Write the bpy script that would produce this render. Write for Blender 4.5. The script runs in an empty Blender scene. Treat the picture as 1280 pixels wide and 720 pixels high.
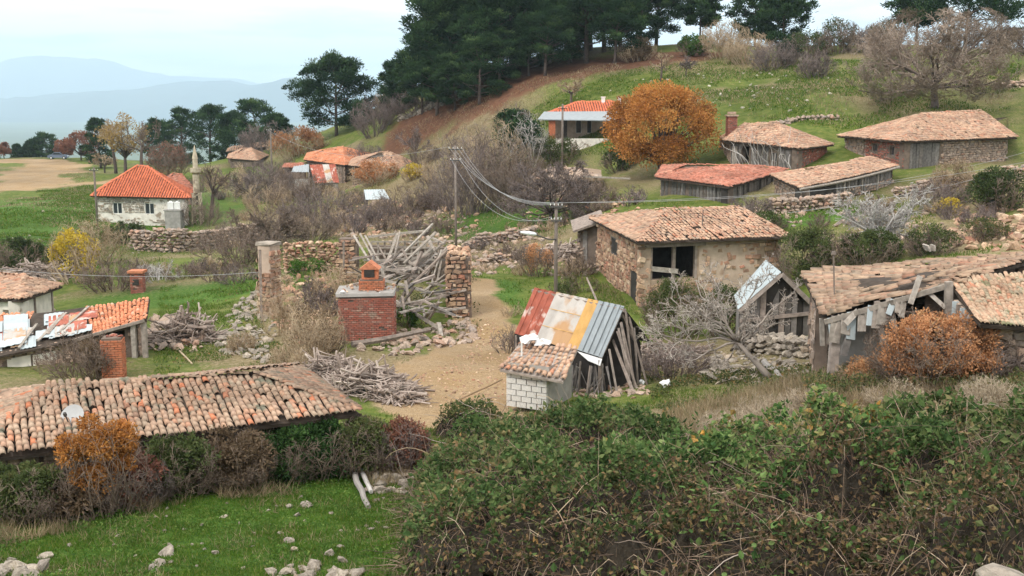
import bpy, math, random
import numpy as np
from mathutils import Vector, Matrix

# ------------------------------------------------------------------ camera, sky, sun, exposure
SC = bpy.context.scene
COL = SC.collection
F_PX, HORIZON = 1372.0, 130.0                      # focal length and eye level of the photograph (1280 x 720)
PITCH = math.atan((360.0 - HORIZON) / F_PX)
cam_d = bpy.data.cameras.new('camera')
cam_d.sensor_width = 36.0
cam_d.lens = 36.0 * F_PX / 1280.0
cam_d.clip_start, cam_d.clip_end = 0.2, 80000.0
cam = bpy.data.objects.new('camera', cam_d)
COL.objects.link(cam)
cam.location = (0, 0, 0)
cam.rotation_euler = (math.pi / 2 - PITCH, 0, 0)
SC.camera = cam

SUN_EL, SUN_AZ = 48.0, 215.0                       # degrees; azimuth clockwise from +Y
w = bpy.data.worlds.new('World'); SC.world = w; w.use_nodes = True
nt = w.node_tree; nt.nodes.clear()
def wn(t, **k):
    n = nt.nodes.new(t)
    for a, v in k.items(): setattr(n, a, v)
    return n
L = nt.links.new
sky = wn('ShaderNodeTexSky', sky_type='NISHITA', sun_disc=False)
sky.sun_elevation = math.radians(SUN_EL); sky.sun_rotation = math.radians(SUN_AZ)
sky.air_density = 1.0; sky.dust_density = 1.5
tc = wn('ShaderNodeTexCoord'); sep = wn('ShaderNodeSeparateXYZ'); L(tc.outputs['Generated'], sep.inputs[0])
# cloud sheet: direction projected on a flat layer
zc = wn('ShaderNodeMath', operation='MAXIMUM'); L(sep.outputs[2], zc.inputs[0]); zc.inputs[1].default_value = 0.0
za = wn('ShaderNodeMath', operation='ADD'); L(zc.outputs[0], za.inputs[0]); za.inputs[1].default_value = 0.07
dv = []
for i in (0, 1):
    d = wn('ShaderNodeMath', operation='DIVIDE'); L(sep.outputs[i], d.inputs[0]); L(za.outputs[0], d.inputs[1]); dv.append(d)
cmb = wn('ShaderNodeCombineXYZ'); L(dv[0].outputs[0], cmb.inputs[0]); L(dv[1].outputs[0], cmb.inputs[1])
cmb.inputs[2].default_value = 3.7
n1 = wn('ShaderNodeTexNoise'); n1.inputs['Scale'].default_value = 0.9; n1.inputs['Detail'].default_value = 7; n1.inputs['Roughness'].default_value = 0.55
L(cmb.outputs[0], n1.inputs['Vector'])
rmp = wn('ShaderNodeValToRGB'); L(n1.outputs[0], rmp.inputs[0])
rmp.color_ramp.elements[0].position = 0.36; rmp.color_ramp.elements[0].color = (7.0, 7.6, 8.3, 1)
rmp.color_ramp.elements[1].position = 0.53; rmp.color_ramp.elements[1].color = (12.6, 12.2, 11.6, 1)
cov = wn('ShaderNodeMix', data_type='RGBA'); cov.inputs[0].default_value = 0.93
L(sky.outputs[0], cov.inputs[6]); L(rmp.outputs[0], cov.inputs[7])
bg = wn('ShaderNodeBackground'); bg.inputs[1].default_value = 0.105
L(cov.outputs[2], bg.inputs[0])
wo = wn('ShaderNodeOutputWorld'); L(bg.outputs[0], wo.inputs[0])

sun_d = bpy.data.lights.new('sun', 'SUN'); sun_d.energy = 1.5; sun_d.angle = math.radians(10); sun_d.color = (1.0, 0.96, 0.9)
sun = bpy.data.objects.new('sun', sun_d); COL.objects.link(sun)
_a = math.radians(SUN_AZ); _e = math.radians(SUN_EL)
sun.rotation_euler = Vector((math.sin(_a) * math.cos(_e), math.cos(_a) * math.cos(_e), math.sin(_e))).to_track_quat('Z', 'Y').to_euler()
SC.view_settings.view_transform = 'Standard'; SC.view_settings.look = 'None'
SC.view_settings.exposure = 0.82; SC.view_settings.gamma = 1.0
SC.view_settings.use_curve_mapping = False
SC.cycles.max_bounces = 6; SC.cycles.diffuse_bounces = 3; SC.cycles.transparent_max_bounces = 8; SC.cycles.volume_bounces = 1

rng = np.random.default_rng(11)
U = rng.uniform
# ------------------------------------------------------------------ rays of the photograph -> points of the place
CP, SP = math.cos(PITCH), math.sin(PITCH)
def ray(px, py):
    u, v = (px - 640.0) / F_PX, (360.0 - py) / F_PX
    return np.array((u, CP + v * SP, -SP + v * CP))
def P(px, py, d):                                  # the point at depth d (metres along +Y)
    r = ray(px, py); return r * (d / r[1])
def mpp(d): return d / F_PX                        # metres per pixel at depth d

# ------------------------------------------------------------------ names, labels, parents
WL = {}
def tag(o, label=None, cat=None, group=None, kind=None):
    if label: o['label'] = label
    if cat: o['category'] = cat
    if group: o['group'] = group
    if kind: o['kind'] = kind
    return o
def thing(name, label, cat, loc, group=None):
    o = bpy.data.objects.new(name, None); COL.objects.link(o)
    o.empty_display_size = 0.3
    o.location = [float(c) for c in loc]; WL[o.name] = np.array(loc, float)
    return tag(o, label, cat, group)
def link(name, me, mat, parent=None, loc=None, kind=None):
    o = bpy.data.objects.new(name, me); COL.objects.link(o)
    if mat and not me.materials: me.materials.append(mat)
    l = np.zeros(3) if loc is None else np.array(loc, float)
    WL[o.name] = l
    if parent is not None:
        o.parent = parent; o.location = [float(c) for c in (l - WL[parent.name])]; KIDS.setdefault(parent.name, []).append(o)
    else: o.location = [float(c) for c in l]
    if kind: o['kind'] = kind
    return o
KIDS = {}
def dup(root, loc, rz=0.0, s=1.0, label=None, group=None):
    def cp(o, par):
        c = o.copy(); COL.objects.link(c)
        if par is not None: c.parent = par
        for ch in KIDS.get(o.name, []): cp(ch, c)
        return c
    c = cp(root, None); c.location = [float(v) for v in loc]; c.rotation_euler = (0, 0, rz)
    c.scale = (s, s, s) if not hasattr(s, '__len__') else s
    WL[c.name] = np.array(loc, float)
    if label: c['label'] = label
    if group: c['group'] = group
    return c

# ------------------------------------------------------------------ mesh building
def make_mesh(name, V, Fs, tint=None, smooth=False):
    me = bpy.data.meshes.new(name)
    V = np.asarray(V, np.float32)
    me.vertices.add(len(V)); me.vertices.foreach_set('co', V.ravel())
    idx = np.concatenate([f.ravel() for f in Fs]).astype(np.int32)
    tot = np.concatenate([np.full(len(f), f.shape[1]) for f in Fs])
    st = np.concatenate(([0], np.cumsum(tot)[:-1])).astype(np.int32)
    me.loops.add(len(idx)); me.loops.foreach_set('vertex_index', idx)
    me.polygons.add(len(tot)); me.polygons.foreach_set('loop_start', st)
    me.polygons.foreach_set('use_smooth', np.full(len(tot), smooth, bool))
    if tint is not None:
        a = me.attributes.new('tint', 'FLOAT', 'FACE'); a.data.foreach_set('value', np.asarray(tint, np.float32))
    me.update(calc_edges=True)
    return me
class MB:
    def __init__(s): s.V = []; s.F = {}; s.n = 0
    def add(s, V, F, tint=0.5):
        V = np.asarray(V, float).reshape(-1, 3); F = np.asarray(F, int)
        t = np.broadcast_to(np.asarray(tint, float), (len(F),)) if np.ndim(tint) == 0 else np.asarray(tint, float)
        s.V.append(V); s.F.setdefault(F.shape[1], []).append((F + s.n, t)); s.n += len(V)
        return s
    def build(s, name, mat, parent=None, loc=None, smooth=False, kind=None):
        if not s.n: return None
        V = np.concatenate(s.V)
        if loc is None: loc = WL[parent.name] if parent is not None else np.zeros(3)
        Fs, T = [], []
        for k, l in s.F.items():
            Fs.append(np.concatenate([a for a, _ in l])); T.append(np.concatenate([b for _, b in l]))
        me = make_mesh(name, V - np.asarray(loc, float), Fs, np.concatenate(T), smooth)
        me.materials.append(mat)
        return link(name, me, mat, parent, loc, kind)
def norm(a): return a / np.maximum(np.linalg.norm(a, axis=-1, keepdims=True), 1e-9)
BOXF = np.array([[0, 3, 2, 1], [4, 5, 6, 7], [0, 1, 5, 4], [1, 2, 6, 5], [2, 3, 7, 6], [3, 0, 4, 7]])
BOXV = np.array([[-1, -1, -1], [1, -1, -1], [1, 1, -1], [-1, 1, -1], [-1, -1, 1], [1, -1, 1], [1, 1, 1], [-1, 1, 1]], float)
def batch(tv, tf, pos, A, B, C, tint, jit=0.0):
    """template (k,3) placed N times with axes A,B,C (N,3)"""
    N = len(pos)
    t = np.broadcast_to(tv, (N,) + tv.shape)
    if jit: t = t + rng.normal(0, jit, t.shape)
    V = pos[:, None] + t[..., 0:1] * A[:, None] + t[..., 1:2] * B[:, None] + t[..., 2:3] * C[:, None]
    Fi = (tf[None] + (np.arange(N) * len(tv))[:, None, None]).reshape(-1, tf.shape[1])
    return V.reshape(-1, 3), Fi, np.repeat(tint, len(tf))
def bar(mb, a, b, w, t, up=(0, 0, 1), tint=0.5, jit=0.0):
    """a squared timber from a to b, w wide, t thick"""
    a, b = np.asarray(a, float), np.asarray(b, float); d = b - a; l = np.linalg.norm(d); d = d / l
    s = np.cross(d, up)
    if np.linalg.norm(s) < 1e-3: s = np.cross(d, (1, 0, 0))
    s = s / np.linalg.norm(s); n = np.cross(s, d)
    V = (a + b) / 2 + BOXV[:, 0:1] * s * w / 2 + BOXV[:, 1:2] * d * l / 2 + BOXV[:, 2:3] * n * t / 2
    if jit: V = V + rng.normal(0, jit, V.shape)
    mb.add(V, BOXF, tint)
def box(mb, c, h, rz=0.0, tint=0.5, jit=0.0):
    """upright box, half sizes h"""
    v = BOXV * np.asarray(h); co, si = math.cos(rz), math.sin(rz)
    V = np.stack((v[:, 0] * co - v[:, 1] * si, v[:, 0] * si + v[:, 1] * co, v[:, 2]), 1) + np.asarray(c)
    if jit: V = V + rng.normal(0, jit, V.shape)
    mb.add(V, BOXF, tint)
def tubes(mb, Pn, R, sides=3, tint=0.5):
    Pn = np.asarray(Pn, float); R = np.asarray(R, float)
    N, K, _ = Pn.shape
    if R.ndim == 1: R = np.broadcast_to(R[None], (N, K)) if len(R) == K else np.broadcast_to(R[:, None], (N, K))
    T = np.gradient(Pn, axis=1); T = norm(T)
    ref = np.where(np.abs(T[:, :1, 2:3]) > 0.8, np.array((1., 0.2, 0)), np.array((0.1, 0.2, 1.)))
    A = norm(np.cross(T, np.broadcast_to(ref, T.shape))); B = np.cross(T, A)
    ang = np.arange(sides) * 2 * math.pi / sides
    V = Pn[:, :, None] + R[:, :, None, None] * (np.cos(ang)[:, None] * A[:, :, None] + np.sin(ang)[:, None] * B[:, :, None])
    i = np.arange(N)[:, None, None] * (K * sides) + np.arange(K - 1)[None, :, None] * sides
    j = np.arange(sides)[None, None]; j2 = (j + 1) % sides
    Fq = np.stack((i + j, i + j2, i + sides + j2, i + sides + j), -1).reshape(-1, 4)
    tt = tint if np.ndim(tint) == 0 else np.repeat(tint, (K - 1) * sides)
    mb.add(V.reshape(-1, 3), Fq, tt)
    if sides > 3:                                   # close the ends
        e0 = (np.arange(N)[:, None] * K * sides + np.arange(sides)[None, ::-1]); e1 = (np.arange(N)[:, None] * K * sides + (K - 1) * sides + np.arange(sides)[None])
        mb.F.setdefault(sides, []).append((np.concatenate((e0, e1)) + mb.n - N * K * sides, np.repeat(0.5 if np.ndim(tint) else tint, 2 * N) if np.ndim(tint) == 0 else np.concatenate((tint, tint))))
def rnd_dir(n, zb=0.0):
    v = rng.normal(size=(n, 3)); v[:, 2] += zb; return norm(v)
def leaves(mb, pos, d, length, width, tint, fold=0.25):
    n = len(pos); side = norm(np.cross(d, rnd_dir(n))); up = np.cross(side, d)
    l = np.broadcast_to(np.asarray(length), (n,))[:, None]; wd = np.broadcast_to(np.asarray(width), (n,))[:, None]
    V = np.stack((pos, pos + d * l * .45 + side * wd * .5 + up * wd * fold, pos + d * l, pos + d * l * .45 - side * wd * .5 + up * wd * fold), 1)
    mb.add(V.reshape(-1, 3), np.arange(4 * n).reshape(n, 4), tint)
def polyl(start, d, length, K, wob=0.2, up=0.0):
    p = np.array(start, float); d = norm(np.array(d, float)); st = (np.asarray(length, float) / (K - 1))[:, None]; o = [p.copy()]
    for _ in range(K - 1):
        p = p + d * st; o.append(p.copy())
        d = norm(d + wob * rng.normal(size=d.shape) + np.array((0, 0, up)))
    return np.stack(o, 1)
def branch(Pp, Rp, n, ratio, spread, wob, up, K=4, t0=0.25, rr=0.6):
    """children of polylines Pp: n per parent"""
    N, Kp, _ = Pp.shape; ln = np.linalg.norm(np.diff(Pp, axis=1), axis=2).sum(1)
    pi = np.repeat(np.arange(N), n); t = U(t0, 1.0, len(pi)); f = t * (Kp - 1); i0 = np.minimum(f.astype(int), Kp - 2); fr = (f - i0)[:, None]
    a, b = Pp[pi, i0], Pp[pi, i0 + 1]; s = a * (1 - fr) + b * fr; tg = norm(b - a)
    d = norm(tg + spread * rnd_dir(len(pi)) + np.array((0, 0, 0.0)))
    L_ = ln[pi] * ratio * U(0.6, 1.25, len(pi)) * (1.15 - 0.5 * t)
    r = (Rp[pi, i0] * (1 - fr[:, 0]) + Rp[pi, i0 + 1] * fr[:, 0]) * rr
    Pc = polyl(s, d, L_, K, wob, up); Rc = r[:, None] * np.linspace(1, 0.35, K)[None]
    return Pc, Rc
# rocks
def _ico():
    t = (1 + 5 ** .5) / 2
    v = norm(np.array([(-1, t, 0), (1, t, 0), (-1, -t, 0), (1, -t, 0), (0, -1, t), (0, 1, t), (0, -1, -t), (0, 1, -t), (t, 0, -1), (t, 0, 1), (-t, 0, -1), (-t, 0, 1)], float))
    f = np.array([(0, 11, 5), (0, 5, 1), (0, 1, 7), (0, 7, 10), (0, 10, 11), (1, 5, 9), (5, 11, 4), (11, 10, 2), (10, 7, 6), (7, 1, 8), (3, 9, 4), (3, 4, 2), (3, 2, 6), (3, 6, 8), (3, 8, 9), (4, 9, 5), (2, 4, 11), (6, 2, 10), (8, 6, 7), (9, 8, 1)])
    return v, f
ICOV, ICOF = _ico()
def _sub(v, f):
    v = list(map(tuple, v)); c = {}; o = []
    def m(a, b):
        k = (min(a, b), max(a, b))
        if k not in c: c[k] = len(v); v.append(tuple(norm((np.array(v[a]) + np.array(v[b])) / 2)))
        return c[k]
    for a, b, d in f:
        x, y, z = m(a, b), m(b, d), m(d, a); o += [(a, x, z), (b, y, x), (d, z, y), (x, y, z)]
    return np.array(v), np.array(o)
ICOV2, ICOF2 = _sub(ICOV, ICOF)
def rot_frames(n, tilt=0.4):
    a = U(0, 2 * math.pi, n); z = norm(np.stack((rng.normal(0, tilt, n), rng.normal(0, tilt, n), np.ones(n)), 1))
    x = np.stack((np.cos(a), np.sin(a), np.zeros(n)), 1); x = norm(x - z * (x * z).sum(1, keepdims=True)); return x, np.cross(z, x), z
def rock_shape(seed, fine=True, ang=0.97):
    r = np.random.default_rng(seed); v = (ICOV2 if fine else ICOV).copy()
    for _ in range(13 if fine else 7):               # flatten against random planes: broken faces
        n = r.normal(size=3); n /= np.linalg.norm(n); h = r.uniform(0.36, 0.8); s = v @ n; k = s > h
        v[k] -= np.outer((s[k] - h) * ang, n)
    v += r.normal(0, 0.035 if fine else 0.07, v.shape)
    return v
ROCKS = [rock_shape(i, True) for i in range(10)]; RSM = [rock_shape(100 + i, False) for i in range(12)]
ROCKME = {}
def rocks(mb, pos, size, flat=0.65, tint=None, tilt=0.4):
    n = len(pos); size = np.broadcast_to(np.asarray(size, float), (n,))
    X, Y, Z = rot_frames(n, tilt); ks = rng.integers(0, len(RSM), n); tint = U(0, 1, n) if tint is None else tint
    for k in range(len(RSM)):
        m = ks == k
        if m.any():
            s = size[m][:, None]
            mb.add(*batch(RSM[k], ICOF, pos[m], X[m] * s * U(0.8, 1.35, (m.sum(), 1)), Y[m] * s * U(0.7, 1.0, (m.sum(), 1)), Z[m] * s * flat * U(0.7, 1.2, (m.sum(), 1)), tint[m]))
def rock_obj(name, pos, size, mat, parent=None, flat=0.65, fine=False, tilt=0.35, rz=None):
    k = int(rng.integers(0, 10)); key = (k, fine, mat.name)
    if key not in ROCKME:
        me = make_mesh('stone', ROCKS[k] if fine else RSM[k], [ICOF2 if fine else ICOF], np.zeros(len(ICOF2 if fine else ICOF))); me.materials.append(mat); ROCKME[key] = me
    o = link(name, ROCKME[key], mat, parent, pos)
    o.rotation_euler = (float(rng.normal(0, tilt)), float(rng.normal(0, tilt)), float(U(0, 6.28)) if rz is None else rz)
    s = size if hasattr(size, '__len__') else (size * U(.85, 1.3), size * U(.75, 1.), size * flat * U(.8, 1.2))
    o.scale = [float(c) for c in s]
    return o
# value noise on the plane
_tab = np.random.default_rng(5).uniform(-1, 1, (256, 256))
def vn(x, y):
    xi = np.floor(x).astype(int); yi = np.floor(y).astype(int); fx = x - xi; fy = y - yi
    fx = fx * fx * (3 - 2 * fx); fy = fy * fy * (3 - 2 * fy); g = lambda a, b: _tab[a & 255, b & 255]
    return (g(xi, yi) * (1 - fx) + g(xi + 1, yi) * fx) * (1 - fy) + (g(xi, yi + 1) * (1 - fx) + g(xi + 1, yi + 1) * fx) * fy
def fbm(x, y, o=4): return sum(vn(x * 2 ** i + 17.3 * i, y * 2 ** i + 9.1 * i) * .5 ** i for i in range(o))

# ------------------------------------------------------------------ materials
def nodes(name):
    m = bpy.data.materials.new(name); m.use_nodes = True; t = m.node_tree
    return m, t, t.nodes['Principled BSDF'], lambda k, **kw: _nn(t, k, kw), t.links.new
def _nn(t, k, kw):
    n = t.nodes.new(k)
    for a, v in kw.items(): setattr(n, a, v)
    return n
def mat(name, stops, rough=0.9, noise=(6, 0.25), bump=(20, 0.3, 0.02), spec=0.15, obj=True, metal=0.0, trans=0.0, big=None, stain=None, interp='LINEAR'):
    m, t, b, N, K = nodes(name)
    at = N('ShaderNodeAttribute', attribute_name='tint'); src = at.outputs['Fac']
    if obj:
        oi = N('ShaderNodeObjectInfo'); ad = N('ShaderNodeMath', operation='ADD'); K(src, ad.inputs[0]); K(oi.outputs['Random'], ad.inputs[1])
        fr = N('ShaderNodeMath', operation='FRACT'); K(ad.outputs[0], fr.inputs[0]); src = fr.outputs[0]
    r = N('ShaderNodeValToRGB'); K(src, r.inputs[0]); r.color_ramp.interpolation = interp
    e = r.color_ramp.elements
    while len(e) < len(stops): e.new(0.5)
    for i, (p, c) in enumerate(stops): e[i].position = p; e[i].color = (*c, 1)
    tcn = N('ShaderNodeTexCoord'); out = r.outputs[0]
    def varied(out, sc, lo, hi, det=4, world=False):
        ns = N('ShaderNodeTexNoise'); ns.inputs['Scale'].default_value = sc; ns.inputs['Detail'].default_value = det; K(N('ShaderNodeNewGeometry').outputs['Position'] if world else tcn.outputs['Object'], ns.inputs['Vector'])
        mr = N('ShaderNodeMapRange'); K(ns.outputs[0], mr.inputs[0]); mr.inputs[1].default_value = 0.3; mr.inputs[2].default_value = 0.7; mr.inputs[3].default_value = lo; mr.inputs[4].default_value = hi
        mx = N('ShaderNodeMix', data_type='RGBA', blend_type='MULTIPLY'); mx.inputs[0].default_value = 1; K(out, mx.inputs[6]); K(mr.outputs[0], mx.inputs[7]); return mx.outputs[2]
    out = varied(out, noise[0], 1 - noise[1], 1 + noise[1])
    if big: out = varied(out, big[0], 1 - big[1], 1 + big[1], 3, True)
    if stain:                                       # (scale, threshold, colour): patches of dirt, rust or lichen
        ns = N('ShaderNodeTexNoise'); ns.inputs['Scale'].default_value = stain[0]; ns.inputs['Detail'].default_value = 6; K(N('ShaderNodeNewGeometry').outputs['Position'], ns.inputs['Vector'])
        mr = N('ShaderNodeMapRange'); K(ns.outputs[0], mr.inputs[0]); mr.inputs[1].default_value = stain[1]; mr.inputs[2].default_value = stain[1] + 0.08
        mx = N('ShaderNodeMix', data_type='RGBA'); K(mr.outputs[0], mx.inputs[0]); K(out, mx.inputs[6]); mx.inputs[7].default_value = (*stain[2], 1); out = mx.outputs[2]
    K(out, b.inputs['Base Color'])
    b.inputs['Roughness'].default_value = rough; b.inputs['Specular IOR Level'].default_value = spec; b.inputs['Metallic'].default_value = metal
    if bump:
        ns = N('ShaderNodeTexNoise'); ns.inputs['Scale'].default_value = bump[0]; ns.inputs['Detail'].default_value = 5; K(tcn.outputs['Object'], ns.inputs['Vector'])
        bp = N('ShaderNodeBump'); bp.inputs['Strength'].default_value = bump[1]; bp.inputs['Distance'].default_value = bump[2]; K(ns.outputs[0], bp.inputs['Height']); K(bp.outputs[0], b.inputs['Normal'])
    if trans:
        tr = N('ShaderNodeBsdfTranslucent'); K(out, tr.inputs[0]); ms = N('ShaderNodeMixShader'); ms.inputs[0].default_value = trans
        K(b.outputs[0], ms.inputs[1]); K(tr.outputs[0], ms.inputs[2]); K(ms.outputs[0], t.nodes['Material Output'].inputs[0])
    return m
M = {}
M['tile'] = mat('clay tile', [(0, (.30, .20, .145)), (.25, (.35, .235, .165)), (.5, (.30, .225, .165)), (.66, (.37, .22, .145)), (.80, (.25, .195, .145)), (.90, (.37, .20, .13)), (.955, (.46, .17, .09)), (1, (.19, .15, .115))], noise=(9, .3), bump=(25, .4, .02), stain=(2.6, .60, (.16, .15, .11)), big=(.9, .22))
M['tile_tan2'] = mat('mixed tan and mossy tile', [(0, (.38, .26, .18)), (.25, (.46, .32, .22)), (.5, (.42, .255, .17)), (.7, (.35, .275, .195)), (.85, (.28, .235, .165)), (1, (.44, .20, .125))], noise=(7, .3), bump=(25, .4, .02), stain=(3, .60, (.20, .19, .11)), big=(.9, .2))
M['tile_barn'] = mat('slumped buff tile', [(0, (.28, .19, .13)), (.3, (.34, .24, .165)), (.6, (.31, .19, .13)), (.85, (.25, .195, .145)), (1, (.32, .16, .105))], noise=(5, .3), bump=(25, .4, .02), big=(.7, .22), stain=(2.2, .62, (.17, .14, .105)))
M['tile_tan'] = mat('weathered tan tile', [(0, (.40, .255, .175)), (.3, (.46, .31, .215)), (.6, (.42, .24, .16)), (.85, (.34, .245, .185)), (1, (.45, .205, .125))], noise=(5, .3), bump=(25, .4, .02), big=(.7, .2), stain=(2.2, .66, (.16, .13, .10)))
M['tile_red'] = mat('red tile', [(0, (.58, .165, .085)), (.5, (.64, .195, .105)), (.9, (.54, .155, .085)), (1, (.48, .17, .11))], noise=(4, .18), bump=(25, .3, .02), big=(.6, .1))
M['tile_rust'] = mat('old red tile', [(0, (.36, .135, .09)), (.5, (.41, .17, .115)), (.85, (.31, .145, .105)), (1, (.44, .23, .16))], noise=(4, .3), bump=(25, .4, .02), big=(.5, .25))
M['tile_orange'] = mat('orange tile', [(0, (.52, .19, .10)), (.5, (.58, .24, .13)), (.9, (.48, .22, .13)), (1, (.55, .34, .24))], noise=(5, .2), bump=(25, .3, .02), big=(.8, .15))
M['deck'] = mat('roof bed with gap shade', [(0, (.05, .038, .03)), (1, (.075, .056, .043))], noise=(5, .3))  # near-black brown: dirt and shade of the tile gaps put into the colour
M['stone'] = mat('field stone', [(0, (.24, .185, .15)), (.25, (.31, .24, .19)), (.5, (.37, .26, .19)), (.7, (.27, .22, .19)), (.85, (.42, .32, .25)), (1, (.34, .20, .14))], noise=(4, .3), bump=(12, .5, .03))
M['stone_warm'] = mat('warm building stone', [(0, (.33, .215, .14)), (.2, (.46, .31, .20)), (.4, (.20, .13, .09)), (.55, (.42, .235, .155)), (.72, (.27, .17, .12)), (.87, (.58, .43, .30)), (1, (.33, .145, .095))], noise=(4, .3), bump=(12, .5, .03))
M['stone_grey'] = mat('grey lichened stone', [(0, (.22, .19, .155)), (.3, (.31, .265, .215)), (.6, (.26, .22, .185)), (.85, (.40, .34, .27)), (1, (.32, .245, .18))], noise=(3, .35), bump=(9, .6, .05), stain=(2.5, .64, (.38, .34, .28)))
M['mortar'] = mat('earth mortar', [(0, (.30, .225, .165)), (1, (.34, .25, .18))], noise=(3, .25), bump=(15, .4, .02))
M['mortar_dark'] = mat('dark earth mortar', [(0, (.13, .10, .08)), (1, (.16, .12, .095))], noise=(3, .3), bump=(15, .4, .02))
M['plaster'] = mat('whitewashed plaster', [(0, (.60, .55, .48)), (1, (.68, .63, .56))], noise=(2.5, .18), bump=(10, .3, .02), stain=(1.6, .57, (.30, .24, .18)))
M['plaster_tan'] = mat('tan mud plaster', [(0, (.42, .32, .25)), (1, (.46, .35, .27))], noise=(2.5, .2), bump=(10, .4, .03), stain=(1.2, .62, (.30, .20, .14)))
M['plank'] = mat('silvered plank', [(0, (.25, .215, .18)), (.4, (.33, .29, .25)), (.7, (.22, .175, .145)), (1, (.39, .345, .30))], noise=(7, .3), bump=(30, .4, .01))
M['plank_dark'] = mat('dark weathered plank', [(0, (.10, .09, .082)), (.5, (.15, .135, .125)), (.8, (.20, .18, .165)), (1, (.12, .10, .085))], noise=(6, .3), bump=(30, .4, .01))
M['timber'] = mat('grey brown timber', [(0, (.18, .145, .12)), (.5, (.26, .21, .18)), (1, (.33, .28, .245))], noise=(6, .3), bump=(30, .4, .01))
M['brick'] = mat('red brick', [(0, (.25, .085, .06)), (.35, (.33, .115, .08)), (.65, (.28, .12, .09)), (.85, (.22, .095, .075)), (1, (.40, .24, .18))], noise=(8, .35), stain=(1.6, .60, (.30, .21, .16)), bump=(30, .4, .01))
M['brick_orange'] = mat('orange brick', [(0, (.40, .135, .07)), (.5, (.47, .17, .09)), (1, (.36, .16, .095))], noise=(8, .25), bump=(30, .4, .01))
M['cement'] = mat('grey cement', [(0, (.28, .26, .24)), (1, (.33, .31, .28))], noise=(3, .2), bump=(20, .3, .01))
M['block'] = mat('concrete block', [(0, (.50, .48, .45)), (.5, (.56, .54, .51)), (1, (.46, .43, .40))], noise=(6, .15), bump=(40, .3, .01))
M['white'] = mat('white cloth', [(0, (.78, .78, .78)), (1, (.82, .82, .82))], noise=(4, .06), bump=None)
M['dark'] = mat('painted room shade', [(0, (.035, .03, .028)), (1, (.05, .045, .04))], noise=(3, .3))  # near-black colour with the shade of unlit rooms and gaps painted in
M['glass'] = mat('dark window glass', [(0, (.03, .035, .04)), (1, (.04, .045, .05))], rough=.12, spec=.5, noise=(1, .1), bump=None)
M['frame'] = mat('white window frame', [(0, (.66, .65, .62)), (1, (.70, .69, .66))], rough=.6, noise=(5, .08), bump=None)
M['tin_white'] = mat('whitish tin sheet', [(0, (.36, .405, .415)), (1, (.42, .465, .475))], rough=.5, noise=(2, .1), spec=.3, stain=(1.1, .68, (.36, .28, .22)))
M['tin_grey'] = mat('blue grey tin sheet', [(0, (.25, .275, .29)), (1, (.30, .325, .34))], rough=.5, noise=(3, .12), spec=.35, stain=(2, .7, (.33, .27, .22)))
M['tin_seam'] = mat('dark sheet seam', [(0, (.15, .165, .175)), (1, (.18, .195, .205))], noise=(4, .2), bump=None)
M['tin_rust'] = mat('rusty red tin sheet', [(0, (.30, .085, .055)), (1, (.36, .11, .07))], rough=.7, noise=(3, .3), stain=(1.9, .57, (.50, .38, .33)))
M['tin_ochre'] = mat('ochre rusted tin sheet', [(0, (.50, .29, .10)), (1, (.55, .33, .12))], rough=.7, noise=(3, .15), stain=(1.3, .64, (.40, .18, .08)))
M['tin_pale'] = mat('pale tin sheet with rust bloom', [(0, (.40, .365, .33)), (1, (.45, .41, .375))], rough=.6, noise=(2, .15), stain=(.9, .52, (.42, .25, .13)))
M['bark'] = mat('bark', [(0, (.085, .065, .055)), (1, (.13, .10, .085))], noise=(5, .3), bump=(15, .6, .03))
M['twig'] = mat('brown twigs', [(0, (.105, .075, .058)), (.5, (.155, .115, .09)), (1, (.22, .165, .13))], noise=(2, .2), bump=None)
M['twig_mauve'] = mat('mauve brown twigs', [(0, (.10, .077, .07)), (.5, (.155, .12, .108)), (1, (.225, .178, .158))], noise=(2, .2), bump=None)
M['twig_grey'] = mat('bleached grey twigs', [(0, (.27, .245, .225)), (.5, (.37, .34, .315)), (1, (.50, .47, .44))], noise=(2, .15), bump=None)
M['twig_tan'] = mat('tan twigs', [(0, (.27, .19, .115)), (.5, (.35, .26, .17)), (1, (.42, .33, .23))], noise=(2, .2), bump=None)
M['twig_pile'] = mat('dead brushwood', [(0, (.17, .13, .105)), (.5, (.30, .235, .20)), (1, (.42, .35, .30))], noise=(2, .2), bump=None)
def leafmat(name, stops, tr=.25): return mat(name, stops, rough=.7, noise=(1.3, .25), bump=None, spec=.07, obj=False, trans=tr)
M['needle'] = leafmat('pine needles', [(0, (.010, .028, .013)), (.45, (.024, .054, .022)), (.8, (.05, .095, .034)), (1, (.095, .145, .05))], .15)
M['needle_olive'] = leafmat('cypress leaves', [(0, (.05, .075, .03)), (1, (.11, .13, .05))])
M['leaf_orange'] = leafmat('orange oak leaves', [(0, (.20, .095, .035)), (.25, (.38, .165, .048)), (.6, (.50, .225, .065)), (.85, (.57, .29, .085)), (1, (.34, .27, .10))])
M['leaf_rust'] = leafmat('russet leaves', [(0, (.24, .12, .06)), (.4, (.46, .22, .105)), (.8, (.58, .32, .165)), (1, (.40, .30, .15))])
M['leaf_redbrown'] = leafmat('red brown leaves', [(0, (.16, .075, .055)), (.5, (.24, .105, .07)), (1, (.30, .16, .10))])
M['leaf_yellow'] = leafmat('yellow leaves', [(0, (.36, .26, .03)), (.5, (.55, .40, .045)), (1, (.42, .33, .09))])
M['leaf_bramble'] = leafmat('bramble leaves', [(0, (.022, .05, .016)), (.3, (.045, .095, .028)), (.5, (.09, .16, .044)), (.74, (.18, .245, .085)), (.88, (.27, .22, .09)), (.96, (.42, .22, .05)), (1, (.55, .33, .06))])
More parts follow.
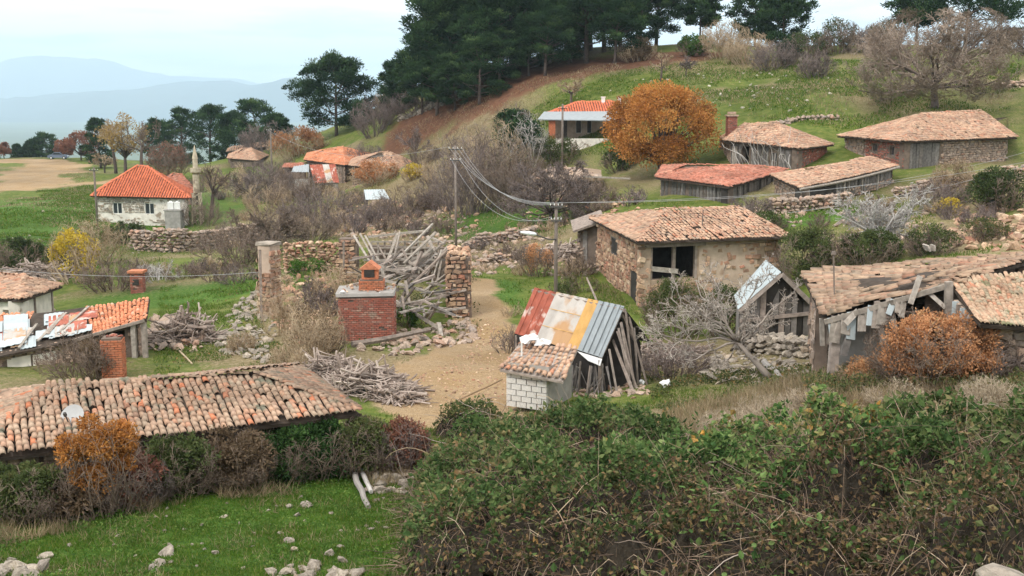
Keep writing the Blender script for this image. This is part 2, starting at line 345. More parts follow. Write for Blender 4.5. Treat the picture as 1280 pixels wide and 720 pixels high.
M['leaf_olive'] = leafmat('olive green leaves', [(0, (.04, .06, .022)), (.4, (.075, .10, .035)), (.75, (.12, .135, .05)), (.92, (.20, .15, .07)), (1, (.30, .17, .06))])
M['leaf_brown'] = leafmat('dry brown leaves', [(0, (.11, .075, .05)), (.5, (.17, .12, .075)), (1, (.26, .19, .12))])
M['leaf_gold'] = leafmat('golden brown leaves', [(0, (.22, .14, .05)), (.5, (.34, .23, .08)), (1, (.42, .31, .12))])
M['leaf_fresh'] = leafmat('fresh green weeds', [(0, (.05, .11, .02)), (.6, (.09, .17, .035)), (1, (.17, .23, .06))])
M['dry_grass'] = leafmat('dry straw grass', [(0, (.20, .145, .082)), (.5, (.30, .23, .14)), (.85, (.42, .335, .215)), (1, (.11, .13, .04))], .3)
M['grass'] = leafmat('green grass blades', [(0, (.040, .090, .009)), (.45, (.064, .132, .013)), (.8, (.112, .168, .026)), (1, (.22, .19, .07))], .3)
M['pole'] = mat('weathered pole', [(0, (.16, .13, .11)), (1, (.22, .18, .155))], noise=(3, .25))
M['metal_dark'] = mat('dark iron', [(0, (.06, .055, .05)), (1, (.08, .075, .07))], rough=.6, noise=(4, .2), bump=None)
M['wire'] = mat('aluminium wire', [(0, (.34, .34, .34)), (1, (.38, .38, .38))], rough=.5, noise=(1, .05), bump=None, spec=.3)
M['dish'] = mat('pale grey dish enamel', [(0, (.40, .40, .40)), (1, (.44, .44, .43))], rough=.5, noise=(3, .12), bump=None)
M['lamp'] = mat('white lamp housing', [(0, (.72, .74, .74)), (1, (.74, .76, .76))], rough=.35, noise=(2, .04), bump=None, spec=.4)
# ------------------------------------------------------------------ the lie of the land: a smooth surface through surveyed spots
CTRL = [(0,720,15.5),(260,720,15.5),(500,720,15.5),(0,650,18.5),(250,620,20.5),(420,600,21.5),(530,590,22.5),(250,452,37),
 (265,430,41),(560,500,32),(540,520,30.5),(590,470,37),(610,420,43.5),(600,390,48),(660,500,33),(780,490,33.5),(455,428,41),
 (333,405,45),(575,395,47),(390,338,57),(240,370,54),(200,340,65),(60,300,85),(30,260,115),(100,225,170),(50,204,230),
 (20,198,262),(115,198,258),(250,312,84),(180,285,104),(280,262,112),(345,310,78),(300,215,165),(300,197,198),(350,182,190),
 (400,238,134),(500,225,134),(470,252,112),(570,312,72),(640,280,85),(620,255,95),(690,285,80),(600,330,66),(680,345,58),
 (800,385,48),(748,345,57),(985,380,49),(960,432,36),(1010,440,34),(900,470,33),(830,480,33),(1045,470,28),(1160,478,25),
 (1270,475,25.5),(850,530,27),(540,562,25),(1030,322,50),(1100,300,56),(1230,302,50),(1250,280,54),(1200,240,66),(1260,215,76),
 (1127,208,79),(1270,200,83),(1000,262,66),(1100,247,71),(912,256,69),(825,246,74),(1000,208,83),(905,206,88),(960,272,63),
 (830,220,92),(720,190,108),(700,247,87),(590,265,92),(560,235,106),(520,197,125),(480,167,150),(440,170,165),(400,175,175),
 (560,120,148),(540,132,148),(620,110,140),(700,90,138),(800,75,138),(860,70,140),(950,60,145),(1050,60,142),(1150,62,135),
 (1280,70,125),(620,160,122),(750,115,125),(900,130,108),(1000,110,115),(1000,147,99),(1080,130,101),(1160,148,96),(1270,130,98)]
CW = [(2,18,-7.3),(6,15,-6.5),(8,20,-6.6),(9,14,-5.8),(4,12,-6.2),(0,12,-6.1),(-5,10,-5.6),(0,4,-3.2),(3.2,6,-3.6),(0,0,-1.8),
 (-8,5,-3.8),(8,5,-3.4),(12,20,-5.8),(16,30,-5.6),(-10,200,4),(20,200,5),(60,190,5),(100,190,5),(-40,215,-8),(-40,260,-15),
 (0,300,-16),(60,300,-10),(-100,300,-18),(-140,330,-30),(-60,380,-45),(100,380,-30),(0,430,-60),(-200,430,-70),(-80,100,-12),
 (-60,60,-10.8),(-40,30,-8.7),(-25,10,-5.5),(-140,200,-13.5),(60,60,-3),(80,100,3),(50,30,-4),(25,10,-3),(110,150,6),(200,300,-5),(160,200,8),(-20,27,-8.2),(-8,30,-8.4),(-14,35,-9.0),(-22,38,-9.2),(-10,36,-8.9)]
CPT = np.array([P(*c) for c in CTRL] + [np.array(c, float) for c in CW])
def _tps(xy, z, lam=6.0):
    n = len(xy); d2 = ((xy[:, None] - xy[None]) ** 2).sum(-1); K = 0.5 * d2 * np.log(d2 + 1e-9); K[np.arange(n), np.arange(n)] = lam
    Pm = np.hstack((np.ones((n, 1)), xy)); A = np.block([[K, Pm], [Pm.T, np.zeros((3, 3))]])
    return np.linalg.solve(A, np.concatenate((z, np.zeros(3))))
_W = _tps(CPT[:, :2], CPT[:, 2])
def T(x, y, micro=True):
    x = np.asarray(x, float); y = np.asarray(y, float); sh = np.broadcast(x, y).shape; x = np.broadcast_to(x, sh).ravel(); y = np.broadcast_to(y, sh).ravel()
    o = np.empty(len(x))
    for i in range(0, len(x), 20000):
        xx, yy = x[i:i + 20000], y[i:i + 20000]; d2 = (xx[:, None] - CPT[None, :, 0]) ** 2 + (yy[:, None] - CPT[None, :, 1]) ** 2
        o[i:i + 20000] = (0.5 * d2 * np.log(d2 + 1e-9)) @ _W[:len(CPT)] + _W[-3] + _W[-2] * xx + _W[-1] * yy
    o = np.minimum(o, 14.0)
    if micro: o = o + 0.10 * fbm(x * .35, y * .35, 3) + 0.03 * vn(x * 2.1, y * 2.1) + np.clip((y - 60) / 60, 0, 1) * .25 * fbm(x * .12 + 5, y * .12)
    return o.reshape(sh)
_DS = np.exp(np.linspace(math.log(5), math.log(330), 500))
def G(px, py):
    """where the line of sight through a pixel meets the ground"""
    r = ray(px, py); r = r / r[1]; z = T(r[0] * _DS, _DS); g = r[2] * _DS - z
    k = np.where(g < 0)[0]; k = k[0] if len(k) else len(_DS) - 1
    lo, hi = _DS[max(k - 1, 0)], _DS[k]
    for _ in range(12):
        m = (lo + hi) / 2
        if r[2] * m - float(T(r[0] * m, m)) < 0: hi = m
        else: lo = m
    p = r * hi; p[2] = float(T(p[0], p[1])); return p
def GX(px, d):                                      # ground point on the column px at depth d
    x = (px - 640) / F_PX * d / CP * 1.0
    r = ray(px, 300); x = r[0] / r[1] * d
    return np.array((x, d, float(T(x, d))))
def on(xy): return np.column_stack((xy, T(xy[:, 0], xy[:, 1])))
def area(pts, n):
    """n ground points spread over a patch outlined on the ground by pixel corners"""
    q = np.array([G(*p)[:2] for p in pts]); lo, hi = q.min(0), q.max(0); out = []
    while sum(map(len, out)) < n:
        c = U(lo, hi, (n * 2, 2)); out.append(c[inpoly(c, q)])
    return on(np.concatenate(out)[:n])
def inpoly(c, q):
    r = np.zeros(len(c), bool); j = len(q) - 1
    for i in range(len(q)):
        a, b = q[i], q[j]
        k = ((a[1] > c[:, 1]) != (b[1] > c[:, 1])) & (c[:, 0] < (b[0] - a[0]) * (c[:, 1] - a[1]) / (b[1] - a[1] + 1e-12) + a[0]); r ^= k; j = i
    return r
def seg_dist(xy, line):
    d = np.full(len(xy), 1e9)
    for a, b in zip(line[:-1], line[1:]):
        a, b = np.array(a[:2]), np.array(b[:2]); ab = b - a; t = np.clip(((xy - a) @ ab) / (ab @ ab + 1e-9), 0, 1); d = np.minimum(d, np.linalg.norm(xy - a - t[:, None] * ab, axis=1))
    return d
from functools import lru_cache
@lru_cache(maxsize=None)
def GC(px, py): return tuple(G(px, py))
# ground cover zones, laid out on the ground
PATH = [(560,520),(590,490),(560,475),(600,450),(612,420),(607,395),(598,372),(592,352)]
ROAD = [(-260,275),(-80,245),(30,228),(60,214),(75,205),(60,201),(-60,200)]
ROAD2 = [(20,235),(90,232),(125,228),(160,225)]
def zones(xy):
    nz = fbm(xy[:, 0] * .5, xy[:, 1] * .5); n2 = fbm(xy[:, 0] * .12 + 3, xy[:, 1] * .12); sm = lambda d, w: np.clip(1 - d / w, 0, 1)
    path = np.zeros(len(xy)); dry = np.zeros(len(xy)); earth = np.zeros(len(xy)); lush = np.zeros(len(xy))
    pl = [GC(*p) for p in PATH]; d = seg_dist(xy, pl); wv = np.interp(xy[:, 1], [28, 38, 44, 50], [1.9, 2.1, 1.4, 1.0])
    path = np.maximum(path, np.clip((wv * (1 + .35 * nz) - d) / .8 + .5, 0, 1))
    d = seg_dist(xy, [GC(*p) for p in ROAD]); path = np.maximum(path, np.clip((7.0 * (1 + .5 * n2) - d) / 3 + .3, 0, 1))
    d = seg_dist(xy, [GC(*p) for p in ROAD2]); path = np.maximum(path, .85 * np.clip((4.5 * (1 + .6 * n2) - d) / 3, 0, 1))
    def ell(px, py, rx, ry): g = GC(px, py); return np.hypot((xy[:, 0] - g[0]) / rx, (xy[:, 1] - g[1]) / ry)
    for px, py, rx, ry in ((610,106,10,5),(560,130,6,5),(690,90,11,6),(780,78,9,5),(520,150,5,5),(830,72,8,6),(650,100,10,7)):
        earth = np.maximum(earth, np.clip(1.5 - ell(px, py, rx, ry) + .3 * nz, 0, 1))
    for px, py, rx, ry in ((900,510,5,3),(1050,490,6,3.5),(1200,480,6,3),(380,420,4,4),(330,440,3,4),(460,275,11,14),(520,240,10,14),(360,235,16,18),(290,305,9,13),(590,240,8,12),(540,300,6,7),(430,370,5,5),(640,310,5,9),(330,280,9,14),(1200,290,7,9),(240,355,8,4),(430,150,14,20),(290,185,20,20),(700,240,8,10),(960,112,14,4),(560,180,10,18),(450,450,4,3),(870,440,5,4),(1240,240,9,10)):
        dry = np.maximum(dry, np.clip(1.35 - ell(px, py, rx, ry) + .35 * nz, 0, .9))
    for px, py, rx, ry in ((300,650,9,4.5),(60,680,4,3),(250,365,6,4),(280,310,8,6),(60,270,18,40),(640,275,6,9),(620,368,1.2,5),(960,270,5,3),(535,560,1.5,3)):
        lush = np.maximum(lush, np.clip(1.5 - ell(px, py, rx, ry) + .3 * nz, 0, 1))
    hill = np.clip((xy[:, 1] - 92) / 15, 0, 1) * np.clip((xy[:, 0] + 18) / 10, 0, 1)
    dry = np.maximum(dry, hill * np.clip(.22 + .6 * n2, 0, .8))
    dry = np.maximum(dry, np.clip(.26 + .45 * n2, 0, .7) * (1 - lush))
    return path, dry * (1 - .7 * lush), earth, lush
# fan-shaped grid: even in the picture near and far, and wide enough to step aside
na, nr = 430, 340
ang = np.linspace(-math.radians(50), math.radians(50), na); rad = np.exp(np.linspace(math.log(7.0), math.log(470), nr))
AX = np.sin(ang)[None] * rad[:, None]; AY = np.cos(ang)[None] * rad[:, None] - 12.0
gxy = np.column_stack((AX.ravel(), AY.ravel())); gz = T(gxy[:, 0], gxy[:, 1])
ii = (np.arange(nr - 1)[:, None] * na + np.arange(na - 1)[None]).ravel()
gme = make_mesh('ground', np.column_stack((gxy, gz)), [np.column_stack((ii, ii + 1, ii + na + 1, ii + na))], None, True)
for nme, arr in zip(('path', 'dry', 'earth', 'lush'), zones(gxy)):
    a = gme.attributes.new(nme, 'FLOAT', 'POINT'); a.data.foreach_set('value', arr.astype(np.float32))
m, t, b, N, K = nodes('ground cover')
tcn = N('ShaderNodeTexCoord')
def noi(sc, det=5, rough=.6):
    n = N('ShaderNodeTexNoise'); n.inputs['Scale'].default_value = sc; n.inputs['Detail'].default_value = det; n.inputs['Roughness'].default_value = rough; K(tcn.outputs['Object'], n.inputs['Vector']); return n.outputs[0]
def ramp(src, *st):
    r = N('ShaderNodeValToRGB'); K(src, r.inputs[0]); e = r.color_ramp.elements
    while len(e) < len(st): e.new(.5)
    for i, (p, c) in enumerate(st): e[i].position = p; e[i].color = (*c, 1)
    return r.outputs[0]
def mixc(f, a, c):
    x = N('ShaderNodeMix', data_type='RGBA'); K(f, x.inputs[0]); K(a, x.inputs[6]); K(c, x.inputs[7]); return x.outputs[2]
def att(n): a = N('ShaderNodeAttribute', attribute_name=n); return a.outputs['Fac']
def soft(a, src, g=.7, w=.25):                      # break a zone's edge up with noise
    s = N('ShaderNodeMath', operation='SUBTRACT'); K(src, s.inputs[0]); s.inputs[1].default_value = .5
    mu = N('ShaderNodeMath', operation='MULTIPLY'); K(s.outputs[0], mu.inputs[0]); mu.inputs[1].default_value = g
    ad = N('ShaderNodeMath', operation='ADD'); K(a, ad.inputs[0]); K(mu.outputs[0], ad.inputs[1])
    mr = N('ShaderNodeMapRange', interpolation_type='SMOOTHSTEP'); K(ad.outputs[0], mr.inputs[0]); mr.inputs[1].default_value = .5 - w; mr.inputs[2].default_value = .5 + w; return mr.outputs[0]
nA, nB, nC, nD = noi(.35), noi(1.6), noi(7), noi(28)
grass = ramp(nB, (.3, (.052, .080, .013)), (.5, (.090, .118, .022)), (.62, (.132, .142, .036)), (.75, (.18, .162, .064)))
lushc = ramp(nC, (.3, (.030, .070, .009)), (.5, (.052, .108, .015)), (.62, (.088, .138, .027)), (.75, (.14, .155, .05)))
dryc = ramp(nC, (.3, (.115, .092, .042)), (.5, (.185, .145, .08)), (.7, (.26, .205, .125)))
dirt = ramp(nC, (.25, (.20, .13, .062)), (.5, (.29, .20, .10)), (.75, (.36, .265, .15)))
dirtf = ramp(nA, (.35, (.24, .15, .075)), (.65, (.29, .22, .155)))
erth = ramp(nB, (.3, (.085, .042, .026)), (.55, (.13, .062, .036)), (.75, (.17, .10, .06)))
half = N('ShaderNodeMix', data_type='RGBA'); half.inputs[0].default_value = .5; K(dirt, half.inputs[6]); K(dirtf, half.inputs[7])
c = mixc(soft(att('lush'), nB), grass, lushc)
c = mixc(soft(att('dry'), nC, 1.0, .3), c, dryc)
c = mixc(soft(att('earth'), nB, .8), c, erth)
c = mixc(soft(att('path'), nB, 1.1, .3), c, half.outputs[2])
nE = noi(.07, 3)
bigv = N('ShaderNodeMapRange'); K(nE, bigv.inputs[0]); bigv.inputs[1].default_value = .35; bigv.inputs[2].default_value = .65; bigv.inputs[3].default_value = .78; bigv.inputs[4].default_value = 1.2
mb_ = N('ShaderNodeMix', data_type='RGBA', blend_type='MULTIPLY'); mb_.inputs[0].default_value = 1; K(c, mb_.inputs[6]); K(bigv.outputs[0], mb_.inputs[7]); c = mb_.outputs[2]
fine = N('ShaderNodeMapRange'); K(nD, fine.inputs[0]); fine.inputs[1].default_value = .3; fine.inputs[2].default_value = .7; fine.inputs[3].default_value = .62; fine.inputs[4].default_value = 1.38
mx = N('ShaderNodeMix', data_type='RGBA', blend_type='MULTIPLY'); mx.inputs[0].default_value = 1; K(c, mx.inputs[6]); K(fine.outputs[0], mx.inputs[7])
K(mx.outputs[2], b.inputs['Base Color']); b.inputs['Roughness'].default_value = .95; b.inputs['Specular IOR Level'].default_value = .1
bp = N('ShaderNodeBump'); bp.inputs['Strength'].default_value = .6; bp.inputs['Distance'].default_value = .08; K(nC, bp.inputs['Height']); K(bp.outputs[0], b.inputs['Normal'])
gme.materials.append(m)
tag(link('ground', gme, m), kind='structure')
# the valley far below and the ridges across it
vm = mat('valley floor', [(0, (.08, .11, .06)), (1, (.10, .12, .07))], noise=(.004, .3), bump=None, obj=False)
hm = mat('far mountain slope', [(0, (.03, .05, .06)), (1, (.045, .065, .07))], noise=(.006, .3), bump=None, obj=False)
mb = MB(); a_ = np.linspace(0, 2 * math.pi, 49)[:-1]; r_ = np.array([480., 1200, 3500, 9000, 20000])
vv = np.array([(0, 0, -75.)] + [(math.sin(q) * r, math.cos(q) * r, -75 - min(60, (r - 480) * .05)) for r in r_ for q in a_])
mb.add(vv, [(0, 1 + (i + 1) % 48, 1 + i) for i in range(48)])
mb.F[4] = [(np.array([(1 + k * 48 + i, 1 + k * 48 + (i + 1) % 48, 49 + k * 48 + (i + 1) % 48, 49 + k * 48 + i) for k in range(4) for i in range(48)]), np.full(192, .5))]
tag(mb.build('valley', vm), kind='structure')
def ridge(name, prof, d, depth, seed):
    """a mountain ridge: crest heights given along the horizon, with a broad foot on both sides"""
    px = np.linspace(prof[0][0], prof[-1][0], 260); py = np.interp(px, *zip(*prof)); x = (px - 640) / F_PX * d; z = (HORIZON - py) / F_PX * d
    z = z + d * .0016 * fbm(px * .035 + seed, px * 0 + seed, 5); nv = 14; V = []
    for k in range(nv):
        f = k / (nv - 1) * 2 - 1; y = d + f * depth; h = (1 - abs(f)) ** 1.2; zz = -140 + (z + 140) * h + (1 - abs(f)) * abs(f) * 4 * d * .008 * fbm(px * .02 + seed, px * 0 + k * .45, 4); V.append(np.column_stack((x * (y / d) ** .0, np.full_like(x, y), zz)))
    V = np.concatenate(V); n = 260; q = (np.arange(nv - 1)[:, None] * n + np.arange(n - 1)[None]).ravel()
    o = MB().add(V, np.column_stack((q, q + 1, q + n + 1, q + n))).build(name, hm, smooth=True); return tag(o, kind='structure')
ridge('far_mountain', [(-700,110),(-300,100),(-60,96),(20,74),(60,66),(140,68),(170,80),(230,92),(330,100),(500,104),(800,98),(1500,110),(2300,120)], 16500, 2600, 3.1)
ridge('far_mountain', [(-900,122),(-300,124),(60,120),(110,114),(170,110),(230,101),(290,97),(330,100),(390,94),(450,99),(560,104),(900,96),(1500,108),(2300,115)], 10500, 2300, 8.7)
# ------------------------------------------------------------------ walls and roofs
def tile_tpl(seg, r0=.092, r1=.078, ln=.40, th=.016):
    a = np.linspace(math.pi * .98, math.pi * .02, seg + 1); V = []
    for r, y, z in ((r0, 0, .006), (r1, ln, -.024), (r0 - th * 1.6, 0.004, -.008)):
        V += [(math.cos(q) * r, y, math.sin(q) * r * .85 + z) for q in a]
    n = seg + 1; F = [(i, i + 1, n + i + 1, n + i) for i in range(seg)] + [(2 * n + i, 2 * n + i + 1, i + 1, i) for i in range(seg)]
    return np.array(V), np.array(F)
TILE5, TILE3 = tile_tpl(5), tile_tpl(3)
TILEME = {}
class Roof:
    """collects barrel tiles, then lays the ones that show largest as parts and the rest as one part"""
    def __init__(s): s.p = []; s.u = []; s.v = []; s.n = []
    def plane(s, poly, e0, e1, pitch=.25, row=.30, sag=.03, jit=.012, miss=0.02, lift=.02):
        poly = np.asarray(poly, float); e0 = np.asarray(e0, float); e1 = np.asarray(e1, float)
        Ud = norm(e1 - e0); nrm = np.zeros(3)
        for i in range(len(poly)): nrm += np.cross(poly[i] - poly[0], poly[(i + 1) % len(poly)] - poly[0])
        nrm = norm(nrm); nrm = nrm if nrm[2] > 0 else -nrm; Vd = np.cross(nrm, Ud)
        Vd = Vd if Vd[2] > 0 else -Vd
        q = np.column_stack(((poly - e0) @ Ud, (poly - e0) @ Vd)); lo, hi = q.min(0), q.max(0)
        us = np.arange(lo[0] + pitch / 2, hi[0], pitch); vs = np.arange(lo[1] - .05, hi[1] - .1, row)
        g = np.array([(a, c) for c in vs for a in us])
        if not len(g): return s
        g = g[inpoly(np.column_stack((g[:, 0], g[:, 1] + row * .55)), q)]
        g = g[U(0, 1, len(g)) > miss]
        colj = vn(np.round(g[:, 0] / pitch) * 7.1, g[:, 1] * .3) * jit * 2
        p = e0 + (g[:, :1] + colj[:, None] + rng.normal(0, jit, (len(g), 1))) * Ud + (g[:, 1:] + rng.normal(0, jit * 1.5, (len(g), 1))) * Vd
        p = p + nrm * (lift + sag * (.35 + .5 * fbm(p[:, 0] * .6 + p[:, 2], p[:, 1] * .6, 3)) + rng.normal(0, jit * .4, len(g)))[:, None]
        a = rng.normal(0, jit * 5, (len(g), 1)); Uj = norm(Ud + a * Vd + rng.normal(0, .03, (len(g), 1)) * nrm); Vj = norm(Vd - a * Ud + rng.normal(.0, .02, (len(g), 1)) * nrm)
        s.p.append(p); s.u.append(Uj); s.v.append(Vj); s.n.append(np.cross(Uj, Vj)); return s
    def patch(s, A, B, C, D, pitch=.25, row=.30, jit=.02, miss=.03, lift=.02, sag=.05, keep=None):
        """bent patch: A-B the eave, D-C the top; columns run from top to eave"""
        A, B, C, D = (np.asarray(q, float) for q in (A, B, C, D)); nu = int(max(np.linalg.norm(B - A), np.linalg.norm(C - D)) / pitch); nv = int(max(np.linalg.norm(D - A), np.linalg.norm(C - B)) / row)
        g = np.array([((i + .5) / nu, j / nv) for j in range(nv) for i in range(nu)]); g = g[U(0, 1, len(g)) > miss]
        if keep is not None: g = g[keep(g[:, 0], g[:, 1])]
        u, v = g[:, :1], g[:, 1:]; f = lambda u, v: A * (1 - u) * (1 - v) + B * u * (1 - v) + C * u * v + D * (1 - u) * v
        p = f(u, v); Ud = norm(f(u + .01, v) - f(u - .01, v)); Vd = norm(f(u, v + .01) - f(u, v - .01)); n = norm(np.cross(Ud, Vd)); n = np.where(n[:, 2:] < 0, -n, n)
        Ud = norm(np.cross(Vd, n)); p = p + n * (lift + sag * fbm(p[:, 0] * .8, p[:, 1] * .8, 3) + rng.normal(0, jit * .4, len(p)))[:, None] + rng.normal(0, jit, (len(p), 1)) * Vd + rng.normal(0, jit * .6, (len(p), 1)) * Ud
        a = rng.normal(0, jit * 4, (len(p), 1)); Uj = norm(Ud + a * Vd + rng.normal(0, .04, (len(p), 1)) * n); Vj = norm(Vd - a * Ud + rng.normal(0, .03, (len(p), 1)) * n)
        s.p.append(p); s.u.append(Uj); s.v.append(Vj); s.n.append(np.cross(Uj, Vj)); return s
    def line(s, a, b, up=(0, 0, 1), row=.34, lift=.05):
        a, b = np.asarray(a, float), np.asarray(b, float); l = np.linalg.norm(b - a); d = (b - a) / l; n = int(l / row)
        if n < 1: return s
        p = a + d * (np.arange(n) * row)[:, None] + np.array((0, 0, lift)) + rng.normal(0, .015, (n, 3)); V = norm(d + rng.normal(0, .05, (n, 3))); Ux = norm(np.cross(V, np.array(up, float))); s.p.append(p); s.u.append(Ux); s.v.append(V); s.n.append(np.cross(Ux, V)); return s
    def lay(s, parent, m, single=0, scale=1.0, seg=3, kindname='roof_tile', ls=None):
        ls = ls or max(scale, .85)
        p, u, v, n = (np.concatenate(q) for q in (s.p, s.u, s.v, s.n)); pos = WL[parent.name]
        Wp = pos
        o = np.argsort(np.linalg.norm(p, axis=1)); one, rest = o[:single], o[single:]
        if len(one):
            key = m.name
            if key not in TILEME:
                TILEME[key] = make_mesh('roof_tile', TILE5[0], [TILE5[1]], np.zeros(len(TILE5[1])), True); TILEME[key].materials.append(m)
            for i in one:
                ob = bpy.data.objects.new(kindname, TILEME[key]); COL.objects.link(ob); ob.parent = parent; c = p[i] - pos; k = scale * U(.93, 1.07)
                ob.matrix_local = Matrix(((u[i][0] * k, v[i][0] * ls, n[i][0] * k, c[0]), (u[i][1] * k, v[i][1] * ls, n[i][1] * k, c[1]), (u[i][2] * k, v[i][2] * ls, n[i][2] * k, c[2]), (0, 0, 0, 1)))
        if len(rest):
            tv, tf = TILE5 if seg == 5 else TILE3
            mb = MB().add(*batch(tv, tf, p[rest], u[rest] * scale, v[rest] * ls, n[rest] * scale, U(0, 1, len(rest)) * .999))
            mb.build('roof_tiles', m, parent, smooth=True, kind='stuff')
def slab(mb, poly, t=.07, tint=.5, drop=.0):
    poly = np.asarray(poly, float); n = np.zeros(3)
    for i in range(1, len(poly) - 1): n += np.cross(poly[i] - poly[0], poly[i + 1] - poly[0])
    n = norm(n); n = n if n[2] > 0 else -n
    top = poly - n * drop; bot = poly - n * (drop + t); k = len(poly)
    mb.add(np.concatenate((top, bot)), [list(range(k))], tint); mb.F[k].append((np.array([list(range(2 * k - 1, k - 1, -1))]) + mb.n - 2 * k, np.array([tint])))
    mb.F.setdefault(4, []).append((np.array([(i, (i + 1) % k, k + (i + 1) % k, k + i) for i in range(k)]) + mb.n - 2 * k, np.full(k, tint)))
def wall_grid(mb, a, b, za0, zb0, za1, zb1, th, ops, tint=.5):
    """wall from a to b (plan), foot heights and head heights at both ends, openings (u0,u1,v0,v1) in fractions"""
    a, b = np.asarray(a, float)[:2], np.asarray(b, float)[:2]; d = (b - a) / np.linalg.norm(b - a); n = np.array((d[1], -d[0])) * th
    def pt(u, v, back=False):
        q = a + (b - a) * u - (n if back else 0); z0 = za0 + (zb0 - za0) * u; z1 = za1 + (zb1 - za1) * u; return (q[0], q[1], z0 + (z1 - z0) * v)
    us = sorted({0., 1., *[o[0] for o in ops], *[o[1] for o in ops]}); vs = sorted({0., 1., *[o[2] for o in ops], *[o[3] for o in ops]})
    V, F = [], []
    def quad(*q): F.append([len(V), len(V) + 1, len(V) + 2, len(V) + 3]); V.extend(q)
    for u0, u1 in zip(us[:-1], us[1:]):
        for v0, v1 in zip(vs[:-1], vs[1:]):
            if any(o[0] <= u0 + 1e-6 and o[1] >= u1 - 1e-6 and o[2] <= v0 + 1e-6 and o[3] >= v1 - 1e-6 for o in ops): continue
            quad(pt(u0, v0), pt(u1, v0), pt(u1, v1), pt(u0, v1)); quad(pt(u1, v0, 1), pt(u0, v0, 1), pt(u0, v1, 1), pt(u1, v1, 1))
    for u0, u1, v0, v1 in list(ops) + [(0, 1, 0, 1)]:
        for (p, q) in (((u0, v0), (u1, v0)), ((u1, v0), (u1, v1)), ((u1, v1), (u0, v1)), ((u0, v1), (u0, v0))): quad(pt(*p), pt(*p, 1), pt(*q, 1), pt(*q))
    mb.add(V, F, tint); return pt, n / th
STV = np.array([[-1, 0, -1], [1, 0, -1], [1, 0, 1], [-1, 0, 1], [-.82, 1, -.78], [.82, 1, -.78], [.8, 1, .78], [-.8, 1, .8]], float)
STF = np.array([[4, 5, 6, 7], [0, 1, 5, 4], [1, 2, 6, 5], [2, 3, 7, 6], [3, 0, 4, 7]])
def stone_face(pt, n, L_, H_, ops, size=.26, proud=.05, cover=1.0, rows=None):
    """irregular coursed stones over a wall face: returns positions and axes"""
    pos, A, B, C = [], [], [], []; v = 0.0; n3 = np.array((n[0], n[1], 0.0))
    while v < H_:
        h = size * U(.5, .95); u = -U(0, size)
        while u < L_:
            l = size * U(.6, 1.7); c, r = (u + l / 2) / L_, (v + h / 2) / H_
            if 0 < c < 1 and r < 1 and U() < cover and not any(o[0] - .3 * l / L_ < c < o[1] + .3 * l / L_ and o[2] - .02 < r < o[3] + .02 for o in ops):
                hh = h * U(.6, 1.15); p = np.array(pt(c, min(r, .99))); e = np.array(pt(min(c + .01, 1), min(r, .99))) - np.array(pt(max(c - .01, 0), min(r, .99))); e = norm(e); up = np.array((0, 0, 1.)); a = rng.normal(0, .16)
                pos.append(p); A.append((e * math.cos(a) + up * math.sin(a)) * l * U(.38, .5)); C.append((up * math.cos(a) - e * math.sin(a)) * hh * .47); B.append(n3 * proud * U(.5, 1.5))
            u += l
        v += h
    return map(np.array, (pos, A, B, C))
def stones_on(parent, m, pt, n, L_, H_, ops, size, proud=.05, cover=1.0, single=0):
    pos, A, B, C = stone_face(pt, n, L_, H_, ops, size, proud, cover)
    if not len(pos): return
    o = rng.permutation(len(pos)); o = o[np.argsort(-np.linalg.norm(A[o], axis=1) * np.linalg.norm(C[o], axis=1))]
    one, rest = o[:single], o[single:]
    for i in one:
        key = ('fs', m.name, int(rng.integers(0, 12)))
        if key not in ROCKME:
            ROCKME[key] = make_mesh('stone', STV + rng.normal(0, .17, STV.shape), [STF], np.zeros(5)); ROCKME[key].materials.append(m)
        ob = bpy.data.objects.new('stone', ROCKME[key]); COL.objects.link(ob); ob.parent = parent; c = pos[i] - WL[parent.name]
        ob.matrix_local = Matrix([[A[i][k], B[i][k], C[i][k], c[k]] for k in range(3)] + [[0, 0, 0, 1]])
    if len(rest):
        MB().add(*batch(STV, STF, pos[rest], A[rest], B[rest], C[rest], U(0, 1, len(rest)) * .999, .15)).build('stones', m, parent, kind='stuff')
def planks_on(parent, m, pt, n, L_, ops, w=.2, gap=.08, single=True, v0=0., v1=1., thick=.03, tilt=.02, name='plank'):
    """upright boards on a wall face, uneven at the foot and head"""
    n3 = np.array((n[0], n[1], 0)); mb = MB(); u = 0.0
    while u < L_ - .05:
        l = w * U(.7, 1.3); c = (u + l / 2) / L_
        if c < 1 and U() > gap and not any(o[0] < c < o[1] and o[2] < .5 < o[3] for o in ops):
            a = np.array(pt(c, max(0, v0 + U(0, .06)))) + n3 * (.02 + U(0, .02)); z = np.array(pt(np.clip(c + rng.normal(0, tilt) / L_ * 2, 0, 1), v1 - U(0, .03))) + n3 * (.02 + U(0, .02)); k = MB() if single else mb
            bar(k, a, z, l * .93, thick, up=n3, tint=U() * .999, jit=.006)
            if single: k.build(name, m, parent)
        u += l
    if not single: mb.build('boarding', m, parent)
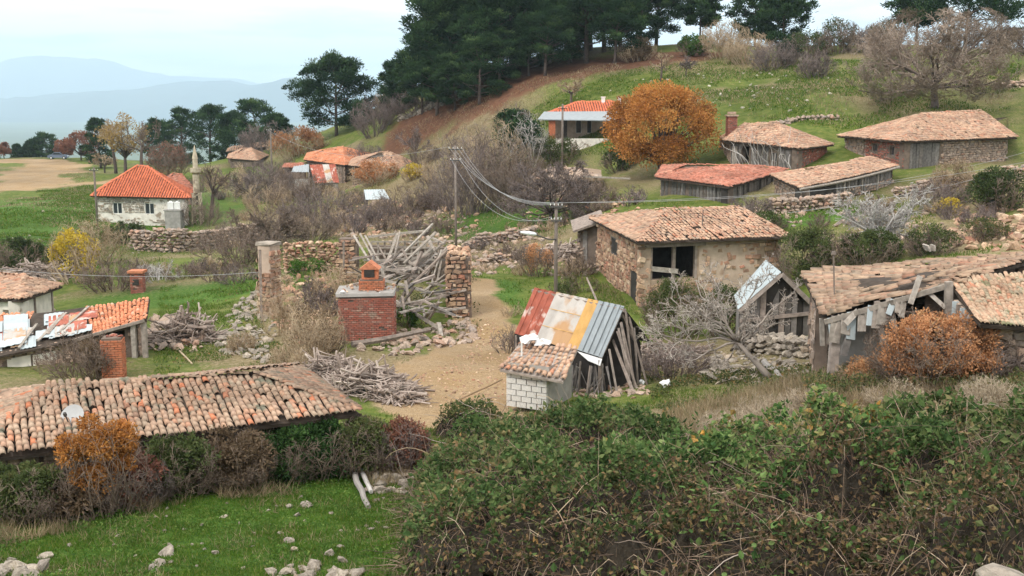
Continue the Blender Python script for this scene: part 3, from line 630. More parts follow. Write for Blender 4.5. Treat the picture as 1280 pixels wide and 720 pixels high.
def window(parent, pt, n, o, fm, mul=1, depth=.12, shut=None):
    """frame, pane and mullions set back in an opening"""
    n3 = np.array((n[0], n[1], 0)); u0, u1, v0, v1 = o; q = [np.array(pt(*c)) - n3 * depth for c in ((u0, v0), (u1, v0), (u1, v1), (u0, v1))]
    f = MB(); w = .07
    for i in range(4): bar(f, q[i], q[(i + 1) % 4], w, w, up=n3, tint=.5)
    for k in range(1, mul + 1):
        if mul: fr = k / (mul + 1); bar(f, q[0] * (1 - fr) + q[1] * fr, q[3] * (1 - fr) + q[2] * fr, w * .9, w * .8, up=n3)
    fo = f.build('window', fm, parent); MB().add(np.array(q) - n3 * .025, [[0, 1, 2, 3]]).build('pane', M['glass'] if shut is None else shut, fo); return fo
def corners(FL, FR, BL, ze=None):
    f = (lambda c: P(*c)) if ze is None else (lambda c: P(c[0], c[1], F_D(c[1], ze)))
    return f(FL), f(FR), f(BL)
def PZ(px, py, z):
    r = ray(px, py); return r * (z / r[2])
class House:
    """eave corners a(front left) b(front right) c(back right) d(back left), ridge r0 r1 (left, right)"""
    def __init__(s, name, label, cat, a, b, d, r0, r1, over=.35, group=None, ground=None, c=None):
        s.a, s.b, s.d = (np.asarray(q, float) for q in (a, b, d)); s.c = s.b + s.d - s.a if c is None else np.asarray(c, float); s.r0, s.r1 = np.asarray(r0, float), np.asarray(r1, float)
        ctr = (s.a + s.b + s.c + s.d) / 4; s.ctr = ctr
        s.w = [q + (ctr - q) * min(.3, over * 1.4 / np.linalg.norm((ctr - q)[:2])) for q in (s.a, s.b, s.c, s.d)]
        s.g = [float(T(q[0], q[1])) - .15 if ground is None else ground for q in s.w]
        s.e = thing(name, label, cat, (ctr[0], ctr[1], min(s.g)), group)
    def roof(s, m, pitch=.25, row=.30, single=0, scale=1., ridge=True, planes='frbl', sag=.03, jit=.012, miss=.02, seg=3, deck=None, top=True):
        A, B, C, D, R0, R1 = s.a, s.b, s.c, s.d, s.r0, s.r1; R = Roof(); dk = MB()
        for k, poly, e0, e1 in (('f', [A, B, R1, R0], A, B), ('r', [B, C, R1], B, C), ('b', [C, D, R0, R1], C, D), ('l', [D, A, R0], D, A)):
            slab(dk, poly, .07, U(), .05)
            if k in planes: R.plane(poly, e0, e1, pitch, row, sag, jit, miss)
        if ridge:
            R.line(R0, R1)
            for x, y in ((A, R0), (B, R1), (C, R1), (D, R0)): R.line(x, y)
        dk.build('roof_bed', deck or M['deck'], s.e); R.lay(s.e, m, single, scale, seg); return s
    def wall(s, k, wm, ops=(), stone=None, size=.26, proud=.05, cover=1., single=0, th=.45, name='wall', top=-.1, sides=True):
        """k: 0 front, 1 right, 2 back, 3 left"""
        i, j = k, (k + 1) % 4; a, b = s.w[i], s.w[j]; mb = MB()
        pt, n = wall_grid(mb, a, b, s.g[i], s.g[j], a[2] + top, b[2] + top, th, list(ops)); mb.build(name, wm, s.e)
        L_ = np.linalg.norm((b - a)[:2]); H_ = ((a[2] - s.g[i]) + (b[2] - s.g[j])) / 2 + top
        if stone is not None: stones_on(s.e, stone, pt, n, L_, H_, list(ops), size, proud, cover, single)
        return pt, n, L_, H_
    def door(s, pt, n, o, m, name='door', depth=.15):
        n3 = np.array((n[0], n[1], 0)); u0, u1, v0, v1 = o; k = 4; d = MB()
        for i in range(k):
            p = np.array(pt(u0 + (u1 - u0) * (i + .5) / k, v0)) - n3 * depth; q = np.array(pt(u0 + (u1 - u0) * (i + .5) / k, v1)) - n3 * depth
            wd = np.linalg.norm(np.array(pt(u1, v0)) - np.array(pt(u0, v0))) / k; bar(d, p, q, wd * .96, .04, up=n3, tint=U())
        return d.build(name, m, s.e)
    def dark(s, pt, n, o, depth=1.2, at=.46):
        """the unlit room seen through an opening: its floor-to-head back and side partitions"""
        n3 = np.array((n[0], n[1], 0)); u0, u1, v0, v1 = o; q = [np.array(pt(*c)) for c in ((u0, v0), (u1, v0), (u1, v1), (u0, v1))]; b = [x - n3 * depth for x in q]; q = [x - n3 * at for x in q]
        MB().add(np.array(q + b), [(4, 5, 6, 7), (0, 4, 7, 3), (1, 2, 6, 5), (0, 1, 5, 4), (3, 7, 6, 2)]).build('interior_shade', M['dark'], s.e)
def brick_stack(parent, c, w, d, h, m, rz=0., bl=.22, bh=.075, single=0, core=None, name='brick', lo=0.0):
    """courses of bricks round a core"""
    c = np.asarray(c, float); co, si = math.cos(rz), math.sin(rz); X = np.array((co, si, 0)); Y = np.array((-si, co, 0)); Z = np.array((0, 0, 1.))
    k = MB(); box(k, c + Z * h / 2, (w / 2 - .03, d / 2 - .03, h / 2), rz); k.build('core', core or M['mortar_dark'], parent)
    pos, A, B, C = [], [], [], []
    for r in range(int(h / bh)):
        z = (r + .5) * bh
        for (ax, nx, L_, off) in ((X, -Y, w, d / 2), (Y, X, d, w / 2), (X, Y, w, d / 2), (Y, -X, d, w / 2)):
            nb = max(2, round(L_ / bl)); l = L_ / nb
            for i in range(nb + (r % 2)):
                u = (i + .5 - .5 * (r % 2)) * l - L_ / 2; u0, u1 = max(-L_ / 2, u - l / 2), min(L_ / 2, u + l / 2)
                if u1 - u0 < .03 or U() < .025: continue
                pos.append(c + ax * (u0 + u1) / 2 + nx * (off - .04 + U(0, .008)) + Z * z); A.append(ax * (u1 - u0) / 2 * U(.86, .97)); B.append(nx * U(.035, .055)); C.append(Z * bh * .385)
    pos, A, B, C = map(np.array, (pos, A, B, C)); o = np.argsort(np.linalg.norm(pos, axis=1)); one, rest = o[:single], o[single:]
    for i in one:
        key = ('bk', m.name)
        if key not in ROCKME: ROCKME[key] = make_mesh('brick', BOXV, [BOXF], np.zeros(6)); ROCKME[key].materials.append(m)
        ob = bpy.data.objects.new(name, ROCKME[key]); COL.objects.link(ob); ob.parent = parent; q = pos[i] - WL[parent.name]
        ob.matrix_local = Matrix([[A[i][t], B[i][t], C[i][t], q[t]] for t in range(3)] + [[0, 0, 0, 1]])
    if len(rest): MB().add(*batch(BOXV, BOXF, pos[rest], A[rest], B[rest], C[rest], U(0, 1, len(rest)) * .999, .05)).build('bricks', m, parent, kind='stuff')
def corrugated(parent, name, a, b, c, d, m, n=10, amp=.012, thick=.004, nv=5):
    """a ribbed sheet: a-b along the top, d-c along the bottom; ribs run from top to bottom"""
    a, b, c, d = (np.asarray(q, float) for q in (a, b, c, d)); nn = norm(np.cross(b - a, d - a)); nn = nn if nn[2] > 0 else -nn; nu = n * 4 + 1; V = []
    for s_ in (0, -thick):
        for j in range(nv):
            for i in range(nu):
                u, v = i / (nu - 1), j / (nv - 1); p = (a * (1 - u) + b * u) * (1 - v) + (d * (1 - u) + c * u) * v; V.append(p + nn * (amp * math.sin(i * math.pi / 2) + s_ + .01 * vn(np.array([u * 3.]), np.array([v * 3. + a[0]]))[0]))
    F = [(s_ * nu * nv + j * nu + i, s_ * nu * nv + j * nu + i + 1, s_ * nu * nv + (j + 1) * nu + i + 1, s_ * nu * nv + (j + 1) * nu + i) for s_ in (0, 1) for j in range(nv - 1) for i in range(nu - 1)]
    return MB().add(V, F, U()).build(name, m, parent)
def heap(name, label, pts, m, cat='rubble', big=40, group=None, smin=.08, smax=.3, flat=.6, pile=0.0, single=60, sink=.3, part='stone'):
    """tumbled stones: the largest as parts, the small ones as one part"""
    n = len(pts); ctr = pts.mean(0); sz = smin + (smax - smin) * U(0, 1, n) ** 2.2
    p = pts.copy()
    if pile: dd = np.linalg.norm((pts - ctr)[:, :2], axis=1); R = dd.max() + 1e-6; p[:, 2] += pile * np.clip(1 - dd / R, 0, 1) * U(0.2, 1, n)
    p[:, 2] += sz * (flat * .5 - sink * .5)
    e = thing(name, label, cat, (ctr[0], ctr[1], float(T(ctr[0], ctr[1]))), group); o = np.argsort(-sz / np.linalg.norm(p, axis=1))
    for i in o[:single]: rock_obj(part, p[i], sz[i], m, e, flat)
    r = o[single:]
    if len(r): mb = MB(); rocks(mb, p[r], sz[r], flat); mb.build(part + 's', m, e, kind='stuff')
    return e
def drywall(name, label, path, h, th, m, size=.28, single=120, group=None, foot=-.15, cat='stone wall', decay=.25):
    """a wall of loose stones along a line on the ground"""
    path = np.array([np.asarray(q, float)[:2] for q in path]); sl = np.linalg.norm(np.diff(path, axis=0), axis=1); cum = np.concatenate(([0], np.cumsum(sl))); L_ = cum[-1]; pos, sz = [], []; z = 0.0
    while z < h:
        s = 0.0
        while s < L_:
            k = size * U(.6, 1.4); x = np.interp(s, cum, path[:, 0]); y = np.interp(s, cum, path[:, 1]); hl = h * (1 - decay * (.5 + .5 * float(vn(np.array([s * .7]), np.array([h + x]))[0])))
            if z < hl:
                i = min(np.searchsorted(cum, s, 'right') - 1, len(path) - 2); d = norm(path[i + 1] - path[i]); nn = np.array((d[1], -d[0]))
                for sd in (-1, 1) if z + size < hl else (-1, 0, 1):
                    q = np.array((x, y)) + nn * sd * th * .32 * (1 - .2 * z / h) + rng.normal(0, .03, 2); pos.append((q[0], q[1], float(z))); sz.append(k * .62)
            s += k * .95
        z += size * .6
    pos = np.array(pos); sz = np.array(sz); pos[:, 2] += T(pos[:, 0], pos[:, 1]) + foot + size * .3; c = path.mean(0); e = thing(name, label, cat, (c[0], c[1], float(T(c[0], c[1]))), group)
    v = pos @ norm(-pos.mean(0)); o = np.argsort(-v - rng.uniform(0, .3, len(v)))
    for i in o[:single]: rock_obj('stone', pos[i], sz[i], m, e, .62, tilt=.2)
    r = o[single:]
    if len(r): mb = MB(); rocks(mb, pos[r], sz[r], .62, tilt=.2); mb.build('stones', m, e, kind='stuff')
    return e
# ------------------------------------------------------------------ buildings, nearest first
# long low house in the foreground
h = House('tiled_house', 'long low house with lichened barrel tile roof and dish, behind the foreground hedge', 'house',
          PZ(-60, 577, -6.4), PZ(452, 515, -6.4), PZ(-60, 577, -6.4) + (PZ(372, 457, -6.4) - PZ(452, 515, -6.4)), PZ(62, 484, -5.87), PZ(322, 467, -5.87), over=.45)
h.roof(M['tile'], .13, .22, single=300, scale=.655, seg=5, sag=.05, jit=.010)
for k in range(4): h.wall(k, M['mortar_dark'], stone=M['stone'], size=.3, th=.4)
# satellite dish on its roof
dc = P(90, 520, 20.9); e = thing('satellite_dish', 'round white satellite dish standing on the foreground tile roof above the orange bush', 'satellite dish', dc - np.array((0, .0, .5)))
dd = norm(np.array((-.05, -.75, .55))); ux = norm(np.cross(dd, (0, 0, 1))); uy = np.cross(ux, dd); V = [dc - dd * .05]; F3, F4 = [], []; R_, S_ = 4, 20
for r in range(1, R_ + 1):
    for q in range(S_): rr = .235 * r / R_; V.append(dc + ux * math.cos(q * 2 * math.pi / S_) * rr + uy * math.sin(q * 2 * math.pi / S_) * rr * 1.05 - dd * (.05 - .05 * (r / R_) ** 2))
for q in range(S_): F3.append((0, 1 + q, 1 + (q + 1) % S_))
for r in range(R_ - 1):
    for q in range(S_): F4.append((1 + r * S_ + q, 1 + (r + 1) * S_ + q, 1 + (r + 1) * S_ + (q + 1) % S_, 1 + r * S_ + (q + 1) % S_))
mb = MB().add(V, F3); mb.F[4] = [(np.array(F4), np.full(len(F4), .5))]; mb.build('dish', M['dish'], e, smooth=True)
mb = MB(); bar(mb, dc - dd * .06, dc - dd * .06 - np.array((0, 0, .5)), .05, .05); mb.build('mast', M['metal_dark'], e)
mb = MB(); bar(mb, dc - uy * .2, dc + dd * .28 - uy * .08, .02, .02); bar(mb, dc + dd * .25 - uy * .09, dc + dd * .33 - uy * .06, .05, .05); mb.build('arm', M['metal_dark'], e)

# two storey stone house in the middle
a, b_, d_ = PZ(796, 303, -6.05), PZ(990, 296, -6.05), PZ(736, 272, -6.05)
h = House('stone_house', 'two storey stone house with tan barrel tile roof and dark open balcony', 'house', a, b_, d_, PZ(832, 262, -5.05), PZ(925, 259, -5.05), over=.45, ground=-9.1)
h.roof(M['tile_tan'], .18, .29, single=0, scale=.72, sag=.07, jit=.014, planes='frl')
opf = [(.07, .40, .42, .93)]
pt, n, L_, H_ = h.wall(0, M['mortar'], opf, stone=None)
stones_on(h.e, M['stone_warm'], pt, n, L_, H_, opf + [(.40, .86, 0, 1)], .30, .05, 1, 70)
stones_on(h.e, M['stone_warm'], pt, n, L_, H_, opf + [(0, .40, 0, 1), (.86, 1, .0, 1)], .27, .06, .42, 0)
n3 = np.array((n[0], n[1], 0))
MB().add([np.array(pt(*c)) + n3 * .025 for c in ((.405, .02), (.85, .02), (.83, .9), (.41, .95))], [[0, 1, 2, 3]]).build('plaster_panel', M['plaster_tan'], h.e)
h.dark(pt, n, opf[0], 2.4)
for u in (.072, .235, .395):
    mb = MB(); bar(mb, np.array(pt(u, .40)) - n3 * .1, np.array(pt(u, .95)) - n3 * .1, .15, .15, up=n3, tint=U()); mb.build('balcony_post', M['timber'], h.e)
mb = MB(); bar(mb, np.array(pt(.07, .60)) + n3 * .02, np.array(pt(.26, .54)) + n3 * .03, .22, .05, up=n3, tint=.9); mb.build('balcony_board', M['plank'], h.e)
mb = MB(); bar(mb, np.array(pt(.02, .965)) + n3 * .2, np.array(pt(.44, .965)) + n3 * .2, .16, .14, up=n3, tint=.8); mb.build('lintel', M['timber'], h.e)
opl = [(.36, .50, .56, .84), (.80, .93, .0, .50)]
pt, n, L_, H_ = h.wall(3, M['mortar'], opl, stone=M['stone_warm'], size=.30, proud=.06, single=200)
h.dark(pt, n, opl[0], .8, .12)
h.door(pt, n, opl[1], M['dark'], depth=.04)  # door painted near-black in place of the shade in the doorway
window(h.e, pt, n, opl[0], M['plank_dark'], 0, .03, M['dark'])  # pane coloured near-black to stand for the shade in the opening
h.wall(1, M['mortar'], stone=M['stone_warm']); h.wall(2, M['mortar'])
# narrow ruinous annexe on its left
q0, q1 = GX(722, 60), GX(752, 59.0); e = thing('lean_to', 'ruinous lean-to of stone and boards against the left of the stone house', 'shed', (q0 + q1) / 2)
mb = MB(); pt, n = wall_grid(mb, q0, q1, q0[2] - .2, q1[2] - .2, q0[2] + 1.9, q1[2] + 2.5, .4, []); mb.build('wall', M['mortar_dark'], e)
stones_on(e, M['stone'], pt, n, 1.3, 2.2, [(.35, .75, .1, .9)], .28, .06)
planks_on(e, M['plank_dark'], pt, n, 1.35, [], .3, .3, True, .05, .95)
mb = MB(); slab(mb, [q0 + (-.3, -.6, 2.0), q1 + (.1, -.6, 2.6), q1 + (.1, 2.0, 2.9), q0 + (-.3, 2.0, 2.3)], .12); mb.build('roof', M['timber'], e)

# red roofed house on the left
a, b_ = P(113, 245, 105), P(239, 248, 105); bk = np.array((-2.4, 8.6, 0))
h = House('red_roofed_house', 'whitewashed stone house with bright red hip roof by the dirt road', 'house', a, b_, a + bk, P(171, 207.5, 109.2), P(184, 208.5, 109.4), over=.5, ground=-12.0)
h.roof(M['tile_red'], .25, .32, scale=1.1, sag=.02, jit=.006, planes='frl', miss=0)
opf = [(.17, .27, .50, .83), (.53, .63, .50, .83)]
pt, n, L_, H_ = h.wall(0, M['plaster'], opf, stone=None)
n3 = np.array((n[0], n[1], 0))
stones_on(h.e, M['stone_grey'], pt, n, L_, H_, opf + [(0, 1, .0, .52), (.62, 1, 0, 1)], .30, .05, .95, 0)
stones_on(h.e, M['stone_grey'], pt, n, L_, H_, opf + [(0, 1, .35, 1)], .32, .05, .35, 0)
for o in opf: window(h.e, pt, n, o, M['frame'], 1, .08)
for k in (1, 2, 3): h.wall(k, M['plaster'], stone=M['stone_grey'], size=.34, cover=.6)
c = P(218, 270, 103.6); tk = thing('water_tank', 'square grey cement water tank against the red roofed house', 'water tank', (c[0], c[1], -11.9))
mb = MB(); box(mb, (c[0], c[1], -11.0), (.75, .6, 1.1), 0, .5, .02); mb.build('body', M['cement'], tk); mb = MB(); box(mb, (c[0], c[1], -9.87), (.82, .67, .05), 0, .3); mb.build('lid', M['cement'], tk)
for px_, nm in ((213.5, 'left of the two white plastic drums on the cement water tank'), (221.5, 'right of the two white plastic drums on the cement water tank')):
    q = P(px_, 256, 103.6); mb = MB(); box(mb, (q[0], q[1], -9.47), (.27, .27, .33), .2, .5, .01); box(mb, (q[0], q[1], -9.09), (.12, .12, .045), .2, .5); o = mb.build('drum', M['frame'], None, (q[0], q[1], -9.8)); tag(o, nm, 'drum')
M['minaret'] = mat('yellowed plaster', [(0, (.40, .34, .25)), (1, (.46, .39, .29))], noise=(3, .3), stain=(1.5, .58, (.24, .19, .14)))
# little minaret
c = GX(248.5, 106); e = thing('minaret', 'slim pale minaret with pointed top on an open lattice stand', 'minaret', c); top = P(248, 186, 106)[2]; zb = P(248, 241, 106)[2]; z1 = P(248, 218, 106)[2]
for sx in (-1, 1):
    for sy in (-1, 1): mb = MB(); bar(mb, c + (sx * .42, sy * .42, -.2), (c[0] + sx * .3, c[1] + sy * .3, zb), .12, .12, tint=.6); mb.build('leg', M['minaret'], e)
mb = MB()
for k in range(5):
    z = c[2] + (zb - c[2]) * (k + .5) / 5; w_ = .4
    for a_, b2 in (((-1, -1), (1, -1)), ((1, -1), (1, 1)), ((1, 1), (-1, 1)), ((-1, 1), (-1, -1))): bar(mb, (c[0] + a_[0] * w_, c[1] + a_[1] * w_, z - .3), (c[0] + b2[0] * w_, c[1] + b2[1] * w_, z + .3), .05, .05)
mb.build('lattice', M['minaret'], e)
def ring_tower(prof, cx, cy, S=10):
    mb = MB(); V = np.array([(cx + r * math.cos(q * 2 * math.pi / S), cy + r * math.sin(q * 2 * math.pi / S), z) for r, z in prof for q in range(S)])
    return mb.add(V, [(k * S + q, k * S + (q + 1) % S, (k + 1) * S + (q + 1) % S, (k + 1) * S + q) for k in range(len(prof) - 1) for q in range(S)])
ring_tower([(.05, zb), (.31, zb + .02), (.32, z1 - .3), (.34, z1)], c[0], c[1]).build('shaft', M['minaret'], e)
ring_tower([(.2, z1), (.5, z1 + .2), (.52, z1 + .6), (.47, z1 + .62), (.45, z1 + .25), (.2, z1 + .28)], c[0], c[1]).build('gallery', M['minaret'], e)
ring_tower([(.26, z1 + .2), (.24, top - 1.0), (.29, top - .95), (.02, top + .35)], c[0], c[1]).build('spire', M['minaret'], e)
# small roof behind it
h = House('small_house', 'small weathered tile roof behind the right of the red roofed house', 'house', P(205, 233, 121), P(246, 242, 119), P(203, 226, 126), P(216, 217, 123.5), P(226, 218, 123.5))
h.roof(M['tile_rust'], .27, .34, scale=1.15, planes='frl'); [h.wall(k, M['mortar_dark'], stone=M['stone']) for k in range(4)]

# house at the left edge
h = House('white_walled_house', 'old house with white plaster wall and tan tile roof at left edge', 'house', P(-75, 372, 47), P(28, 375, 44.5), P(-75, 345, 52.6), P(-50, 338, 50.2), P(30, 346.5, 48.6), c=P(79, 357, 49.4))
h.roof(M['tile_tan'], .25, .30, single=0, scale=1.12, jit=.02, sag=.05)
pt, n, L_, H_ = h.wall(0, M['plaster'], [(.75, .87, .25, .75)]); h.dark(pt, n, (.75, .87, .25, .75), .8)
pt, n, L_, H_ = h.wall(1, M['plaster'], []); n3 = np.array((n[0], n[1], 0))
for u in (.42, .97): mb = MB(); bar(mb, np.array(pt(u, 0)) + n3 * .02, np.array(pt(u, 1)) + n3 * .02, .12, .08, up=n3); mb.build('post', M['timber'], h.e)
stones_on(h.e, M['stone'], pt, n, L_, H_, [(0, .95, .22, 1)], .28, .06, .8)
h.wall(2, M['plaster']); h.wall(3, M['plaster'])

# patched ruin left of the hedge: sagging roof of orange tiles and bare white sheets
TR, BR_, TL, BL_ = P(187, 373, 41), P(183, 400, 38.2), P(-60, 399, 42), P(-60, 457, 37.5)
ctr = (TR + BR_ + TL + BL_) / 4; gz_ = float(T(ctr[0], ctr[1])); e = thing('patched_ruin', 'sagging ruin roofed half with orange tiles and half with torn white sheets', 'ruin', (ctr[0], ctr[1], gz_))
def bil(u, v): return (BL_ * (1 - u) + BR_ * u) * (1 - v) + (TL * (1 - u) + TR * u) * v + np.array((0, 0, -.12 * math.sin(math.pi * u)))
mb = MB(); slab(mb, [bil(0, 0), bil(.5, 0), bil(.5, 1), bil(0, 1)], .08); slab(mb, [bil(.5, 0), bil(1, 0), bil(1, 1), bil(.5, 1)], .08); mb.build('roof_bed', M['deck'], e)
Roof().patch(bil(.72, 0), bil(1, 0), bil(1, 1), bil(.68, 1), .17, .26, jit=.012, miss=.02, sag=.03).lay(e, M['tile_orange'], 200, .76)
Roof().patch(bil(0, .25), bil(.34, .45), bil(.42, 1), bil(0, 1), .17, .26, jit=.02, miss=.06, sag=.04).lay(e, M['tile_orange'], 90, .76)
for k in range(34):
    u, v = U(.12, .62), U(.0, .62); l, wd = U(.07, .15), U(.18, .36); q = [bil(u, v), bil(u + l, v + U(-.04, .04)), bil(u + l, min(1, v + wd)), bil(u, min(1, v + wd + U(-.04, .04)))]
    corrugated(e, 'sheet', *[x + np.array((0, 0, .05 + .003 * k)) for x in (q[3], q[2], q[1], q[0])], M[('tin_white', 'tin_white', 'tin_white', 'tin_rust', 'tin_pale')[k % 5]], 4, .012)
for k in range(6): u = U(.30, .66); mb = MB(); bar(mb, bil(u, U(.0, .3)) + (0, 0, .15), bil(min(1, u + U(.05, .16)), U(.4, .9)) + (0, 0, .16), .09, .04, tint=U()); mb.build('batten', M['plank'], e)
mb = MB(); bar(mb, bil(.62, -.02) + (0, 0, .02), bil(.99, -.02) + (0, 0, .02), .12, .1); mb.build('eave_beam', M['plank'], e)
mb = MB(); pt, n = wall_grid(mb, bil(0, .08), bil(.93, .08), gz_ - .3, gz_ - .3, bil(0, .08)[2] - .1, bil(.93, .08)[2] - .15, .4, [(.82, .95, .3, .95)]); mb.build('wall', M['mortar_dark'], e); n3 = np.array((n[0], n[1], 0)); L_ = np.linalg.norm((bil(.93, .08) - bil(0, .08))[:2])
stones_on(e, M['stone'], pt, n, L_, 1.6, [(.3, .56, .1, .8), (.8, .97, .28, 1)], .26, .06, .8); MB().add([np.array(pt(*c)) - n3 * .9 for c in ((.78, 0), (1, 0), (1, 1), (.78, 1))], [[0, 1, 2, 3]]).build('interior_shade', M['dark'], e)  # last sheet is added: shade behind the opening, painted near-black
for u0, u1 in ((.30, .43), (.44, .57)): MB().add([np.array(pt(*c)) + n3 * .05 for c in ((u0, .12), (u1, .10), (u1, .72), (u0, .68))], [[0, 1, 2, 3]]).build('plaster_panel', M['plaster'], e)
for u in (.93, .985): mb = MB(); bar(mb, (bil(u, .02)[0], bil(u, .02)[1], gz_ - .4), bil(u, .02) - (0, 0, .05), .16, .16, tint=.5); mb.build('post', M['plank'], e)
mb = MB(); pt, n = wall_grid(mb, bil(.95, .08), bil(.95, .95), gz_ - .3, gz_ - .3, bil(1, .08)[2] - .2, bil(1, .95)[2] - .2, .4, []); mb.build('wall', M['mortar_dark'], e); stones_on(e, M['stone'], pt, n, 3.0, 1.7, [], .28, .07)
c = P(143, 465, 35.2); c[2] = float(T(c[0], c[1])) - .2; ck = thing('brick_pillar', 'square red brick pillar with broken top before the patched ruin', 'pillar', c); brick_stack(ck, c, .66, .6, P(143, 421, 35.2)[2] - c[2], M['brick_orange'], .15, single=120)
mb = MB(); rocks(mb, np.array([c + (U(-.25, .25), U(-.25, .25), P(143, 421, 35.2)[2] - c[2] + .02) for _ in range(7)]), .11); mb.build('rubble_cap', M['brick'], ck)

# tin roofed A-frame shed
rR, rL = PZ(780, 384, -6.32), PZ(668, 360, -6.32); ax = norm(rR - rL); nl = np.array((-abs(ax[1]), -ax[0], 0)); nl = norm(np.array((ax[1], -ax[0], 0))); nl = nl if nl[1] < 0 else -nl
fR, fL = rR + nl * .88 + (0, 0, -1.5), rL + nl * .88 + (0, 0, -1.5); bR, bL = rR - nl * 1.0 + ax * .25 + (0, 0, -1.25), rL - nl * 1.0 + (0, 0, -1.25)
cs = (rR + rL) / 2; gs = float(T(cs[0], cs[1])); e = thing('tin_shed', 'A-frame shed roofed with rust red, pale, ochre and blue tin sheets', 'shed', (cs[0], cs[1], gs))
f = lambda u, v: (rL * (1 - u) + rR * u) * (1 - v) + (fL * (1 - u) + fR * u) * v
cuts = [0, .265, .285, .60, .74, 1.0]; i = 0
for k, (u0, u1, mm, nr_) in enumerate(((0, .27, 'tin_rust', 3), (.262, .63, 'tin_pale', 4), (.62, .745, 'tin_ochre', 2), (.735, 1.0, 'tin_grey', 4))):
    z = np.array((0, 0, .008 * k)); corrugated(e, 'roof_sheet', f(u0, -.01) + z, f(u1, -.01) + z, f(u1, 1 + .02 * (k % 2)) + z, f(u0, 1.0) + z, M[mm], nr_, .020)['label'] = ('rust red ribbed sheet with pale flaked band', 'pale grey sheet with ochre rust bloom', 'narrow ochre yellow sheet', 'blue grey ribbed sheet')[k]
for u in (.05, .13, .205, .79, .85, .91, .965): mb = MB(); bar(mb, f(u, 0) + (0, 0, .035), f(u, 1.0) + (0, 0, .035), .025, .02, up=norm(np.cross(rR - rL, fL - rL))); mb.build('seam', M['tin_rust'] if u < .5 else M['tin_seam'], e)
for v in (.36, .72): mb = MB(); bar(mb, f(.27, v) + (0, 0, .035), f(.62, v) + (0, 0, .04), .02, .012, up=norm(np.cross(rR - rL, fL - rL))); mb.build('sheet_lap', M['tin_ochre'], e)
g_ = lambda u, v: (rL * (1 - u) + rR * u) * (1 - v) + (bL * (1 - u) + bR * u) * v
for k in range(4): corrugated(e, 'roof_sheet', g_(k / 4, 0), g_((k + 1) / 4, 0), g_((k + 1) / 4, 1), g_(k / 4, 1), M['metal_dark'], 3, .01)
mb = MB(); bar(mb, rL - ax * .1 - (0, 0, .1), rR + ax * .05 - (0, 0, .1), .1, .1); mb.build('ridge_pole', M['timber'], e)
for u in (.02, .5, .97):
    for s_, q in ((1, fR), (-1, bR)):
        p0 = rL * (1 - u) + rR * u + (0, 0, -.19); p1 = p0 + nl * s_ * .86 + (0, 0, -1.42); mb = MB(); bar(mb, p0, p1, .08, .08, tint=U()); mb.build('rafter', M['timber'], e)
        mb = MB(); bar(mb, p1, (p1[0], p1[1], float(T(p1[0], p1[1])) - .1), .1, .1, tint=U()); mb.build('post', M['timber'], e)
MB().add([f(.73, 1.0) + (0, 0, -.02), f(1.0, 1.01) + (0, 0, -.03), f(.99, 1.17) + (0, 0, -.02) - nl * .1, f(.86, 1.15) - nl * .1], [[0, 1, 2, 3]]).build('plastic_sheet', M['white'], e)
for k in range(38):                                  # sticks leaning against the open side and gable
    u = U(.55, 1.05); p0 = f(u, 1.0) + nl * U(-.3, .15) + ax * U(-.1, .1); p1 = (p0[0] + ax[0] * U(-.3, .5) + nl[0] * U(-.2, .5), p0[1] + ax[1] * U(-.3, .5) + nl[1] * U(-.2, .5)); mb = MB()
    bar(mb, p0 + (0, 0, -U(.15, .6)), (p1[0], p1[1], float(T(*p1)) - .02), U(.018, .045), .03, tint=U(), jit=.01); mb.build('pole', M['plank_dark'] if U() < .8 else M['timber'], e)
mb = MB(); q = [fR + nl * -.25, bR + nl * .2]; mb.add([(fL[0], fL[1], gs - .3), (q[0][0], q[0][1], gs - .3), q[0], fL], [[0, 1, 2, 3]]); mb.add([(x[0], x[1], z) for x in (q[0] - ax * .3, q[1] - ax * .3) for z in (gs - .3, x[2])] + [tuple(rR - ax * .3 - np.array((0, 0, .1)))], [[0, 2, 3, 4, 1]]); mb.build('shed_shade', M['dark'], e)  # added near-black sheets; the shed's inner shade is put into their colour
for k in range(8):
    p0 = rR + ax * .1 + nl * U(-.75, .75); p0[2] = rR[2] - abs((p0 - rR) @ nl) * 1.65 - .1; q = p0 + ax * U(.2, .9) + nl * U(-.2, .2); mb = MB(); bar(mb, p0, (q[0], q[1], float(T(q[0], q[1])) - .02), .05, .05, tint=U()); mb.build('pole', M['timber'], e)
# its store room of concrete blocks with a small tiled roof
BA, BB = P(622, 462, 31.2), P(706, 477, 30.2); BD, BC = P(650, 428, 33.6), P(722, 436, 32.4)
cs = (BA + BB + BC + BD) / 4; gs = P(660, 503, 31.3)[2]; e = thing('block_store', 'small store of pale concrete blocks under a crooked barrel tile roof', 'shed', (cs[0], cs[1], gs))
Roof().patch(BA, BB, BC, BD, .19, .27, jit=.02, miss=.02, sag=.08).lay(e, M['tile_tan'], 150, .78)
mb = MB(); slab(mb, [BA + (.06, .02, 0), BB + (-.05, 0, 0), BC, BD], .07); mb.build('roof_bed', M['timber'], e)
wl, wr = P(634, 470, 31.35), P(685, 475, 30.75); wz0 = gs - .1; X = wr - wl; X[2] = 0; L_ = np.linalg.norm(X); X = X / L_; Yn = np.array((X[1], -X[0], 0)); top_ = P(660, 466, 31.1)[2]
mb = MB(); mb.add([(q[0], q[1], z) for q in (wl - Yn * .05, wr - Yn * .05, wr - Yn * 1.7, wl - Yn * 1.7) for z in (wz0, top_ + .25)], [(0, 2, 3, 1), (2, 4, 5, 3), (4, 6, 7, 5), (6, 0, 1, 7)]); mb.build('wall', M['cement'], e)
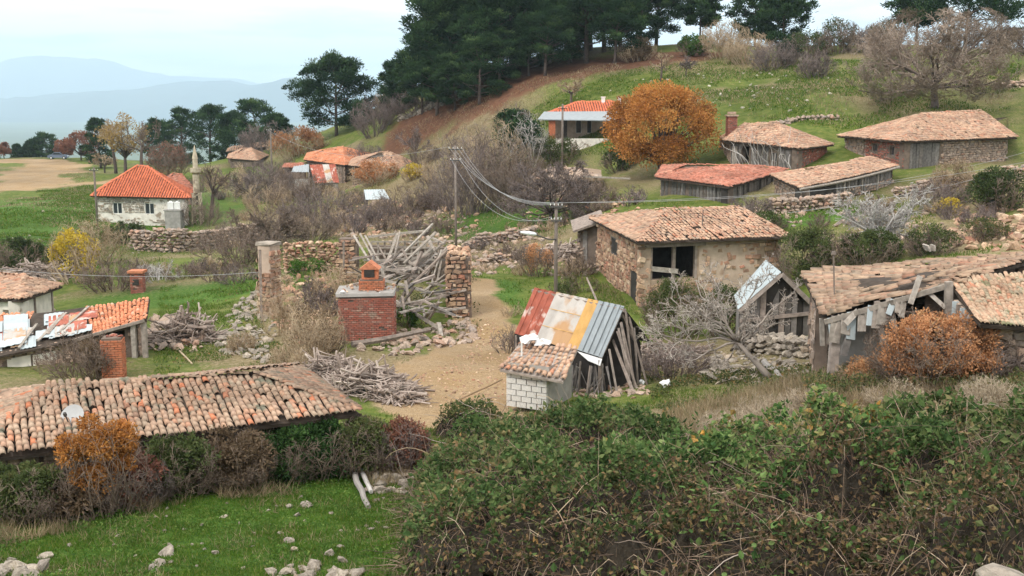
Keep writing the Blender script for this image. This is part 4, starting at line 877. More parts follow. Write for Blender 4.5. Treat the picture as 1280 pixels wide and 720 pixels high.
nr_ = 6; bh = (top_ - wz0) / nr_; nb = 4; key = None
bm_ = make_mesh('block', BOXV * (.5, .5, .5), [BOXF], np.zeros(6)); bm_.materials.append(M['block'])
for r in range(nr_):
    for i in range(nb + r % 2):
        u0, u1 = max(0, (i - .5 * (r % 2)) / nb), min(1, (i + 1 - .5 * (r % 2)) / nb); c = wl + X * L_ * (u0 + u1) / 2 + Yn * (U(0, .012)); ob = link('block', bm_, M['block'], e, (c[0], c[1], wz0 + (r + .5) * bh)); ob.scale = ((u1 - u0) * L_ - .028, .14, bh - .02); ob.rotation_euler = (0, 0, math.atan2(X[1], X[0]))
q = P(690, 425, 32.5)
for px_, py_, lb in ((662, 423, 'crumpled white rag on the left top of the block store roof'), (678, 429, 'crumpled white rag at the tin sheets above the tiles')):
    c = P(px_, py_, 32.9); mb = MB(); v = ICOV2 * (1 + .35 * rng.normal(size=(42, 1))) * np.array((.26, .2, .13)); mb.add(c + v, ICOF2); tag(mb.build('rag', M['white'], None, c - (0, 0, .12)), lb, 'rag')
for px_, lb in ((652, 'short metal pipe standing on the block store roof'),):
    c = P(px_, 445, 32); mb = MB(); bar(mb, c, c + (0, 0, .42), .05, .05); tag(mb.build('pipe', M['frame'], None, c), lb, 'pipe')
# long pole and ladder leaning at the shed
a_, b2 = P(735, 348, 36.4), G(791, 489); mb = MB(); tubes(mb, [polyl(np.array([b2]), np.array([a_ - b2]), np.array([np.linalg.norm(a_ - b2)]), 6, .015)[0]], np.array([np.linspace(.06, .03, 6)]), 6, .4); tag(mb.build('pole', M['timber'], None, b2), 'long thin pole leaning over the blue end of the tin shed', 'pole')
l0, l1 = G(787, 478), G(806, 470); up_ = np.array((-.45, .9, 1.35)); e = thing('ladder', 'rough stick ladder leaning at the right end of the tin shed', 'ladder', l0)
for q in (l0, l1): mb = MB(); bar(mb, q, q + up_, .05, .05, tint=U()); mb.build('rail', M['plank'], e)
for k in range(5): f_ = (k + .6) / 5.4; mb = MB(); bar(mb, l0 + up_ * f_ - (.05, 0, 0), l1 + up_ * f_ + (.05, 0, .03), .045, .04, tint=U()); mb.build('rung', M['plank'], e)

# little gabled hut with a white tin roof
r0, r1 = P(976, 340, 36), P(958, 325.5, 39.3); lf, lb = P(925, 386, 35.8), P(921, 369, 39); rf, rb = P(1013, 378, 36.6), P(992, 357, 40); cs = (lf + rf + lb + rb) / 4; gh = P(965, 432, 36)[2]
e = thing('gabled_hut', 'small board hut with gable and white tin roof slope', 'hut', (cs[0], cs[1], gh))
corrugated(e, 'roof_sheet', r1 + (-.02, 0, .02), r0 + (-.02, -.15, .02), lf + (-.1, -.15, 0), lb + (-.1, 0, 0), M['tin_white'], 8, .008)
corrugated(e, 'roof_sheet', r0 + (.03, -.1, 0), r1 + (.03, 0, 0), rb + (.1, 0, 0), rf + (.1, -.1, 0), M['plank_dark'], 3, .01)['label'] = 'dark board roof slope away from the camera'
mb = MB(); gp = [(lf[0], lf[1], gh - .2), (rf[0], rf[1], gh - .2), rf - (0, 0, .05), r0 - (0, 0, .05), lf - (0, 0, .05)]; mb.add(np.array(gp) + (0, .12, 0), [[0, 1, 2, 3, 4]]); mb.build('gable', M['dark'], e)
for k in range(11):
    u = (k + .5) / 11; c = lf * (1 - u) + rf * u; ht = (lf[2] + (r0[2] - lf[2]) * u / .56) if u < .56 else (rf[2] + (r0[2] - rf[2]) * (1 - u) / .44); lo_ = gh - .1 if k not in (5,) else gh + .7
    if k in (4, 9): continue
    mb = MB(); bar(mb, (c[0], c[1], lo_ + U(0, .35)), (c[0] + U(-.04, .04), c[1], ht - .1), .19, .03, up=(0, 1, 0), tint=U()); mb.build('plank', M['plank_dark'] if k % 3 else M['timber'], e)
mb = MB(); bar(mb, (lf[0], lf[1] - .06, gh + .9), (rf[0], rf[1] - .06, gh + 1.0), .12, .05, up=(0, 1, 0), tint=.4); mb.build('rail', M['timber'], e)
mb = MB(); bar(mb, lf + (-.05, -.12, -.07), r0 + (0, -.12, -.06), .14, .04, up=(0, 1, 0)); bar(mb, rf + (.05, -.1, -.07), r0 + (.01, -.1, -.06), .14, .04, up=(0, 1, 0)); mb.build('barge_board', M['timber'], e)
mb = MB(); wall_grid(mb, lb, lf, gh - .2, gh - .2, lb[2] - .1, lf[2] - .1, .1, []); wall_grid(mb, rf, rb, gh - .2, gh - .2, rf[2] - .1, rb[2] - .1, .1, []); wall_grid(mb, rb, lb, gh - .2, gh - .2, rb[2], lb[2], .1, []); mb.build('wall', M['plank_dark'], e)

# half collapsed barn on the right
E1, E0, T0, T1 = P(1030, 399, 27), P(1001, 341, 32), P(1318, 316, 31.5), P(1190, 352, 26)
cs = np.array((10.5, 28.5, 0)); gb = float(T(cs[0], cs[1])); e = thing('collapsing_barn', 'collapsing barn with slumped tile roof and splintered boards hanging at its open front', 'barn', (cs[0], cs[1], gb))
Roof().patch(E1, E0, T0, T1, .205, .30, jit=.03, miss=.04, sag=.10).lay(e, M['tile_barn'], 300, .94)
mb = MB(); slab(mb, [E1, E0, T0, T1], .08, drop=.03); mb.build('roof_bed', M['deck'], e)
Fl, Fr = P(1226, 404, 24.2), P(1420, 421, 24.8); Tr = P(1420, 328, 29.5); Tl2 = T1 + (.02, 0, -.05)
R = Roof().patch(Fl, Fr, Tr, Tl2, .168, .28, jit=.014, miss=.01, sag=.05)
R.lay(e, M['tile_tan2'], 220, .68)
mb = MB(); slab(mb, [Fl, Fr, Tr, Tl2], .08, drop=.03); mb.build('roof_bed', M['deck'], e)
Roof().line(T1, T0, row=.33).lay(e, M['tile_barn'], 30, .95)
for k in range(10):                                   # slipped courses lying crooked
    u, v = U(.05, .5), U(.15, .8); q = (E1 * (1 - v) + T1 * v) * (1 - u) + (E0 * (1 - v) + T0 * v) * u; R = Roof().line(q + (0, 0, .08), q + norm(T1 - E1) * U(.6, 1.6) + (0, 0, .12), row=.3); R.lay(e, M['tile_barn'], 9, .9)
F0 = lambda u: E1 * (1 - u) + T1 * u
for k in range(15):                                   # broken laths hanging from the eave
    u = .06 + k / 15 * .62; p = F0(u) + (0, -.03, -.02); l = U(.25, .75); mb = MB(); q = p + np.array((U(-.35, .1), -U(.0, .15), -l)); bar(mb, p, q, U(.12, .26), .025, up=(0, 1, 0), tint=U(), jit=.012); mb.build('lath', M['plank'] if k % 4 else M['tin_white'], e)
for u0, u1 in ((.0, .55), (.5, 1.0)): mb = MB(); bar(mb, F0(u0) + (0, -.05, -.06), F0(u1) + (0, -.05, -.06), .12, .12, tint=.7); mb.build('eave_beam', M['plank'], e)
for (x0, y0, d0, x1, y1, d1, wd) in ((1150, 345, 26.2, 1138, 380, 26, .12), (1108, 420, 26.5, 1180, 418, 26, .14), (1160, 365, 26.2, 1182, 385, 25.9, .10), (1096, 376, 26.6, 1104, 432, 26.4, .14), (1110, 372, 26.5, 1122, 425, 26.3, .13)):
    mb = MB(); bar(mb, P(x0, y0, d0), P(x1, y1, d1), wd, .06, up=(0, 1, 0), tint=U()); mb.build('board', M['plank'], e)
for (x0, y0, x1, y1, d0, wd, mm) in ((1046, 395, 1040, 472, 27, .22, 'timber'), (1027, 398, 1028, 432, 27.4, .10, 'plank'), (1036, 398, 1036, 430, 27.4, .09, 'plank'), (1064, 405, 1054, 444, 26.8, .16, 'plank_dark'), (1186, 352, 1184, 478, 25.9, .16, 'plank'), (1214, 398, 1213, 470, 24.9, .14, 'timber')):
    mb = MB(); bar(mb, P(x0, y0, d0), P(x1, y1, d0), wd, wd, tint=U()); mb.build('post', M[mm], e)
# back and side walls, unlit inside
for a_, b2, z1 in ((E0 + (.3, -.2, 0), T0 + (-.2, -.4, 0), -.3), (F0(.97) + (0, .5, 0), T0 + (-.3, -.5, 0), -.4), (E0 + (.35, -.2, 0), E1 + (.35, 2.0, 0), -.15)):
    mb = MB(); pt, n = wall_grid(mb, a_, b2, gb - .5, gb - .5, a_[2] + z1, b2[2] + z1, .35, []); mb.build('wall', M['mortar_dark'], e); stones_on(e, M['stone'], pt, n, np.linalg.norm((b2 - a_)[:2]), 2, [], .3, .05)
q0, q1 = F0(.25) + (0, 1.2, 0), F0(.62) + (0, .7, 0); mb = MB(); wall_grid(mb, q0, q1, gb - .4, gb - .4, q0[2] - .5, q1[2] - .6, .2, []); mb.build('partition', M['cement'], e)
q0, q1 = P(1192, 375, 25.5), P(1216, 396, 24.9); mb = MB(); pt, n = wall_grid(mb, q0, q1, gb - .3, gb - .3, q0[2], q1[2], .12, [(.2, .45, .78, .95)]); mb.build('wall', M['plaster_tan'], e)
for k in range(5): u = (k + .3) / 5; mb = MB(); bar(mb, np.array(pt(u, .5)) + (0, -.05, 0), np.array(pt(u, 1.0)) + (0, -.05, 0), .14, .03, up=(0, 1, 0), tint=U()); mb.build('board', M['plank'] if k % 2 else M['tin_white'], e)
q0, q1 = Fl + (.25, .45, 0), Fr + (0, .45, 0); mb = MB(); pt, n = wall_grid(mb, q0, q1, gb - .1, gb - .1, q0[2] - .12, q1[2] - .12, .4, []); mb.build('wall', M['mortar_dark'], e); stones_on(e, M['stone'], pt, n, np.linalg.norm((q1 - q0)[:2]), q0[2] - gb, [], .28, .06)
c = P(1043, 357, 28.5); mb = MB(); bar(mb, P(1043, 372, 28.5), P(1042, 318, 28.5), .03, .03); tubes(mb, [[P(1042, 318, 28.5), P(1042, 314, 28.5)]], np.array([[.07, .05]]), 6); tag(mb.build('roof_mast', M['pole'], None, c), 'thin vent pipe standing on the slumped barn roof', 'pipe')
q = P(880, 300, 52); mb = MB(); bar(mb, P(877, 294, 51), P(879, 262, 51), .035, .035); tag(mb.build('roof_mast', M['metal_dark'], None, P(877, 294, 51)), 'thin iron aerial pole on the stone house roof', 'aerial')
q = P(1173, 313, 34); mb = MB(); bar(mb, P(1160, 313, 33), P(1157, 306, 33), .45, .05, tint=.3); bar(mb, P(1166, 313, 33), P(1166, 306, 33), .35, .05, tint=.6); tag(mb.build('broken_boards', M['plank'], None, P(1163, 313, 33)), 'two grey boards sticking up behind the barn ridge', 'boards')
# ------------------------------------------------------------------ houses up the slope
# long house under the big bare tree
h = House('long_house', 'long stone house with broad tan tile roof at the right under the bare tree', 'house', P(1127, 177, 78), P(1272, 172, 83), P(1046, 170, 88), P(1152, 142.5, 85), P(1226, 138.5, 88), over=.5, c=P(1262, 165, 96))
h.roof(M['tile_tan'], .21, .31, scale=.95, sag=.08, jit=.018, planes='frl')
pt, n, L_, H_ = h.wall(0, M['mortar_dark'], [(.02, .33, 0, .97)]); n3 = np.array((n[0], n[1], 0))
stones_on(h.e, M['stone'], pt, n, L_, H_, [(.0, .34, 0, 1)], .30, .06)
mb = MB(); pt2, n2 = wall_grid(mb, np.array(pt(.02, 0)), np.array(pt(.33, 0)), pt(.02, 0)[2], pt(.33, 0)[2], pt(.02, .97)[2], pt(.33, .97)[2], .1, []); mb.build('door', M['dark'], h.e); planks_on(h.e, M['plank_dark'], pt2, n2, L_ * .31, [], .3, .0, True)
pt, n, L_, H_ = h.wall(3, M['mortar_dark'], [(.50, .56, .45, .8), (.78, .84, .45, .8)]); stones_on(h.e, M['brick'], pt, n, L_, H_, [(0, .35, 0, 1), (.48, .58, .4, .85), (.76, .86, .4, .85)], .24, .04, .9); stones_on(h.e, M['stone'], pt, n, L_, H_, [(.35, 1, 0, 1)], .28, .05)
for o in ((.50, .56, .45, .8), (.78, .84, .45, .8)): window(h.e, pt, n, o, M['timber'], 0, .15)
for u in (.36, .62, .72, .93): mb = MB(); bar(mb, np.array(pt(u, 0)) + n3 * .1, np.array(pt(u, 1)) + n3 * .1, .2, .1, up=(n[0], n[1], 0), tint=U()); mb.build('post', M['timber'], h.e)
h.wall(1, M['mortar_dark'], stone=M['stone']); h.wall(2, M['mortar_dark'])
# house with a chimney, vines over its front
h = House('chimney_house', 'grey weathered house with brick chimney and dry vines over its front', 'house', P(906, 176, 88), P(1001, 186, 81), P(900, 172, 96), P(930, 156, 90), P(968, 153, 88), over=.4, c=P(1043, 181, 87))
h.roof(M['tile_tan'], .21, .31, scale=.95, sag=.07, jit=.018, planes='frl')
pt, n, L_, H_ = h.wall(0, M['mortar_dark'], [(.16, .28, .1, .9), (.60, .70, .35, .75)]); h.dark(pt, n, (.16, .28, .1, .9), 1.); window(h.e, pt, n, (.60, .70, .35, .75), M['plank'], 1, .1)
planks_on(h.e, M['plank_dark'], pt, n, L_, [(.16, .28, 0, 1), (.58, .72, .0, 1)], .26, .05); h.door(pt, n, (.02, .1, 0, .85), M['plank'], depth=-.04)
pt, n, L_, H_ = h.wall(1, M['mortar_dark']); stones_on(h.e, M['brick'], pt, n, L_, H_, [], .22, .03, .9); h.wall(2, M['mortar_dark']); h.wall(3, M['mortar_dark'], stone=M['stone'])
c = P(914, 163, 90.5); ck = c.copy(); q = c + (0, 0, -.6); brick_stack(h.e, q, .75, .75, 1.75, M['brick'], .1); mb = MB(); box(mb, q + (0, 0, 1.8), (.48, .48, .06)); box(mb, q + (0, 0, 2.0), (.3, .3, .1)); mb.build('chimney_cap', M['stone'], h.e)
mb = MB()
for k in range(26):
    u = U(.1, .95); s_ = np.array(pt(0, 0)) * 0 + (h.w[0] * (1 - u) + h.w[1] * u); s_[2] = h.g[0]; pl = polyl(np.array([s_ + (0, -.15, 0)]), np.array([(U(-.6, .6), -.05, 1)]), np.array([U(2, 3.6)]), 7, .28); tubes(mb, pl, np.array([np.linspace(.045, .015, 7)]), 3, U())
ve = mb.build('vine', M['twig_grey'], h.e)
# low house with old red roof beside the orange tree
h = House('rusty_roofed_house', 'low board house with rust red tile roof right of the orange tree', 'house', P(819, 222, 75), P(912, 234, 69), P(828, 208, 84), P(858, 206, 79), P(948, 207.5, 78), over=.35, c=P(986, 212, 79))
h.roof(M['tile_rust'], .21, .31, scale=.95, sag=.07, jit=.018, planes='frl')
pt, n, L_, H_ = h.wall(0, M['mortar_dark'], [(.80, .97, 0, .9)]); planks_on(h.e, M['plank_dark'], pt, n, L_ * .78, [], .24, .1); h.door(pt, n, (.80, .97, 0, .9), M['plank'])
pt, n, L_, H_ = h.wall(1, M['dark']); planks_on(h.e, M['plank_dark'], pt, n, L_, [], .24, .25); h.wall(2, M['mortar_dark']); h.wall(3, M['mortar_dark'], stone=M['stone'])
# tan roofed barn with pale eave board
h = House('board_barn', 'low barn with tan tile roof and a pale curved eave pole before dark boards', 'barn', P(1000, 236, 66), P(1123, 208, 75), P(962, 219, 73), P(1003, 213, 71.5), P(1090, 199, 78.5), over=.3, c=P(1085, 200, 82))
h.roof(M['tile_tan'], .21, .31, scale=.95, sag=.08, jit=.02, planes='frlb')
pt, n, L_, H_ = h.wall(0, M['dark']); n3 = np.array((n[0], n[1], 0)); planks_on(h.e, M['plank_dark'], pt, n, L_, [(0, .35, 0, 1)], .26, .12); stones_on(h.e, M['stone'], pt, n, L_, H_, [(0, 1, .45, 1)], .3, .08, .8)
mb = MB(); q0, q1 = h.a + (0, -.1, -.02), h.b + (0, -.1, -.02); tubes(mb, [[q0 * (1 - t) + q1 * t + np.array((0, 0, -.12 * math.sin(3 * t))) for t in np.linspace(0, 1, 7)]], np.full((1, 7), .09), 5); mb.build('eave_pole', M['plank'], h.e)
for u in (.05, .42, .47, .62, .8): mb = MB(); bar(mb, np.array(pt(u, 0)) + n3 * .12, np.array(pt(u, 1)) + n3 * .12, .14, .12, up=n3, tint=U()); mb.build('post', M['plank'], h.e)
for k in (1, 2, 3): h.wall(k, M['mortar_dark'], stone=M['stone'])
# bungalow with the porch
h = House('porch_house', 'bungalow with red roof, grey porch awning and an orange porch column', 'house', P(684, 143, 112), P(790, 141.5, 112), P(684, 141, 121), P(722, 127.5, 117), P(765, 126.5, 117), over=.3, ground=P(700, 184, 110)[2])
h.roof(M['tile_red'], .26, .33, scale=1.12, planes='frl', sag=.015, jit=.006)
W1 = (.12, .2, .35, .95); opf = [(.16, .22, .05, .85), (.33, .40, .42, .86), (.47, .53, .42, .86), (.68, .76, .05, .86)]
pt, n, L_, H_ = h.wall(0, M['plaster_tan'], opf); n3 = np.array((n[0], n[1], 0))
for o in (opf[1], opf[2]): window(h.e, pt, n, o, M['frame'], 0, .1)
for o in (opf[0], opf[3]): h.door(pt, n, o, M['plank_dark'])
for k in (1, 2, 3): h.wall(k, M['plaster_tan'])
z0 = P(700, 184, 110)[2]; aw = [P(672, 149, 108.2), P(772, 150.5, 108.2), P(776, 139, 112.5), P(680, 139.5, 112.5)]; mb = MB(); slab(mb, aw, .09); mb.build('porch_awning', M['tin_grey'], h.e)
for px_ in (690, 768): q = P(px_, 160, 108.8); mb = MB(); box(mb, (q[0], q[1], (z0 + aw[0][2]) / 2 + .4), (.32 if px_ < 700 else .12, .3, (aw[0][2] - z0) / 2 - .45)); mb.build('porch_column', M['brick_orange'] if px_ < 700 else M['plaster'], h.e)
q = P(719, 178, 108.6); mb = MB(); box(mb, (q[0], q[1], z0 + .35), (4.2, .12, .55)); mb.build('porch_wall', M['plaster'], h.e); mb = MB(); box(mb, (q[0], q[1] + 1.7, z0 + .2), (4.2, 1.7, .45)); mb.build('porch_floor', M['cement'], h.e)
for px_ in (792, 838): pass
for px_, lb in ((754, 'left of two white vents on the porch house ridge'), (774, 'right of two white vents on the porch house ridge')): q = P(px_, 126, 116.5); mb = MB(); box(mb, q, (.18, .18, .35)); box(mb, q + (0, 0, .38), (.24, .24, .05)); tag(mb.build('roof_vent', M['frame'], None, q - (0, 0, .35)), lb, 'vent')
# hut with an earth roof
h = House('earth_roofed_hut', 'low dark stone hut under a heap of earth and brush below the bungalow', 'hut', P(660, 224, 88), P(752, 221, 87), P(668, 215, 97), P(690, 209, 91), P(725, 209, 91), over=.3, ground=float(T(5, 88)) - .4)
mb = MB(); [slab(mb, q, .3, .5) for q in ([h.a, h.b, h.r1, h.r0], [h.b, h.c, h.r1], [h.c, h.d, h.r0, h.r1], [h.d, h.a, h.r0])]; mb.build('roof', M['mortar'], h.e)
mb = MB(); q = np.array([(h.a * (1 - a_) + h.b * a_) * (1 - v) + (h.r0 * (1 - a_) + h.r1 * a_) * v for a_, v in U(0, 1, (160, 2))]); rocks(mb, q, U(.12, .32, 160), .5); mb.build('roof_stones', M['stone'], h.e, kind='stuff')
for k in range(4): h.wall(k, M['mortar_dark'], [(.72, .88, .0, .85)] if k == 0 else [], stone=M['stone'], size=.32, proud=.08)
mb = MB(); bar(mb, h.b + (-1.5, -.3, .05), h.b + (2.2, -.6, -.1), .15, .12); mb.build('eave_beam', M['plank'], h.e)
# cluster on the far slope
h = House('clustered_house', 'orange tile roof, left of the joined pair beyond the ruins', 'house', P(380, 200, 141), P(432, 207, 137), P(384, 192, 150), P(403, 187.5, 144), P(428, 183.5, 145), c=P(469, 194, 145))
h.roof(M['tile_orange'], .27, .34, scale=1.15, planes='frl', sag=.06); [h.wall(k, M['mortar_dark'], [(.3, .42, .2, .8)] if k == 0 else [], stone=M['stone']) for k in range(4)]
h = House('clustered_house', 'tan tile roof with pointed top, right of the joined pair beyond the ruins', 'house', P(436, 207, 134), P(500, 213.5, 130), P(440, 198, 142), P(474, 191, 135), P(487, 190, 135.5), c=P(530, 208, 136))
h.roof(M['tile_tan'], .27, .34, scale=1.15, planes='frl', sag=.06); [h.wall(k, M['mortar_dark'], stone=M['stone']) for k in range(4)]
q = [P(387, 206, 133), P(419, 205, 133), P(424, 228, 130), P(393, 229, 130)]; e = thing('rusty_shed', 'small shed with ribbed rust red and white tin sheet sloping to the front', 'shed', P(405, 238, 131)); gq = P(405, 240, 131)[2]
for k in range(4): u0, u1 = k / 4, (k + 1) / 4; corrugated(e, 'roof_sheet', q[0] * (1 - u0) + q[1] * u0, q[0] * (1 - u1) + q[1] * u1, q[3] * (1 - u1) + q[2] * u1, q[3] * (1 - u0) + q[2] * u0, M['tin_rust'] if k != 2 else M['tin_pale'], 3, .03)
mb = MB(); wall_grid(mb, q[3] + (.2, .2, 0), q[2] + (-.2, .2, 0), gq, gq, q[3][2] - .1, q[2][2] - .1, .2, [(.2, .8, 0, .8)]); wall_grid(mb, q[2] + (-.2, .2, 0), q[1] + (-.2, 0, 0), gq, gq, q[2][2] - .1, q[1][2] - .1, .2, []); wall_grid(mb, q[0] + (.2, 0, 0), q[3] + (.2, .2, 0), gq, gq, q[0][2] - .1, q[3][2] - .1, .2, []); mb.build('wall', M['cement'], e)
q = [P(367, 208, 134), P(386, 205, 134), P(386, 215, 131.5), P(364, 215, 131.5)]; e = thing('grey_roofed_shed', 'small open shed with blue grey tin sheet beside the rusty one', 'shed', P(376, 236, 132)); corrugated(e, 'roof_sheet', *q, M['tin_grey'], 6, .03)
for i in (2, 3): mb = MB(); bar(mb, (q[i][0], q[i][1] + .1, P(376, 237, 132)[2]), q[i] + (0, .1, -.05), .15, .15); mb.build('post', M['timber'], e)
mb = MB(); box(mb, P(375, 231, 132), (1.2, .2, .7)); mb.build('wall', M['cement'], e)
h = House('low_red_roof', 'low narrow red roof peeping out left of the two tin sheds', 'house', P(353, 210, 138), P(382, 209, 137), P(356, 205, 143), P(360, 205, 140), P(378, 204, 140)); h.roof(M['tile_rust'], .28, .34, scale=1.2, planes='fl'); [h.wall(k, M['mortar_dark']) for k in range(4)]
q = [P(455, 237, 109), P(480, 236.5, 109), P(487.5, 249, 106.5), P(457, 249.5, 106.5)]; e = thing('white_roofed_shelter', 'tiny shelter with flat whitish tin roof among the brush', 'shelter', P(471, 256, 107)); corrugated(e, 'roof_sheet', *q, M['tin_white'], 8, .02)
for i in range(4): mb = MB(); bar(mb, (q[i][0] * .995 + .012, q[i][1], float(T(q[i][0], q[i][1])) - .3), q[i] - (0, 0, .03), .15, .15); mb.build('post', M['timber'], e)
mb = MB(); wall_grid(mb, q[3], q[2], q[3][2] - 1.5, q[3][2] - 1.5, q[3][2] - .1, q[2][2] - .1, .2, [(.0, .25, 0, 1)]); mb.build('wall', M['plaster_tan'], e); mb = MB(); wall_grid(mb, q[0], q[3], q[3][2] - 1.5, q[3][2] - 1.5, q[0][2] - .1, q[3][2] - .1, .2, []); mb.build('wall', M['dark'], e)
h = House('far_tan_house', 'far tan tile roof with pointed top in front of the pines on the left', 'house', P(284, 198, 172), P(322, 201, 167), P(286, 193, 180), P(303, 186, 174), P(313, 185.5, 174), c=P(336, 194, 176)); h.roof(M['tile_tan'], .3, .36, scale=1.25, planes='frl'); [h.wall(k, M['mortar_dark']) for k in range(4)]
h = House('far_tan_house', 'farthest long mossy tan roof just behind the pointed tan roof', 'house', P(283, 190, 186), P(338, 183, 188), P(285, 186, 195), P(290, 184, 190), P(336, 177, 192)); h.roof(M['tile'], .3, .36, scale=1.25, planes='frl'); [h.wall(k, M['mortar_dark']) for k in range(4)]

# ------------------------------------------------------------------ the ruin in the middle
c = GX(333, 46.5); e = thing('stone_pillar', 'tall broken wall end of rough stone with smooth plastered top, left of the ruin', 'ruin', c); tz = P(333, 305, 46.5)[2]; H_ = tz - c[2] + .2; w_, d_ = .62, .8
mb = MB(); box(mb, (c[0], c[1] + .3, c[2] - .2 + H_ / 2), (w_ / 2, d_ / 2, H_ / 2), -.35, .5, .02); mb.build('core', M['plaster_tan'], e)
ca, sa = math.cos(-.35), math.sin(-.35); Xp, Yp = np.array((ca, sa, 0)), np.array((-sa, ca, 0)); cc = np.array((c[0], c[1] + .3, 0))
for s_, (A_, B_) in enumerate(((-Xp * w_ / 2 - Yp * d_ / 2, Xp * w_ / 2 - Yp * d_ / 2), (Xp * w_ / 2 - Yp * d_ / 2, Xp * w_ / 2 + Yp * d_ / 2), (-Xp * w_ / 2 + Yp * d_ / 2, -Xp * w_ / 2 - Yp * d_ / 2))):
    a_, b2 = cc + A_, cc + B_; pf = lambda u, v, a_=a_, b2=b2: tuple((a_ * (1 - u) + b2 * u)[:2]) + (c[2] - .2 + H_ * v,)
    dv_ = norm(b2 - a_); stones_on(e, M['stone_warm'], pf, np.array((dv_[1], -dv_[0])), np.linalg.norm(b2 - a_), H_, [(0, 1, .66, 1)] if s_ == 0 else [(0, 1, .9, 1)], .26, .07, 1, 40)
mb = MB(); box(mb, cc + (0, 0, tz - .02), (.36, .42, .05), -.35, .3, .03); mb.build('cap_stone', M['stone_grey'], e)
mb = MB(); bar(mb, P(325, 312, 45.8), P(327, 405, 45.4), .1, .1, tint=.9); mb.build('corner_post', M['plank'], e)
drywall('ruin_wall', 'low broken stone wall closing the back of the ruin', [GX(356, 57), GX(392, 57.5), GX(430, 57.5)], P(390, 306, 57)[2] - GX(390, 57)[2] + .3, .5, M['stone_warm'], .26, 130, cat='ruin wall', decay=.08)
c0 = GX(436, 55); e = thing('ruin_wall', 'squat stone wall end with upright post beside the collapsed timbers', 'ruin wall', c0); tz = P(436, 300, 55)[2]; mb = MB(); box(mb, (c0[0], c0[1], (tz + c0[2]) / 2), (.45, .4, (tz - c0[2]) / 2 + .1)); mb.build('core', M['mortar_dark'], e)
pf = lambda u, v: (c0[0] - .45 + .9 * u, c0[1] - .4, c0[2] + (tz - c0[2]) * v); stones_on(e, M['stone_warm'], pf, np.array((0, -1)), .9, tz - c0[2], [], .26, .07, 1, 40); mb = MB(); bar(mb, P(429.5, 302, 54), P(429.5, 335, 54), .09, .09, tint=.8); mb.build('post', M['plank'], e)
# right hand wall stub of the ruin
c0 = GX(572, 47); tz = P(572, 318, 47)[2]; e = thing('ruin_wall', 'thick dry stone wall stub right of the collapsed timbers', 'ruin wall', c0); mb = MB(); box(mb, (c0[0], c0[1] + 1.2, (tz + c0[2]) / 2 - .1), (.42, 1.6, (tz - c0[2]) / 2), .1, .5, .03); mb.build('core', M['mortar_dark'], e)
for a_, b2, nn in ((c0 + (-.42, -.4, 0), c0 + (.42, -.4, 0), (0, -1)), (c0 + (-.42, 2.8, 0), c0 + (-.42, -.4, 0), (-1, 0)), (c0 + (.45, -.4, 0), c0 + (.35, 2.8, 0), (1, 0))):
    pf = lambda u, v, a_=a_, b2=b2: tuple((a_ * (1 - u) + b2 * u)[:2]) + (c0[2] - .2 + (tz - c0[2] + .15) * v,); stones_on(e, M['stone_warm'], pf, np.array(nn, float), np.linalg.norm((b2 - a_)[:2]), tz - c0[2] + .1, [], .25, .09, 1, 90)
mb = MB(); rocks(mb, np.array([(c0[0] + U(-.4, .4), c0[1] + U(-.3, 2.6), tz - .02) for _ in range(40)]), U(.1, .24, 40)); mb.build('loose_stones', M['stone_warm'], e, kind='stuff')
# brick hearth with gabled chimney head
c0 = GX(454, 41.5); c0[2] = P(454, 430, 41.5)[2]; zt = P(454, 369, 41.5)[2]; e = thing('brick_hearth', 'brick hearth block with cement slab and small gabled orange brick chimney', 'hearth', c0)
wd = 70 * mpp(41.5); brick_stack(e, (c0[0], c0[1] + .9, c0[2] - .15), wd, 1.8, zt - c0[2] + .1, M['brick'], .06, .2, .075, single=300)
mb = MB(); box(mb, (c0[0] - .02, c0[1] + .9, zt + .02), (wd / 2 + .05, .96, .07), .06, .5, .035); mb.build('slab', M['cement'], e)
q = P(465, 362, 42.6); q[2] = zt + .06; brick_stack(e, q, .95, .8, .42, M['brick_orange'], .06, .2, .075); z2 = zt + .46
mb = MB(); box(mb, (q[0] - .05, q[1], z2 + .25), (.32, .32, .22), .06, .5); hd = mb.build('chimney_head', M['brick_orange'], e)
mb = MB(); mb.add([(q[0] - .45, q[1] - .38, z2 + .42), (q[0] + .35, q[1] - .38, z2 + .42), (q[0] - .05, q[1] - .38, z2 + .72), (q[0] - .45, q[1] + .38, z2 + .42), (q[0] + .35, q[1] + .38, z2 + .42), (q[0] - .05, q[1] + .38, z2 + .72)], [(0, 1, 2), (5, 4, 3)]); mb.F[4] = [(np.array([(0, 2, 5, 3), (2, 1, 4, 5), (1, 0, 3, 4)]), np.full(3, .4))]; mb.build('gable_cap', M['brick_orange'], e)
mb = MB(); box(mb, (q[0] - .05, q[1] - .33, z2 + .27), (.2, .03, .15)); mb.build('flue', M['dark'], e)
mb = MB(); rocks(mb, np.array([(c0[0] + U(-wd / 2, wd / 2), c0[1] + U(.1, 1.7), zt + .12) for _ in range(26)]), U(.04, .12, 26)); mb.build('loose_stones', M['stone_warm'], e, kind='stuff')
for px_, py_, s_ in ((428, 366, .2), (472, 368, .2), (440, 369, .12)): o = rock_obj('white_stone', P(px_, py_, 41.6), s_, M['white'], None, .45); tag(o, {428: 'pale stone on the left of the hearth slab', 472: 'largest white stone on the hearth slab by the chimney', 440: 'tiny white stone in the middle of the hearth slab'}[px_], 'stone')
